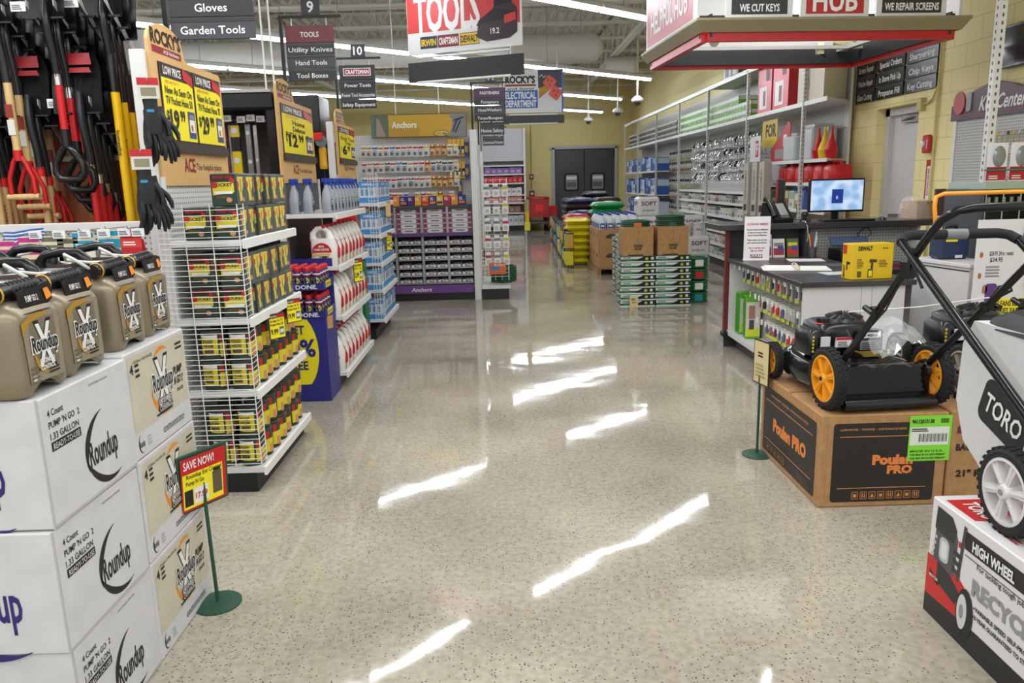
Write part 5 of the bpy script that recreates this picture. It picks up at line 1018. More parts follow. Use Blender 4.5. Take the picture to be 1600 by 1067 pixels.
# ================================================================== wall of shelving on the right
PY = (8.75, 9.42, 11.55, 13.72, 15.9, 18.2, 20.6, 22.7)
XF = 3.63
SLOTP = C('#d3d2cf', .4)
def post(mb, x, y, z0, z1, w=.04):
    mb.box(x-w/2, x+w/2, y-w/2, y+w/2, z0, z1, SLOTP)
    n = int((z1-z0)/.05)
    for k in range(n): mb.quad((x-w/2-.0006, y+w*.12, z0+.02+.05*k), (0, -w*.24, 0), (0, 0, .022), C('#4a4a4a', .7)); mb.quad((x-w*.12, y-w/2-.0006, z0+.02+.05*k), (w*.24, 0, 0), (0, 0, .022), C('#4a4a4a', .7))
    return mb
LOW = (.17, .38, .6, .85, 1.07, 1.25)
slat = None
for b in range(7):
    y0, y1 = PY[b], PY[b+1]; cy = (y0+y1)/2
    t = thing('shelving_bay', 'white wall shelving bay, %s from the service counter end' % ORD[b], 'shelf unit', (3.9, cy, 0), 0, 'wall shelving bays')
    def sb(name, a, c, d, e, f, g, m, bv=0): return MB().box(a-3.9, c-3.9, d-cy, e-cy, f, g, m, bv).build(name, t)
    yb = y0 if b else 9.3
    def shelf_(name, xa, z0_, z1_, m):
        if b: return sb(name, xa, 4.12, y0+.002, y1-.002, z0_, z1_, m)
        return MB().prism([(xa-3.9, y0-cy), (.22, 9.3-cy), (.22, y1-cy-.002), (xa-3.9, y1-cy-.002)], (0, 0, z0_), X_, Y_, (0, 0, z1_-z0_), m).build(name, t)
    sb('back_panel', 4.12, 4.15, yb, y1, .1, 2.98, PEGY if b else WHITE); sb('kick_base', XF+.06, 4.12, yb, y1, 0, .13, C('#3a3a3c', .5))
    if b: sb('top_beam', XF-.02, XF+.02, y0, y1, 2.93, 2.99, SHELFW)
    post(MB(), XF-3.9, y1-cy, 0, 2.97).build('slotted_post', t)
    s_ = shelf_('top_shelf', XF, 2.29, 2.325, SHELFW); MB().box(XF-.012-3.9, XF-3.9, y0-cy, y1-cy, 2.28, 2.33, WHITE).build('price_rail', s_)
    for z in (LOW if b >= 2 and b < 4 else (.17, .6, 1.07, 1.39, 1.66) if b < 2 else (.17, .6, 1.1, 1.65) if b > 4 else (.17, .6)):
        s_ = shelf_('shelf', XF+.03, z-.025, z, SHELFW); MB().box(XF+.018-3.9, XF+.03-3.9, y0-cy, y1-cy, z-.035, z+.005, WHITE).build('price_rail', s_)
# near end post of the first bay, braces
def stock(name, label, cat, grp, y, z, w, d, h, col, col2, tops=None, x=3.68):
    mb = MB().box(0, d, -w*.48, w*.48, 0, h, C(col, .45), .002)
    mb.quad((-.0007, w*.48, h*.55), (0, -w*.96, 0), (0, 0, h*.4), C(col2, .45)); mb.quad((-.0012, w*.3, h*.15), (0, -w*.45, 0), (0, 0, h*.2), C(random.choice(('#5a5d63', '#9a9da3', '#7a4a4a', '#3a4a6a'))))
    mb.quad((d*.05, -w*.48-.0007, h*.55), (d*.9, 0, 0), (0, 0, h*.4), C(col2, .45))
    return tag(mb.build(name, loc=(x, y, z)), label, cat, grp)
gi = 0
for k in range(31):
    y = 16.2-.152*k
    for q in range(3 if y > 12.2 else 2): stock('green_box', 'green and white top-shelf box, %s from the dark boxes, %s up' % (ORD[k], ORD[q]), 'box', 'green boxes on the top wall shelf', y, 2.3255+.122*q, .15, .3, .12, '#6fae3a', '#e2e6dc')
for k in range(34):
    y = 22.2-.175*k
    for q in range(3): stock('dark_box', 'dark pale-lidded top-shelf box, %s from the back wall, %s up' % (ORD[k], ORD[q]), 'box', 'dark boxes on the top wall shelf', y, 2.3255+.112*q, .17, .3, .11, '#2f352f', '#b9bcae')
PALE = ('#d9dbd6', '#c9c8b8', '#b9c6c9', '#cfc9a8', '#8a8f96', '#d8d2cc', '#a8b8a0', '#5a5650', '#c8a8a0', '#e2e0da')
for si, z in enumerate(LOW[:-1]):
    for k in range(27):
        y = 15.75-.158*k
        if y < 11.6: continue
        stock('shelf_pack', 'small pack on wall shelf %s from the floor, %s along from the far post' % (('one', 'two', 'three', 'four', 'five')[si], ORD[k]), 'pack', 'small packs on the wall shelves', y, z+.0005, .15, .25, (.15, .16, .17, .15, .13)[si]*random.uniform(.8, 1), PALE[(k//3*5+si*3+k % 2) % 10], PALE[(k//2*3+si) % 10])
for si, z in enumerate((.17, .6, 1.07)):
    for k in range(13):
        y = 11.42-.2*k
        if y < 9.5: break
        stock('shelf_carton', 'carton on a low wall shelf behind the counter, %s shelf, %s along' % (ORD[si], ORD[k]), 'box', 'cartons behind the counter', y, z+.0005, .19, .3, random.uniform(.16, .26), ('#c99a3a', '#d8d4ca', '#b03a3a', '#8a6a4a', '#e0dcd0', '#c8b070')[(k+si) % 6], PALE[(k*3+si) % 10])
for si, (z, h) in enumerate(((1.65, .36), (1.1, .42), (.6, .4), (.17, .36))):
    for k in range(16):
        y = 22.5-.27*k
        if y < 18.3: continue
        stock('blue_carton', 'blue and white far-bay carton, %s shelf down, %s from the back wall' % (ORD[si], ORD[k]), 'box', 'cartons in the far wall bays', y, z+.0005, .26, .3, h*random.uniform(.75, 1), ('#2f5fae', '#2f5fae', '#cfd6dc', '#3a6ab8', '#e0e0de')[(k*2+si) % 5], ('#c9d6e6', '#3f6fb8', '#8fa8c8')[k % 3])
# chrome hanging goods
def faucet(v):
    t = thing('chrome_fitting', 'x', 'fitting', group='chrome fittings on the wall pegs'); mb = MB(); a = .07 if v == 0 else .05
    if v == 0: mb.tube([(.1, 0, -.08), (.09, 0, .0), (.06, 0, .05), (.0, .0, .07), (-.06, 0, .05), (-.09, 0, -.01), (-.08, .0, -.07)], .013, CHROME, 8); mb.lathe([(0, -.02), (.03, -.02), (.03, .0), (.013, .01)], CHROME, 12, (.1, 0, -.08))
    elif v == 1: mb.tube([(.1, 0, .04), (.0, .02, .05), (-.08, .04, .0), (-.1, .03, -.06)], .012, CHROME, 8); mb.lathe([(0, 0), (.035, 0), (.03, .03), (0, .035)], CHROME, 12, (-.1, .03, -.07))
    else: mb.tube([(.1, 0, .02), (.02, -.02, .04), (-.06, -.03, .03), (-.1, -.02, -.02), (-.07, 0, -.07)], .016, C('#3a3b3e', .25, .8), 8)
    mb.build('spout', t); mb = MB().box(-.122, -.12, -.035, .035, -.13, -.06, WHITE); mb.quad((-.1225, .025, -.085), (0, -.05, 0), (0, 0, .015), INK); mb.build('price_card', t); MB().cyl((.12, 0, -.055), (-.12, 0, -.06), .003, GALV, 4).build('peg_hook', t); return Many(t)
FT = [faucet(v) for v in range(3)]; rnd = random.Random(5)
for b, (ya, yb) in enumerate(((11.65, 13.65), (13.8, 15.8))):
    for r in range(4):
        for k in range(13):
            FT[rnd.choice((0, 0, 1, 2))].put((3.98, ya+(yb-ya)*(k+.5)/13, 2.1-.2*r+rnd.uniform(-.01, .01)), rnd.uniform(-.15, .15), 'chrome fitting on a wall peg, %s bay of pegs, %s row down, %s along' % (('nearer', 'farther')[b], ORD[r], ORD[k]))
st = thing('hanging_strip', 'x', 'hanging pack', group='long packs hung in the wall bay'); mb = MB().box(-.01, .01, -.045, .045, -.5, 0, C('#bfbdb4', .4), .003); mb.build('strip', st); mb = MB()
for k in range(6): mb.prism(rr(.07, .05, .015), (-.01, 0, -.45+.075*k), -Y_, Z_, (-.03, 0, 0), C(('#8a6a3a', '#d8d8d4', '#5a5a5c', '#a8b070', '#c9c7c0', '#3a3a3c')[k], .4))
mb.build('blister_row', st); MB().cyl((.1, 0, .01), (-.05, 0, .0), .004, GALV, 4).build('peg_hook', st); sm_ = Many(st)
for r in range(3):
    for k in range(15): sm_.put((4.0-.02*(k % 3), 16.05+.145*k, 2.1-.6*r), 0, 'long pack hung in the wall bay beyond the fittings, %s row down, %s along' % (ORD[r], ORD[k]))
# goods on the near shelves: signs, grey boxes, funnels, fuel cans
def slab(name, label, cat, pts, x, y, z, th, m, rot=0, extra=None):
    t = thing(name, label, cat, (x, y, z), rot); MB().prism(pts, (0, 0, 0), -Y_, Z_, (th, 0, 0), m).build('panel', t)
    if extra: mb = MB(); extra(mb); mb.build('print', t)
    return t
slab('sale_sign', 'yellow FOR sign behind the red arrow signs on the upper shelf', 'sign', [(-.3, 0), (.3, 0), (.3, .36), (-.3, .36)], 3.74, 10.9, 1.87, .004, C('#e0c01e', .45), 0, lambda mb: mb.text('FOR', (0, -.05, .22), -Y_, Z_, .16, INK, .42, .04))
slab('stacked_sign', 'red and white sale sign leaning against the yellow FOR sign', 'sign', [(-.32, 0), (.3, .0), (.34, .46), (.26, .5), (-.36, .16)], 3.7, 10.35, 1.66, .01, C('#b51f2a', .45), 0, lambda mb: (mb.quad((-.001, .2, .04), (0, -.3, 0), (0, 0, .12), C('#8e8c8e')), mb.quad((-.001, -.1, .2), (0, -.12, 0), (0, 0, .14), WHITE)))
slab('clear_sign', 'small white sign with a red F at the shelf post', 'sign', [(-.22, 0), (.22, 0), (.22, .34), (-.22, .34)], 3.58, 11.0, 1.68, .004, C('#e3e2e2', .3), 0, lambda mb: (mb.quad((-.001, -.02, .06), (0, -.12, 0), (0, 0, .22), C('#b5202a')), mb.text('F', (-.001, -.08, .17), -Y_, Z_, .14, WHITE, .07, .05)))
GB = C('#c3c6c9', .4)
for i, (y, h) in enumerate(((10.0, .34), (9.62, .42), (9.85, .44))): mb = MB().box(0, .3, -.2, .2, 0, h*.9, GB, .02).box(.03, .27, -.17, .17, h*.9, h, GB, .01); tag(mb.build('grey_mailbox', loc=(3.68+.06*i, y-.02*i, 1.6605+.0)), 'pale grey box on the upper shelf beside the red signs, %s of three' % ORD[i], 'box', 'grey boxes') if i < 2 else None
for i, (y, c) in enumerate(((9.3, '#c4141c'), (9.13, '#e8c81a'), (8.94, '#c4141c'))): mb = MB().lathe([(.055, 0), (.075, .1), (.03, .22), (.014, .3), (.012, .36), (0, .36)], C(c, .35), 16).lathe([(0, 0), (.055, 0)], C(c, .35), 16); tag(mb.build('funnel', loc=(3.78, y, 1.6605)), ('red funnel beside the grey boxes', 'yellow funnel between the two red ones', 'red funnel at the open end of the shelf')[i], 'funnel')
def gascan():
    t = thing('fuel_can', 'x', 'fuel can', group='red fuel cans'); mb = MB(); mb.loft([(0, .12, .12, 0, 0), (.015, .13, .13, 0, 0), (.17, .13, .13, 0, 0), (.2, .11, .11, 0, 0)], RED, 20, 5); mb.build('can_body', t); MB().tube([(0, -.09, .19), (0, -.08, .235), (0, .05, .24), (0, .08, .195)], .017, RED, 8).build('handle', t); MB().cyl((0, .09, .19), (0, .1, .24), .028, C('#8e1016', .4), 12).build('cap', t)
    MB().quad((-.1305, .07, .05), (0, -.13, 0), (0, 0, .09), C('#d84a44', .4)).build('label', t); return Many(t)
gc = gascan()
for r, z in enumerate((1.3905, 1.0705)):
    for k in range(6): gc.put((3.82, 10.25-.285*k, z), 0, 'red fuel can on the %s can shelf, %s from the far end' % (('upper', 'lower')[r], ORD[k])) if not (r and k < 4) else None
for k in range(3): mb = MB().loft([(0, .1, .07, 0, 0), (.2, .1, .07, 0, 0), (.25, .05, .04, 0, 0)], C('#3f63ad', .4), 16, 4).cyl((0, 0, .25), (0, 0, .28), .03, WHITE, 10); tag(mb.build('blue_jug', loc=(3.78, 9.85-.18*k, 1.0705)), 'blue jug on the lower can shelf, %s from the far end' % ORD[k], 'jug', 'blue jugs')
for i, (y, lean) in enumerate(((10.95, -.11), (10.6, -.09), (10.3, -.1))):
    t = thing('long_carton', 'long grey-brown carton leaning on the shelf front behind the counter, %s from the far side' % ORD[i], 'carton', (3.5, y, .95), 0, 'long leaning cartons'); t.rotation_euler = (lean, .03, 0); MB().box(-.05, .05, -.1, .1, 0, .72, C('#b9b2a6', .6), .003).build('carton', t); mb = MB().text('DOOR CLOSER KIT', (-.0505, -.0, .42), Z_, Y_, .05, INK, .4, .02); mb.quad((-.051, .06, .06), (0, -.12, 0), (0, 0, .09), INK); mb.build('print', t)
for i in range(2):
    t = thing('poster_box', 'tall red and white boxed product on the top shelf, %s from the green boxes' % ORD[i], 'box', (3.68, 11.0-.62*i, 2.3255), 0, 'red poster boxes'); MB().box(0, .25, -.28, .28, 0, .72, C('#c32630', .4), .004).build('carton', t); mb = MB().quad((-.001, .2, .06), (0, -.3, 0), (0, 0, .3), WHITE); mb.quad((-.0015, .05, .1), (0, -.1, 0), (0, 0, .2), C('#7a1f26')); mb.quad((-.0015, -.05, .42), (0, -.15, 0), (0, 0, .26), C('#4a1a1e')); mb.build('print', t)
t = thing('beige_cabinet_box', 'large beige carton with a round mark at the end of the top shelf', 'carton', (3.66, 9.3, 2.3255)); MB().prism([(0, -.35), (.42, .02), (.42, .42), (0, .42)], (0, 0, 0), X_, Y_, (0, 0, .6), C('#d6cdb8', .55)).build('carton', t); mb = MB(); mb.lathe([(.05, 0), (.065, 0)], C('#8a8270'), 18, (-.001, .12, .2), (-1, 0, 0), 1, 1, False); mb.quad((-.001, -.05, .05), (0, -.004, 0), (0, 0, .5), C('#a89f8a')); mb.quad((-.001, .12, .35), (0, -.01, 0), (0, 0, .2), C('#a89f8a')); mb.build('print', t)
for k in range(6): mb = MB().cyl((.1, 0, 0), (-.12, 0, -.01), .005, GALV, 5); mb.box(-.125, -.12, -.02, .02, -.03, .02, WHITE); tag(mb.build('peg_hook', loc=(4.02, 9.6-.05*k, 2.02)), 'empty steel hook on the white end panel, %s from the funnels' % ORD[k], 'hook', 'empty hooks')
for i, (y, h) in enumerate(((12.9, .3), (12.5, .36))): mb = MB().box(0, .3, -.2, .2, 0, h, C(('#c9c7c2', '#5a5a5e')[i], .5), .004); mb.quad((-.001, .1, .05), (0, -.2, 0), (0, 0, .2), C(('#5a5a5e', '#c9c7c2')[i])); tag(mb.build('top_box', loc=(3.7, y, 2.995)), ('pale box on the very top beam of the shelving', 'dark box beside the pale one on the top beam')[i], 'box')
MB().box(3.62-3.9, 4.12-3.9, -1.3, 1.3, 2.97, 2.995, SHELFW).build('top_board', None, 'white board lying on the top beam under the two boxes', 'board', None, None, (3.9, 12.7, 0))
# ================================================================== hanging signs
def slat(mb, w, z0, z1, m, th=.014): mb.box(-w/2, w/2, -th/2, th/2, z0, z1, m, .002); return mb
def aisle_sign(x, y, ztop, w, num, head, rows, label, headcol, pole=True, rh=.1, zfoot=2.1, hh=.17, nz=None, side=-1, hz=None, plate=.14):
    """header and row plates hung from an arm on a post; ztop = top of the plates"""
    t = thing('aisle_sign', label, 'sign', (x, y, 0)); z = ztop
    if pole:
        px = side*(w/2+.03); MB().box(px-.012, px+.012, -.012, .012, zfoot, ztop+.075, BLACK).build('post', t); MB().box(min(px, px-side*(w+.09)), max(px, px-side*(w+.09)), -.01, .01, ztop+.055, ztop+.075, BLACK).build('arm', t)
        mb = MB()
        for s_ in (-1, 1): mb.cyl((s_*w*.36, 0, ztop), (s_*w*.36, 0, ztop+.06), .004, STEEL, 5)
        mb.build('hook', t)
    if num:
        n_ = MB(); n_.box(-plate/2+.02, plate/2+.02, -.006, .006, ztop+.075, ztop+.075+plate*.85, SIGNBLK, .002).build('number_plate', t); MB().text(num, (.02, -.0062, ztop+.075+plate*.42), X_, Z_, plate*.55, WHITE, None, .02).build('number', t)
    if head:
        m = slat(MB(), w, z-hh, z, headcol); 
        if head == 'CRAFTSMAN': m.box(-w*.38, w*.38, -.0085, -.007, z-hh*.72, z-hh*.2, WHITE); m.box(-w*.36, w*.36, -.0092, -.008, z-hh*.68, z-hh*.24, C('#8e2028')); m.text(head, (0, -.0092, z-hh*.46), X_, Z_, hh*.26, WHITE, w*.66, .03)
        else: m.text(head, (0, -.0072, z-hh*.52), X_, Z_, hh*.3, WHITE, min(w*.75, .028*len(head)), .02)
        m.build('header_plate', t); z -= hh
    for i, r in enumerate(rows):
        m = slat(MB(), w, z-rh+.004, z, SIGNBLK if i % 2 == 0 else SIGNGREY); m.box(-w/2, w/2, -.009, .0, z-.02, z-.004, SIGNGREY if i % 2 == 0 else SIGNBLK)
        if r: m.text(r, (0, -.0072, z-rh*.55), X_, Z_, rh*.36, WHITE, min(w*.92, rh*.255*len(r)), .012)
        m.build('row_plate', t); z -= rh
    return t
aisle_sign(-1.41, 4.1, 2.44, .42, None, None, ('Gloves', 'Garden Tools'), 'dark hanging sign reading Gloves and Garden Tools above the first header board', MAROON, False, .105)
MB().box(-.012, .012, -.012, .012, 2.1, 3.2, BLACK).build('sign_post', None, 'black upright post beside the Gloves sign', 'post', None, None, (-1.66, 4.15, 0))
for x in (-.1, .12): pass
aisle_sign(-1.41, 6.2, 2.69, .365, '9', 'TOOLS', ('Utility Knives', 'Hand Tools', 'Tool Boxes'), 'aisle nine sign with a maroon TOOLS header', C('#6d2029', .35), True, .094, 2.1, .12)
aisle_sign(-1.38, 8.0, 2.66, .355, '10', 'CRAFTSMAN', ('Power Tools', 'Power Tool Accessories', 'Safety Equipment'), 'aisle ten sign listing Power Tools and Safety Equipment', SIGNBLK, True, .092, 2.0, .14)
aisle_sign(-.1, 10.4, 2.69, .41, '11', 'FASTENERS', ('Fasteners', 'Nuts/Washers', 'Tarps/Bungees'), 'aisle eleven sign with a plum FASTENERS header', C('#4f2447', .35), True, .1, 2.14, .12)
aisle_sign(-.1, 13.2, 2.58, .4, None, None, ('Door Locks', 'Home Safety'), 'lower black sign reading Home Safety behind the FASTENERS sign', SIGNBLK, True, .16, 2.1)
aisle_sign(-.11, 16.2, 2.52, .44, None, None, ('Hooks/Hinges', 'Connectors/Terminal'), 'small far black sign reading Connectors under the Home Safety sign', SIGNBLK, True, .15, 2.0)
for i, x in enumerate((-1.47, -1.44)): MB().cyl((0, 0, 2.1), (0, 0, 4.9), .008, WHITE, 6).build('support_rod', None, 'thin white ceiling rod left of the aisle nine sign, %s of the pair' % ORD[i], 'rod', 'ceiling rods', None, (-1.70+.06*i, 5.95, 0))
def banner(label, cx, cy, rz, w, z0, z1, draw, bar):
    t = thing('hanging_banner', label, 'banner', (cx, cy, 0), rz); MB().box(-w/2, w/2, -.006, .006, z0, z1, C('#dcdcdc', .4), .001).build('panel', t); mb = MB(); draw(mb, w, z0, z1); mb.build('print', t)
    MB().box(-w/2-.01, w/2+.01, -.012, .012, bar[0], bar[1], C('#2e2c2d', .4), .003).build('lower_bar', t)
    for z in (z0-.03, bar[0]-.004): MB().cyl((-w*.42, -.016, z), (w*.4, -.016, z), .012, WHITE, 6).build('edge_rail', t)
    for s_ in (-.42, .4): MB().cyl((w*s_, 0, bar[1]-.01), (w*s_, 0, z0+.02), .005, STEEL, 5).build('hook', t)
    for s_ in (-.4, .4): MB().cyl((w*s_, 0, z1), (w*s_, 0, 4.9), .004, STEEL, 5).build('hanger_rod', t)
    return t
RB = C('#c93a38', .4)
def tools(mb, w, z0, z1):
    y = -.0066; H = z1-z0; mb.quad((-w/2+.005, y, z0+.2), (w*.98, 0, 0), (0, 0, .36), RB); mb.text("ROCKY'S", (-.2, y, z0+.6), X_, Z_, .06, INK, .6, .04)
    mb.text('TOOLS', (-.17, y-.001, z0+.375), X_, Z_, .34, WHITE, .7, .035)
    for s_, c, tc, x, fw in (('IRWIN', '#1c2a4a', '#e8c31a', -.37, .16), ('CRAFTSMAN', '#8e2028', '#f0e8e8', -.16, .2), ('DEWALT', '#e0b81a', '#1a1a1a', .065, .18)):
        mb.quad((x-fw/2-.012, y-.001, z0+.05), (fw+.024, 0, 0), (0, 0, .11), C('#2a2020')); mb.quad((x-fw/2-.006, y-.0016, z0+.056), (fw+.012, 0, 0), (0, 0, .098), C(c)); mb.text(s_, (x, y-.0016, z0+.105), X_, Z_, .06, C(tc), fw, .03)
    D = C('#3a3038', .35); D2 = C('#241f24', .35); q = lambda pts, m, o: mb.add([(.14+(a-.14)*1.3, y-o, z0+.06+(b-.06)*.8) for a, b in pts], [tuple(range(len(pts)))[::-1]] , m)
    q([(.14, .12), (.16, .3), (.2, .34), (.26, .36), (.28, .44), (.42, .46), (.46, .4), (.46, .14), (.4, .08), (.22, .06)][::-1], D, .003); q([(.28, .44), (.3, .72), (.42, .72), (.42, .46)][::-1], D2, .004); q([(.14, .24), (.46, .32), (.46, .36), (.28, .42), (.16, .3)][::-1], D2, .0045); q([(.36, .24), (.45, .27), (.45, .36), (.36, .33)][::-1], RB, .005); mb.text('19.2', (.33, y-.0055, z0+.15), X_, Z_, .05, WHITE, .09, .02)
banner('large white and red TOOLS banner hanging over the aisle', -.305, 7.75, -.40, 1.2, 2.73, 3.36, tools, (2.475, 2.66))
def elec(mb, w, z0, z1):
    y = -.0066; mb.text('Discover', (-w*.33, y, z0+.6), X_, Z_, .055, INK, .25, .03); mb.text("ROCKY'S", (-w*.22, y, z0+.5), X_, Z_, .1, INK, w*.5, .05); mb.quad((-w*.48, y, z0+.4), (w*.52, 0, 0), (0, 0, .03), MAROON); mb.text('and Save!', (-w*.22, y, z0+.365), X_, Z_, .03, INK, w*.45, .02)
    mb.quad((-w*.5, y, z0+.07), (w*.57, 0, 0), (0, 0, .27), BLUE); mb.text('ELECTRICAL', (-w*.215, y-.001, z0+.265), X_, Z_, .1, WHITE, w*.52, .03); mb.text('DEPARTMENT', (-w*.215, y-.001, z0+.14), X_, Z_, .1, WHITE, w*.52, .03)
    mb.quad((w*.08, y, z0+.02), (w*.39, 0, 0), (0, 0, z1-z0-.03), C('#d9dadf')); mb.quad((w*.08, y-.0006, z1-.28), (w*.39, 0, 0), (0, 0, .27), C('#3b3a48')); mb.quad((w*.47, y, z0+.0), (w*.03, 0, 0), (0, 0, z1-z0), BLUE)
    O = C('#d2452e', .4); 
    for k in range(6): mb.cyl((w*.09, y-.008, z0+.22+.025*k), (w*.26, y-.008, z0+.34+.02*k), .009, C('#c99a2a', .4), 6)
    mb.prism(rr(.17, .17, .03), (w*.27, y-.002, z1-.2), Vector((.8, 0, -.6)), Vector((.6, 0, .8)), (0, -.02, 0), O); mb.prism(rr(.17, .17, .03), (w*.37, y-.002, z1-.36), Vector((.8, 0, -.6)), Vector((.6, 0, .8)), (0, -.02, 0), O)
    for cx, cz in ((.27, -.2), (.37, -.36)):
        for a, b in ((-.03, .03), (.03, .02), (.0, -.035)): mb.prism(rr(.016, .034, .006), (w*cx+a, y-.022, z1+cz+b), X_, Z_, (0, -.001, 0), INK)
    mb.tube([(w*.1, y-.012, z1-.12), (w*.14, y-.012, z1-.08), (w*.17, y-.012, z1-.13), (w*.21, y-.012, z1-.1)], .008, WHITE, 6)
banner('blue and white ELECTRICAL DEPARTMENT banner beyond the TOOLS banner', .57, 12.6, .03, .94, 2.55, 3.2, elec, (2.385, 2.51))
# ================================================================== canopy over the service counter
CANT = C('#8b8265', .45); CANR = C('#b5161d', .4); CDK = C('#26292b', .5)
cv = thing('counter_canopy', 'suspended tan and red canopy frame over the service counter', 'canopy', (2.45, 6.78, 2.5), math.radians(4)); hx, hy = .99, .76
def fascia(name, a, b, n):
    a, b, n = Vector(a), Vector(b), Vector(n); u = (b-a).normalized(); L_ = (b-a).length
    mb = MB(); prof = [(.0, .0), (.012, 0), (.06, .075), (.06, .092), (.05, .092), (-.0, .02)]
    vs = []; 
    for e, sg in ((a, -1), (b, 1)):
        for p in prof: vs.append(e+n*p[0]+u*sg*p[0]+Z_*(p[1]+.03))
    m = len(prof); mb.add(vs, [tuple(range(m))[::-1], tuple(range(m, 2*m))]+[(i, (i+1) % m, m+(i+1) % m, m+i) for i in range(m)], CANT); f = mb.build(name, cv)
    mb = MB(); d = .035; mb.prism([(-.005, -.03), (-.005, .05), (-.055, .05), (-.055, -.03)], a+u*.04, n, Z_, u*(L_-.08), CANR); mb.build('red_trim', cv)
    mb = MB(); mb.prism([(-.06, 0), (-.06, .16), (-.075, .16), (-.075, 0)], a, n, Z_, u*L_, CDK); mb.build('inner_skirt', cv)
fascia('fascia', (-hx, -hy, 0), (hx, -hy, 0), (0, -1, 0)); fascia('fascia', (hx, -hy, 0), (hx, hy, 0), (1, 0, 0)); fascia('fascia', (hx, hy, 0), (-hx, hy, 0), (0, 1, 0)); fascia('fascia', (-hx, hy, 0), (-hx, -hy, 0), (-1, 0, 0))
def cpanel(name, o, u, w, h, col, txt, extra=None, fr=True):
    o, u = Vector(o), Vector(u); n = u.cross(Z_)
    p = MB(); p.prism([(-w/2, 0), (w/2, 0), (w/2, h), (-w/2, h)], o, u, Z_, -n*.02, C('#d6d4d2', .4)); po = p.build(name, cv)
    mb = MB(); mb.quad(o-u*(w/2-.04)+Z_*.03+n*.001, u*(w-.08), Z_*(h-.04), col); 
    if extra: extra(mb, o+n*.002, u)
    mb.text(txt[0], o+Z_*txt[1]+n*.0022, u, Z_, txt[2], WHITE, txt[3], .025); mb.build('sign_print', po)
B_ = C('#2b2a2e', .4)
cpanel('sign_panel', (-.58, -hy-.04, .115), X_, .5, .6, B_, ('WE CUT KEYS', .075, .05, .3), lambda mb, o, u: mb.quad(o-u*.2+Z_*.15, u*.4, Z_*.4, C('#6d6a70', .4)))
cpanel('sign_panel', (-.01, -hy-.04, .115), X_, .52, .6, C('#b3202a', .4), ('HUB', .125, .15, .34), lambda mb, o, u: None)
cpanel('sign_panel', (.58, -hy-.04, .115), X_, .54, .6, B_, ('WE REPAIR SCREENS', .075, .05, .42), lambda mb, o, u: mb.add([o-u*.0+Z_*.14, o+u*.1+Z_*.14, o+u*.2+Z_*.5, o+u*.02+Z_*.5], [(0, 1, 2, 3)], C('#a89890', .4)))
cpanel('sign_panel', (-hx-.04, 0, .115), -Y_, 1.4, .6, C('#a8262e', .4), ('HELPFUL HUB', .2, .17, 1.05))
MB().box(hx+.03, hx+.05, -.7, .7, .11, .8, C('#cfcdca', .4)).build('sign_panel', cv); MB().box(-.8, .8, hy+.05, hy+.07, .11, .8, C('#cfcdca', .4)).build('sign_panel', cv)
for q in ((-.7, -.5), (-.7, .5), (.7, -.5), (.7, .5)): MB().cyl((q[0], q[1], .2), (q[0], q[1], 2.4), .006, STEEL, 5).build('hanger_rod', cv); 
for s_ in (-.8, .8): MB().box(s_-.03, s_+.03, -hy, hy, .1, .13, GALV).build('cross_bar', cv)
for s_ in (-.5, .5): MB().box(-hx, hx, s_-.02, s_+.02, .1, .13, GALV).build('cross_bar', cv)
MB().text('ACE', (-hx-.035, .45, .08), -Y_, Vector((-.45, 0, .9)), .05, RED, .12, .03, off=.006).build('fascia_lettering', cv)
cam_ = thing('security_camera', 'white turret security camera hanging inside the canopy', 'camera', (1.72, 6.38, 2.63)); MB().lathe([(0, .04), (.045, .04), (.05, .0), (.048, -.05), (.0, -.05)], WHITE, 16).build('mount', cam_); MB().lathe([(0, .04), (.04, .03), (.046, .0), (.035, -.05), (0, -.055)], WHITE, 14, (0, -.01, -.08), (.2, .6, .6)).build('eye_ball', cam_); MB().lathe([(0, .005), (.024, 0)], BLACK, 12, (-.01, -.035, -.115), (-.25, -.7, -.6)).build('lens', cam_); MB().cyl((0, 0, .03), (0, 0, .09), .015, WHITE, 8).build('stem', cam_)
tag(MB().box(-.03, .03, -.03, .03, -.04, .06, C('#d8cfa8', .5), .004).cyl((0, 0, -.02), (.06, 0, -.06), .012, BLACK, 6).build('sensor_box', loc=(2.95, 7.35, 2.60)), 'small cream sensor box at the back inside corner of the canopy', 'sensor')
# ================================================================== service counter
CT = C('#3a383b', .3); CW = C('#d6d4d5', .4); MARB = C('#6e2a2c', .4)
sc = thing('service_counter', 'white L-shaped service counter with charcoal tops and a pegged open side', 'counter', (2.3, 5.9, 0)); ox, oy = 2.3, 5.9
def cbx(name, a, b, c, d, e, f, m, bv=0, par=None): return MB().box(a-ox, b-ox, c-oy, d-oy, e, f, m, bv).build(name, par or sc)
cbx('lower_top', 1.955, 2.72, 4.97, 6.72, .765, .8, CT, .004); cbx('front_panel', 1.985, 2.66, 5.0, 5.02, .13, .765, CW); cbx('far_panel', 1.985, 2.16, 6.66, 6.68, .13, .765, CW); cbx('inner_panel', 2.16, 2.18, 5.02, 6.66, .13, .765, PEGGREY)
cbx('base_ledge', 1.975, 2.18, 5.02, 6.68, .12, .16, CW); cbx('kick_base', 2.06, 2.7, 5.05, 6.66, 0, .12, C('#47464a', .5)); cbx('right_panel', 2.64, 2.66, 5.02, 6.66, .13, .765, CW)
for x in (2.37, 2.44): cbx('panel_seam', x-.001, x+.001, 4.998, 5.0, .13, .765, C('#8d8b8c', .5))
cbx('corner_trim', 1.945, 1.985, 6.66, 6.7, .14, 1.06, MARB, .004); cbx('foot_bumper', 1.93, 2.0, 6.62, 6.72, .1, .15, BLACK, .012)
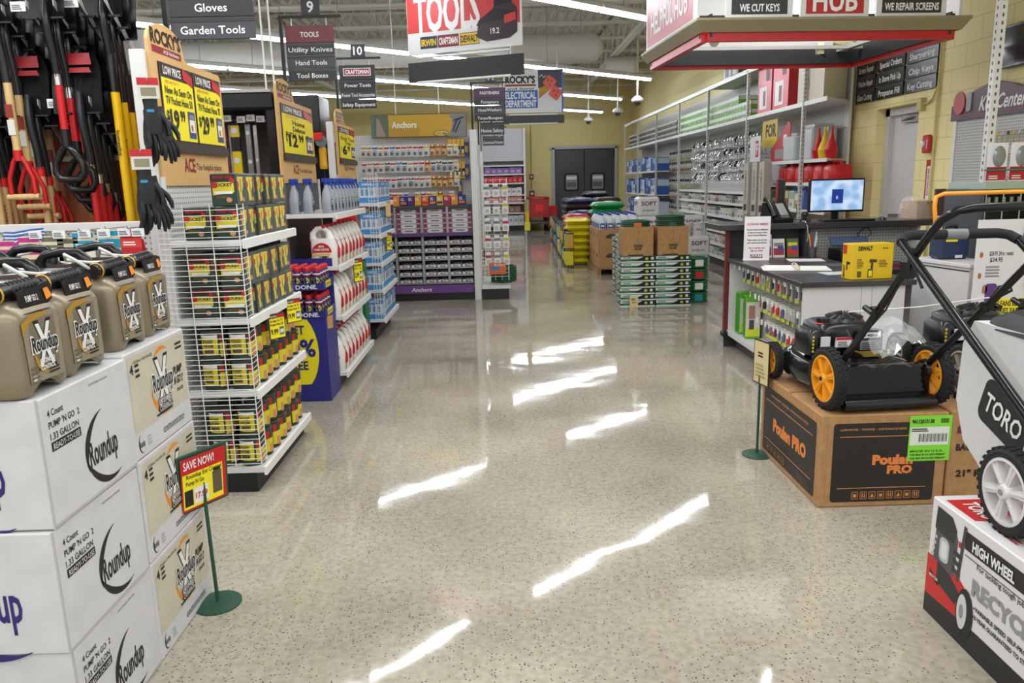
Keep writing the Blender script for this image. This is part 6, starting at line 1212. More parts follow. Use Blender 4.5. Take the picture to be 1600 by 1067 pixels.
cbx('upper_top', 1.86, 3.9, 6.55, 7.05, 1.04, 1.09, CT, .004); cbx('upper_back', 1.97, 2.62, 6.72, 6.74, .0, 1.04, C('#3f3f43', .5)); cbx('upper_divider', 2.6, 2.64, 6.58, 6.74, .8, 1.04, C('#3f3f43', .5)); cbx('peg_panel', 2.64, 3.6, 6.7, 6.72, .3, 1.04, PEGGX); cbx('upper_end', 3.58, 3.6, 6.6, 7.0, 0, 1.04, CW)
cbx('rear_desk', 2.72, 3.55, 6.1, 6.7, .7, .73, CT, .003); cbx('desk_leg', 3.5, 3.53, 6.12, 6.68, 0, .7, CW)
# goods hung on the open side
def key_pack(c, i):
    t = thing('key_pack', 'x', 'hanging pack', group='packs on the open counter side'); MB().box(-.004, .004, -.035, .035, -.13, 0, C('#d9dacb', .45), .0).box(-.0045, .0045, -.035, .035, -.13, -.1, C('#cfd83a', .45)).build('backing_card', t); mb = MB(); mb.quad((-.0045, .033, -.105), (0, -.066, 0), (0, 0, .09), C('#e3e2dd')); mb.prism(rr(.04, .06, .012), (-.004, 0, -.065), -Y_, Z_, (-.012, 0, 0), C(c, .35)); mb.build('blister', t); mb = MB().cyl((.07, 0, .012), (-.09, 0, .008), .0025, GALV, 4); mb.build('peg_hook', t); MB().box(-.092, -.09, -.014, .014, -.012, .03, WHITE).build('tag', t); return Many(t)
KP = [key_pack(c, i) for i, c in enumerate(('#9a6a6a', '#2a2a2e', '#6b2a3a', '#c8281e', '#5a5f86', '#c8b42a', '#b8b8b8'))]; rnd = random.Random(3)
for r, (z, n, y0, st_) in enumerate(((.735, 13, 5.1, .118), (.555, 11, 5.09, .098), (.38, 10, 5.08, .09))):
    for k in range(n): KP[rnd.choice(range(7))].put((2.075, y0+st_*k, z), rnd.uniform(-.2, .2), 'small hanging pack on the open counter side, %s row down, %s from the front' % (ORD[r], ORD[k]))
GRN = C('#5cae2a', .4)
for i, y in enumerate((6.5, 6.3)):
    t = thing('green_box', 'tall green battery box on the counter ledge, %s from the far panel' % ORD[i], 'box', (2.075, y, .161), .1-.2*i, 'tall green boxes'); MB().box(-.06, .06, -.05, .05, 0, .36, GRN, .004).build('carton', t); mb = MB().quad((-.058, -.0506, .02), (.116, 0, 0), (0, 0, .29), C('#d9d2c8')); mb.quad((-.05, -.051, .02), (.1, 0, 0), (0, 0, .07), C('#d6dc2a')); mb.quad((-.035, -.0514, .17), (.05, 0, 0), (0, 0, .11), C('#a87a6a')); mb.quad((-.03, -.0514, .08), (.04, 0, 0), (0, 0, .08), C('#4a4a4c')); mb.quad((-.0606, .04, .02), (0, -.08, 0), (0, 0, .33), C('#2f8a1e')); mb.build('print', t)
# things on the counter
mb = thing('notice_stand', 'white reward members notice standing at the far counter edge', 'sign', (2.12, 6.38, .801), -.12); MB().prism([(-.105, 0), (.105, 0), (.115, .36), (-.095, .36)], (0, 0, 0), X_, Vector((0, .12, 1)), (0, .006, 0), C('#e8e4e6', .35)).box(-.1, .1, -.01, .07, 0, .006, C('#e8e4e6', .35)).build('card', mb)
p = MB(); V = Vector((.03, .12, 1)).normalized(); n0 = Vector((0, -.0005, 0))
for s_, z, h, w_, c in (('ACE REWARD MEMBERS', .3, .018, .17, '#c03038'), ('Receive advance notification', .255, .013, .17, '#1c1a1a'), ('of sales and special offers', .232, .013, .16, '#1c1a1a'), ('just for Reward Members', .209, .013, .155, '#1c1a1a'), ('Please make sure we have', .17, .013, .16, '#1c1a1a'), ('your current email address', .147, .013, .16, '#1c1a1a'), ('Not a member yet?', .105, .014, .13, '#c03038'), ('Sign up today!', .082, .014, .1, '#c03038'), ("ROCKY'S", .04, .022, .1, '#1c1a1a')): p.text(s_, Vector((0, 0, 0))+V*z, X_, V, h, C(c), w_, .025)
p.quad(Vector((-.05, -.001, 0))+V*.02, (.1, 0, 0), V*.006, MAROON); p.build('print', mb)
t = thing('ring_binder', 'open white ring binder lying on the counter', 'binder', (2.2, 5.72, .801), -.25); MB().box(-.24, .24, -.13, .13, 0, .006, C('#e6e2de', .5), .002).build('cover', t); mb = MB(); mb.box(-.22, -.02, -.115, .115, .006, .016, C('#efeceb', .5)).box(.02, .23, -.115, .115, .006, .012, C('#efeceb', .5)); mb.build('paper', t); mb = MB().box(-.02, .02, -.13, .13, .006, .016, C('#d8c8a4', .5), .003)
for y in (-.08, 0, .08): mb.tube([(.0+.022*math.cos(a), y, .014+.024*math.sin(a)) for a in [PI*k/8 for k in range(9)]], .0025, CHROME, 6)
mb.build('ring_spine', t)
for i, (x, y, r, w_, d_, c) in enumerate(((2.42, 5.4, .06, .3, .16, '#d2dcdc'), (2.5, 6.3, -.2, .28, .2, '#e4dcdc'), (2.62, 5.9, .1, .24, .2, '#5a5558'))): tag(MB().box(-w_/2, w_/2, -d_/2, d_/2, 0, .003, C(c, .4)).build('paper_sheet', loc=(x, y, .8008), rz=r), ('pale paper sheet near the front of the counter', 'white paper near the far side of the counter', 'dark counter mat beyond the ring binder')[i], 'paper')
# yellow drill carton
t = thing('drill_carton', 'yellow cordless drill carton on the front corner of the counter', 'carton', (2.45, 5.115, .8008), .1); w, d, h = .145, .06, .235
MB().box(-w, w, -d, d, 0, h, C('#e6bf12', .4), .003).build('carton', t); mb = MB(); f = -d-.0004
mb.text('DEWALT', (-.055, f, h-.03), X_, Z_, .026, INK, .1, .05); mb.lines((-.11, f-.001, .075), X_, Z_, .055, .065, 7, C('#7a6412'), jag=.5); mb.lines((.045, f-.001, .08), X_, Z_, .07, .05, 5, C('#7a6412'), jag=.4); mb.text('20v max', (.085, f, h-.03), X_, Z_, .012, INK, .04, .02)
mb.prism([(-.012, .07), (.005, .07), (.004, .11), (.03, .112), (.03, .13), (-.02, .134), (-.022, .112), (-.01, .108)], (0, f-.0006, 0), X_, Z_, (0, -.0012, 0), C('#4a4014')); mb.quad((-.105, f-.001, .015), (.03, 0, 0), (0, 0, .04), C('#6a5710')); mb.quad((-.03, f-.001, .012), (.035, 0, 0), (0, 0, .055), INK); mb.quad((-.025, f-.0014, .018), (.025, 0, 0), (0, 0, .04), YEL)
s_ = -w-.0004; mb.quad((s_, d-.008, h-.07), (0, -.045, 0), (0, 0, .06), C('#c0202a')); mb.text('DEWALT', (s_, .03, .05), Z_, Y_, .02, INK, .085, .05); mb.prism([(-.012, 0), (.0, 0), (0, .04), (.03, .04), (.03, .055), (-.012, .058)], (s_, -.01, .06), -Y_, Z_, (-.0012, 0, 0), C('#2a260c')); mb.build('print', t)
# monitor, phone and small things on the upper top
t = thing('computer_monitor', 'black flat monitor with a light blue screen on the upper counter', 'monitor', (2.92, 6.75, 1.0905), .03)
MB().box(-.245, .245, -.015, .02, .075, .36, PLBLK, .006).build('screen_case', t)
def scr_mat():
    t_, n, l, b = nodes('lit_screen'); tc = n.new('ShaderNodeTexCoord'); nz = n.new('ShaderNodeTexVoronoi'); nz.inputs['Scale'].default_value = 14; nz.feature = 'SMOOTH_F1'; l.new(tc.outputs['Object'], nz.inputs[0]); cr = n.new('ShaderNodeValToRGB'); e = cr.color_ramp.elements; e[0].position = .3; e[0].color = (*lin('#8fb6e0'), 1); e[1].position = .62; e[1].color = (*lin('#c9dcf4'), 1); l.new(nz.outputs['Distance'], cr.inputs[0]); l.new(cr.outputs[0], b.inputs['Emission Color']); b.inputs['Emission Strength'].default_value = .8; b.inputs['Base Color'].default_value = (.02, .02, .02, 1); b.inputs['Roughness'].default_value = .2; return t_
s_ = MB().quad((-.23, -.0155, .092), (.46, 0, 0), (0, 0, .253), scr_mat()); s_.quad((-.045, -.016, .15), (.1, 0, 0), (0, 0, .12), C('#1c2f7a', .3, emit=.6)); s_.text('8', (0, -.0165, .2), X_, Z_, .03, C('#9fb4e8', .3, emit=.7)); s_.build('screen', t)
MB().box(-.03, .03, .0, .03, .01, .14, PLBLK, .004).build('neck', t); MB().box(-.1, .1, -.06, .1, 0, .012, PLBLK, .005).build('foot', t)
MB().box(-.22, .22, -.07, .07, 0, .018, PLBLK, .005).build('keyboard', None, 'black keyboard in front of the monitor', 'keyboard', None, None, (2.97, 6.63, 1.0905))
MB().lathe([(0, .03), (.02, .026), (.032, .01), (.034, 0)], PLBLK, 14, sy=1.6).build('computer_mouse', None, 'black mouse right of the keyboard', 'mouse', None, None, (3.28, 6.64, 1.0905))
MB().tube([(-.02, .0, .15), (-.01, 0, .05), (-.08, 0, .02), (.12, .0, .01)], .003, BLACK, 5).tube([(.0, .03, .0), (-.01, -.19, .01), (.0, -.22, -.03), (.01, -.222, -.12), (.0, -.222, -.16)], .003, C('#c9c9c6'), 5).build('cable', None, 'cables hanging behind the monitor down the counter edge', 'cable', None, None, (2.6, 6.76, 1.0915))
t = thing('desk_phone', 'black desk phone with a tilted screen on the upper counter', 'phone', (2.38, 6.7, 1.0905), .25); MB().prism([(0, 0), (.2, 0), (.2, .02), (.17, .17), (.13, .17), (.0, .03)], (-.09, -.1, 0), Y_, Z_, (.2, 0, 0), PLBLK).build('base', t); q = MB(); Vt = Vector((0, .13, .14)).normalized(); q.quad(Vector((-.0, -.071, .067)), X_*.08, Vt*.13, C('#8d9090', .3)); q.quad(Vector((.0, -.1+.008, .042)), X_*.08, Vt*.03, C('#555', .4) if 0 else C('#555558', .4)); q.build('keypad', t); MB().tube([(-.07, -.1, .06), (-.075, -.07, .11), (-.07, .02, .19), (-.07, .05, .2)], [.024, .018, .018, .026], PLBLK, 10).build('handset', t)
MB().lathe([(0, 0), (.05, 0), (.045, .015), (.015, .03), (.015, .05), (.03, .06), (.025, .085), (0, .09)], PLBLK, 16, sx=1.0, sy=.8).build('barcode_scanner', None, 'small rounded black scanner between the phone and monitor', 'scanner', None, None, (2.63, 6.68, 1.0905))
t = thing('card_reader', 'black and red card reader on a tall arm behind the phone', 'card reader', (2.46, 6.82, 1.0905)); MB().cyl((0, 0, 0), (.02, 0, .18), .014, PLBLK, 8).build('arm', t); MB().box(-.035, .035, -.02, .02, .16, .37, PLBLK, .01).build('reader', t); MB().box(-.037, -.03, -.022, .022, .18, .36, C('#8e1a20', .4)).build('red_edge', t)
# in the niche below
for i, (x, c, h) in enumerate(((2.27, '#e0dcdc', .2), (2.38, '#ece8e8', .16), (2.5, '#4a6a3a', .16))):
    t = thing('leaflet_stand', ('white leaflet holder beside the members notice', 'white and red leaflet stand in the counter niche', 'colourful leaflet stand in the counter niche')[i], 'leaflet', (x, 6.57, .8005)); MB().prism([(-.05, 0), (.05, 0), (.05, h), (-.05, h)], (0, 0, 0), X_, Vector((0, .2, 1)).normalized(), (0, .01, 0), C(c, .4)).build('holder', t); q = MB(); vv = Vector((0, .2, 1)).normalized(); q.quad(Vector((-.045, -.001, 0))+vv*.02, X_*.09, vv*.06, C(('#b02a3a', '#b02a3a', '#c8281e')[i])); q.quad(Vector((-.04, -.001, 0))+vv*(h*.6), X_*.08, vv*.03, C(('#8a8a8c', '#8a8a8c', '#d8c82a')[i])); q.quad(Vector((-.01, -.0015, 0))+vv*.06, X_*.05, vv*.04, C('#3a4a9a')); q.build('print', t)
t = thing('pen_cup', 'dark cup of pens and brushes at the niche divider', 'cup', (2.63, 6.48, .8005)); MB().lathe([(0, 0), (.03, 0), (.034, .09), (.03, .09)], C('#4a4a4e', .4), 14).build('cup', t)
for k in range(5): MB().cyl((.01*math.cos(k*1.3), .01*math.sin(k*1.3), .02), (.035*math.cos(k*1.3), .03*math.sin(k*1.3), .18+.01*k), .004, C(('#e0e0e0', '#2a4a9a', '#d8c82a', '#c02a2a', '#dcdcdc')[k]), 6).build('pen', t)
t = thing('desk_printer', 'black printer on the rear desk beside the yellow carton', 'printer', (2.95, 6.4, .7305)); MB().box(-.17, .17, -.13, .13, 0, .15, PLBLK, .01).build('case', t); MB().prism([(-.16, .0), (.16, 0), (.16, .1), (-.16, .1)], (0, .08, .16), X_, Vector((0, .6, .5)).normalized(), (0, -.01, .01), C('#3a4a6a', .4)).build('paper_tray', t)
tag(MB().tube([(0, 0, 0), (.06, -.02, .06), (.12, 0, .0), (.08, .02, -.05), (.0, .0, -.02)], .004, BLACK, 6, True).build('cable_loop', loc=(3.1, 6.68, .98)), 'black cable loop hung on the grey pegboard under the monitor', 'cable')
tag(MB().box(-.25, .25, -.004, .0, 0, .02, C('#a02a3a', .5)).build('red_folder', loc=(3.25, 6.3, .7305)), 'thin red folder on the rear desk', 'folder')
# ================================================================== right hand wall: signs, alarm, key board
def wsign(label, y0, y1, z0, z1, rows):
    t = thing('wall_sign', label, 'sign', (4.2, (y0+y1)/2, z0)); w = y1-y0; h = (z1-z0)/len(rows)
    for i, r in enumerate(rows):
        zz = (z1-z0)-h*(i+1); m = MB().box(-.02, -.002, -w/2, w/2, zz, zz+h-.006, SIGNBLK if i % 2 else C('#1c1c20', .35), .002); m.box(-.023, -.002, -w/2, w/2, zz+h-.05, zz+h-.01, SIGNGREY); m.text(r, (-.0215, 0, zz+h*.42), -Y_, Z_, h*.42, WHITE, min(w*.8, .062*len(r)), .02); m.build('row_plate', t)
    for s_ in (-1, 1): MB().cyl((-.01, s_*w*.35, z1-z0), (-.01, s_*w*.35, z1-z0+.05), .004, STEEL, 5).build('hook', t)
wsign('black wall sign of Screen Repair, Window Repair and Glass Cutting', 8.84, 9.29, 2.27, 2.72, ('Screen Repair', 'Window Repair', 'Glass Cutting'))
wsign('black wall sign of Special Orders, In Store Pick Up and Propane Fill', 8.22, 8.80, 2.27, 2.71, ('Special Orders', 'In Store Pick Up', 'Propane Fill'))
wsign('black wall sign of Sharpening, Chip Keys and Key Cutting', 7.6, 8.18, 2.27, 2.70, ('Sharpening', 'Chip Keys', 'Key Cutting'))
YP = C('#cdbf7c', .5)
MB().cyl((4.18, 7.55, .2), (4.18, 7.55, 4.6), .012, YP, 8).build('trim_2', kind='structure')
t = thing('door_switch_box', 'yellow painted junction box beside the staff door head', 'box', (4.2, 7.83, 2.14)); MB().box(-.05, 0, -.04, .04, -.06, .06, YP, .005).build('case', t); MB().tube([(-.02, -.04, 0), (-.02, -.12, .0), (-.02, -.2, .04), (-.02, -.27, .14)], .01, YP, 8).build('conduit', t)
t = thing('fire_alarm', 'red fire alarm horn on the yellow wall', 'alarm', (4.2, 7.6, 1.75)); MB().box(-.03, 0, -.06, .06, -.06, .07, YP, .006).build('back_box', t); MB().box(-.07, -.03, -.045, .075, -.085, .085, C('#b31a1e', .4), .012).build('horn', t); MB().lathe([(0, .02), (.03, .015), (.03, 0)], C('#d7dbe2', .1), 12, (-.07, .045, .0), (-1, 0, 0)).build('strobe', t); MB().text('FIRE', (-.0705, -.02, 0), Z_, Y_, .018, WHITE, .08, .02).build('lettering', t)
t = thing('arrow_sign', 'slim red and white extinguisher arrow sign on the wall', 'sign', (4.199, 7.62, 1.14)); MB().box(-.006, 0, -.035, .055, 0, .46, C('#a81e24', .4), .001).build('plate', t); q = MB(); q.quad((-.0066, .03, .08), (0, -.06, 0), (0, 0, .32), WHITE); q.add([(-.0066, .05, .08), (-.0066, -.03, .08), (-.0066, .01, .01)], [(0, 2, 1)[::-1]], WHITE); q.text('EXTINGUISHER', (-.007, .0, .25), Z_, Y_, .03, C('#a81e24'), .26, .02); q.build('arrow_print', t)
t = thing('key_board', 'grey pegboard key display under the plum Key Center sign', 'display', (4.19, 6.6, 0)); MB().box(-.03, 0, -.62, .57, .6, 1.93, PEGGREY).build('peg_panel', t); MB().box(-.05, .0, -.64, .6, .55, .6, SHELFW).build('base_ledge', t); MB().box(-.04, .0, .55, .59, .6, 1.95, SHELFW).build('side_frame', t); MB().box(-.12, 0, -.6, .3, .95, .975, SHELFW).build('shelf', t)
PL = C('#4a2434', .4); hd = [(-.62, 0), (.63, 0), (.63, .12), (.4, .16), (.25, .24), (0, .29), (-.25, .24), (-.4, .2), (-.62, .22)]
MB().prism(hd, (-.05, 0, 1.93), -Y_, Z_, (.04, 0, 0), PL) if 0 else None
b_ = MB().prism([(-.63, 0), (.62, 0), (.62, .17), (.35, .19), (.2, .24), (-.05, .29), (-.3, .24), (-.45, .16), (-.63, .13)], (-.05, 0, 1.93), -Y_, Z_, (.045, 0, 0), PL).build('header_board', t)
q = MB().text('Key Center', (-.051, -.1, 2.05), -Y_, Z_, .115, WHITE, .6, .02, shear=.25); q.prism([(.085*math.cos(a), .1*math.sin(a)) for a in [2*PI*k/18 for k in range(18)]], (-.05, .5, 2.08), -Y_, Z_, (-.012, 0, 0), C('#b5303a', .4)); q.prism(rr(.07, .16, .02), (-.05, .36, 2.08), -Y_, Z_, (-.01, 0, 0), C('#8d8a8e', .3)); q.quad((-.051, .6, 1.965), (0, -1.2, 0), (0, 0, .006), C('#8a3a40')); q.build('header_print', t)
for r in range(3):
    for k in range(7): 
        m = MB().lathe([(0, 0), (.018, 0), (.018, .004), (0, .004)], C(('#caa23a', '#b9bcc0', '#3a3a3c')[(k+r) % 3], .3, .6), 10, (-.07, -.1-.07*k, 1.78-.18*r), (1, 0, 0)).box(-.072, -.066, -.106-.07*k, -.094-.07*k, 1.7-.18*r, 1.77-.18*r, C('#b9a05a', .3, .6)).cyl((-.02, -.1-.07*k, 1.8-.18*r), (-.11, -.1-.07*k, 1.795-.18*r), .003, GALV, 4); m.build('key_blank', t)
t = thing('wall_screen', 'dark wall screen at the upper edge of the yellow wall', 'screen', (4.2, 6.35, 2.3)); MB().box(-.06, 0, -.3, .26, 0, .33, C('#1b1a22', .2), .006).build('panel', t); MB().box(-.062, -.058, -.28, .24, .02, .31, C('#2b2a36', .1)).build('screen_face', t)
# slotted upright merchandiser in front of the wall
t = thing('tool_merchandiser', 'grey merchandiser with slotted upright and hooked accessory packs', 'display', (3.46, 5.42, 0)); DG = C('#45484c', .45)
post(MB(), -.11, -.05, 1.36, 2.75, .05).build('slotted_upright', t)
for s_ in (-.16, .44): MB().box(s_-.02, s_+.02, -.12, .3, 0, 1.36, DG, .004).build('side_frame', t)
MB().box(-.16, .46, -.14, .3, 1.36, 1.41, C('#9fb0a0', .4), .004).build('shelf', t); MB().box(-.16, .44, .26, .3, .2, 1.36, C('#2c2e31', .5)).build('back_panel', t); MB().box(-.16, .46, -.14, .3, 0, .2, DG).build('base', t)
mb = MB()
for k in range(5): mb.cyl((-.12+.12*k, -.1, .2), (-.12+.12*k, -.1, 1.34), .005, GALV, 5)
for z in (.9, 1.0, 1.12): mb.cyl((-.16, -.1, z), (.44, -.1, z), .006, GALV, 5)
mb.build('wire_front', t); MB().cyl((-.17, -.13, 1.49), (.46, -.13, 1.49), .006, C('#5f6f62', .4), 6).build('guard_rail', t)
for i, (x, c) in enumerate(((-.06, '#b3202a'), (.1, '#b3202a'), (.27, '#8fb8d8'))):
    q = thing('blade_pack', 'silver oval accessory pack with %s label on the merchandiser, %s from the upright' % ('red' if i < 2 else 'blue', ORD[i]), 'pack', (3.46+x, 5.34, 1.4105), 0, 'oval accessory packs'); MB().box(-.07, .07, -.006, .0, 0, .26, C('#dfe0e2', .4), .003).build('card', q); MB().lathe([(0, 0), (.045, 0), (.05, .004), (.03, .012), (0, .014)], C('#8a8d92', .2, .5), 18, (.01, -.006, .17), (0, -1, 0), .9, 1.4).build('blister', q); m = MB().quad((-.068, -.0066, .01), (.136, 0, 0), (0, 0, .09), C(c)); m.quad((-.068, -.007, .07), (.136, 0, 0), (0, 0, .02), INK); m.lines((-.05, -.0072, .02), X_, Z_, .08, .03, 2, WHITE); m.build('label', q)
for i in range(7): tag(MB().box(-.012, .012, -.006, .006, -.1, 0, C('#d8d9dc', .35), .003).cyl((0, .0, 0), (0, .12, .01), .003, GALV, 4).build('bit_holder', loc=(3.4+.055*i, 5.56, 1.3)), 'small white bit holder in the top of the merchandiser, %s across' % ORD[i], 'tool bit', 'bit holders')
# white cabinet with its goods and tall poster
t = thing('white_cabinet', 'white cabinet behind the mowers with a blue case on top', 'cabinet', (2.945, 5.1, 0), math.radians(10)); MB().box(0, .27, -.25, .27, .1, .88, CW, .003).build('body', t); MB().box(-.012, .28, -.262, .28, .88, .905, C('#dcdadb', .4), .003).build('top', t); MB().box(.03, .26, -.22, .25, 0, .1, BLACK).build('kick_base', t); MB().box(-.003, 0, -.25, .27, .855, .862, INK).build('top_gap', t)
t = thing('blue_case', 'dark blue case with a yellow sticker on the white cabinet', 'case', (3.06, 5.22, .9055)); MB().box(-.11, .1, -.07, .07, 0, .19, C('#2c3a58', .4), .02).build('case', t); m = MB().quad((-.07, -.0705, .12), (.08, 0, 0), (0, 0, .03), YEL); m.quad((.0, -.0705, .01), (.05, 0, 0), (0, 0, .02), WHITE); m.build('sticker', t); MB().tube([(-.05, 0, .185), (-.04, 0, .22), (.03, 0, .22), (.04, 0, .185)], .012, PLBLK, 7).build('handle', t)
tag(MB().box(-.025, .025, -.05, .05, 0, .2, C('#5a3a86', .4), .008).quad((-.018, -.0505, .04), (.036, 0, 0), (0, 0, .13), C('#cfc8dc')).build('purple_pack', loc=(3.185, 5.05, .9055)), 'upright purple and white pack beside the blue case', 'pack')
t = thing('parcel_carton', 'open brown carton wrapped in clear plastic on the upper counter end', 'carton', (3.68, 6.8, 1.0905), .2); MB().box(-.1, .1, -.1, .1, 0, .15, KRAFT, .003).build('carton', t); MB().box(.06, .16, -.12, -.1, .02, .25, C('#5a4032', .6)).build('flap', t); MB().loft([(.0, .13, .13, -.03, 0), (.08, .125, .12, -.04, 0), (.16, .09, .1, -.05, 0), (.19, .05, .05, -.06, 0)], glass_mat('crumpled_wrap', '#eef0f0', .25, .1), 14, 2.6).build('plastic_wrap', t)
t = thing('vacuum_poster', 'tall white poster of a standing person and cleaning tools behind the mowers', 'poster', (3.27, 4.62, 0), 0); MB().box(-.4, .4, -.006, .006, .25, 1.2, C('#dcdadb', .4), .002).build('board', t); MB().box(-.3, .3, -.0, .14, .0, .25, C('#3a3a3e', .5)).build('base', t)
q = MB(Matrix(((.55, 0, 0, -.18), (0, 1, 0, 0), (0, 0, .75, .3), (0, 0, 0, 1)))); y = -.0066
for s_, x, z, w_ in (('$24.95 24 hr. rental', -.12, .93, .26), ('$34.95', -.17, .88, .14)): q.text(s_, (x, y, z), X_, Z_, .035, INK, w_, .01)
for z in (1.1, .92, .75): q.add([(-.34+.02*math.cos(a), y, z+.025*math.sin(a)) for a in [2*PI*k/10 for k in range(10)]], [tuple(range(10))], C('#a8682a'))
for z in (1.06, .79, .74): q.lines((-.28, y-.001, z), X_, Z_, .2, .05, 2, C('#8a888c'))
for x, z in ((.12, 1.1), (.28, 1.12), (.28, .9), (.2, .72)): q.cyl((x-.02, y-.006, z-.07), (x+.01, y-.006, z+.07), .012, C('#3a3c6a', .4), 6)
q.prism(rr(.13, .17, .03), (-.2, y, .6), X_, Z_, (0, -.004, 0), C('#5a2f7a', .4)); q.box(-.17, .28, y-.001, y, .42, .56, YEL); q.text('CLEANS BETTER,', (.05, y-.0014, .52), X_, Z_, .045, INK, .38, .02); q.text('DRIES FASTER', (.05, y-.0014, .46), X_, Z_, .045, INK, .34, .02); q.text('MEJOR LIMPIEZA', (.12, y, .37), X_, Z_, .03, INK, .3, .02)
SK = C('#a9704e', .6)
q.prism(rr(.05, .07, .024), (-.27, y, .64), X_, Z_, (0, -.004, 0), SK); q.prism([(-.08, 0), (.08, 0), (.075, .16), (.03, .2), (-.03, .2), (-.075, .16)], (-.27, y, .4), X_, Z_, (0, -.003, 0), C('#dfe2ea', .5)); q.prism([(-.06, 0), (.06, 0), (.065, .13), (-.065, .13)], (-.27, y, .27), X_, Z_, (0, -.003, 0), C('#2a3a55', .5)); q.cyl((-.345, y-.006, .54), (-.32, y-.006, .42), .015, SK, 6); q.cyl((-.195, y-.006, .54), (-.24, y-.006, .42), .015, SK, 6)
q.build('print', t)
# ================================================================== mowers and their cartons on the right
def icon(mb, o, u, w, h, k, col):
    mb.prism([(0, 0), (w, 0), (w, h), (0, h)], o, u, Z_, u.cross(Z_)*.0004, C('#3a2f26')) ; n = u.cross(Z_)*.001; o = o+n
    mb.quad(o+u*w*.08+Z_*h*.08, u*w*.84, Z_*h*.05, col); mb.quad(o+u*w*.08+Z_*h*.87, u*w*.84, Z_*h*.05, col); mb.quad(o+u*w*.08+Z_*h*.08, u*w*.06, Z_*h*.84, col); mb.quad(o+u*w*.86+Z_*h*.08, u*w*.06, Z_*h*.84, col)
    if k % 3 == 0: mb.quad(o+u*w*.3+Z_*h*.3, u*w*.4, Z_*h*.35, col)
    elif k % 3 == 1: mb.quad(o+u*w*.3+Z_*h*.25, u*w*.12, Z_*h*.5, col); mb.quad(o+u*w*.58+Z_*h*.25, u*w*.12, Z_*h*.5, col)
    else: mb.add([o+u*w*.25+Z_*h*.25, o+u*w*.75+Z_*h*.3, o+u*w*.5+Z_*h*.75], [(0, 1, 2)], col)
ORP = C('#d98a4a', .5); CBLK = C('#26221f', .5)
t = thing('mower_carton', 'brown and black mower carton with orange lettering and a lime shipping label', 'carton', (1.41, 3.265, 0)); w, d, h = .575, .79, .44
MB().box(0, w, 0, d, 0, h, KRAFT, .006).box(.0, w, .38, .40, h, h+.001, C('#8a6238', .7)).build('carton', t)
q = MB(); y = -.0008; rp = lambda x0, x1, z0, z1, r=.015: rr(x1-x0, z1-z0, r, 4, (x0+x1)/2, (z0+z1)/2)
q.add([(a, y, b) for a, b in rp(.055, w-.05, .025, .40)], [tuple(range(20))[::-1] if False else tuple(range(len(rp(.055, w-.05, .025, .40))))], CBLK)
for z in (.335, .09): q.quad((.085, y-.0005, z), (w-.17, 0, 0), (0, 0, .0035), ORP)
q.text('LAWN MOWER  -  TONDEUSE  -  CORTADORA DE CESPED', (.235, y, .371), X_, Z_, .009, ORP, .3, .02); q.text('Poulan', (.33, y, .226), X_, Z_, .042, C('#e8853a'), .185, .06); q.text('PRO', (.365, y, .178), X_, Z_, .036, C('#e8853a'), .115, .06)
for k in range(8): icon(q, Vector((.15+.04*k, y, .035)), X_, .036, .042, k, ORP)
for k in range(26): q.quad((.028, y, .03+.015*k), (.0012, 0, 0), (0, 0, .009), C('#6a4a28'))
q.build('front_print', t)
q = MB(); x = -.0008; U = -Y_
q.add([(x, d-a, b) for a, b in rp(.04, d-.05, .03, .39)], [tuple(range(len(rp(.04, d-.05, .03, .39))))], CBLK)
for z in (.315, .1): q.quad((x-.0005, d-.07, z), (0, -(d-.16), 0), (0, 0, .004), ORP)
q.text('LAWN MOWER - TONDEUSE - CORTADORA DE CESPED', (x, d/2, .355), U, Z_, .011, ORP, .5, .02); q.text('Poulan PRO', (x, d/2-.02, .21), U, Z_, .062, C('#e8853a'), .44, .06)
for k in range(5): icon(q, Vector((x, d-.1-.055*k, .04)), U, .05, .048, k, C('#8a6a4a'))
q.lines((x-.001, .25, .045), U, Z_, .17, .035, 4, C('#5a5048')); q.build('side_print', t)
q = MB(); LIME = C('#8be03a', .45); q.box(.395, .585, -.003, -.001, .215, .428, LIME); y = -.0034; q.quad((.4, y, .29), (.175, 0, 0), (0, 0, .085), C('#e6ece2')); q.text('961120131.00', (.455, y, .402), X_, Z_, .017, INK, .1, .04)
for k in range(22): q.quad((.44+.0058*k, y-.0006, .305), (.002+.002*(k*7 % 3 == 0), 0, 0), (0, 0, .038), INK)
for k in range(9): q.quad((.535+.004*k, y-.0006, .392), (.0022, 0, 0), (0, 0, .022), INK)
q.lines((.405, y-.0006, .355), X_, Z_, .12, .018, 2, INK, jag=.5); q.text('MADE IN U.S.A.', (.48, y, .262), X_, Z_, .009, C('#2f5a1a'), .15, .02)
for k, z in enumerate((.245, .228)): q.text('THIS SIDE UP DO NOT FREIGHT', (.485, y, z), X_, Z_, .008, INK, .16, .03)
q.build('shipping_label', t)
t = thing('mower_carton', 'plain brown mower carton lettered 21 inch Rear beside the black-printed one', 'carton', (1.992, 3.262, 0)); w = .62
MB().box(0, w, 0, .79, 0, .445, KRAFT, .006).build('carton', t); q = MB(); y = -.0008
for s_, x, z, hh, ww in (('BAGGER', .1, .275, .03, .14), ('21" Rear', .13, .15, .03, .18)): q.text(s_, (x, y, z), X_, Z_, hh, INK, ww, .04)
q.prism([(0, 0), (.05, 0), (.05, .03), (.025, .05), (0, .03)], (.03, y, .34), X_, Z_, (0, -.0006, 0), C('#5a3a22')); q.quad((.13, y-.0004, .2), (.09, 0, 0), (0, 0, .05), C('#5a3a22')); q.quad((.135, y-.0008, .205), (.08, 0, 0), (0, 0, .04), KRAFT); q.build('print', t)
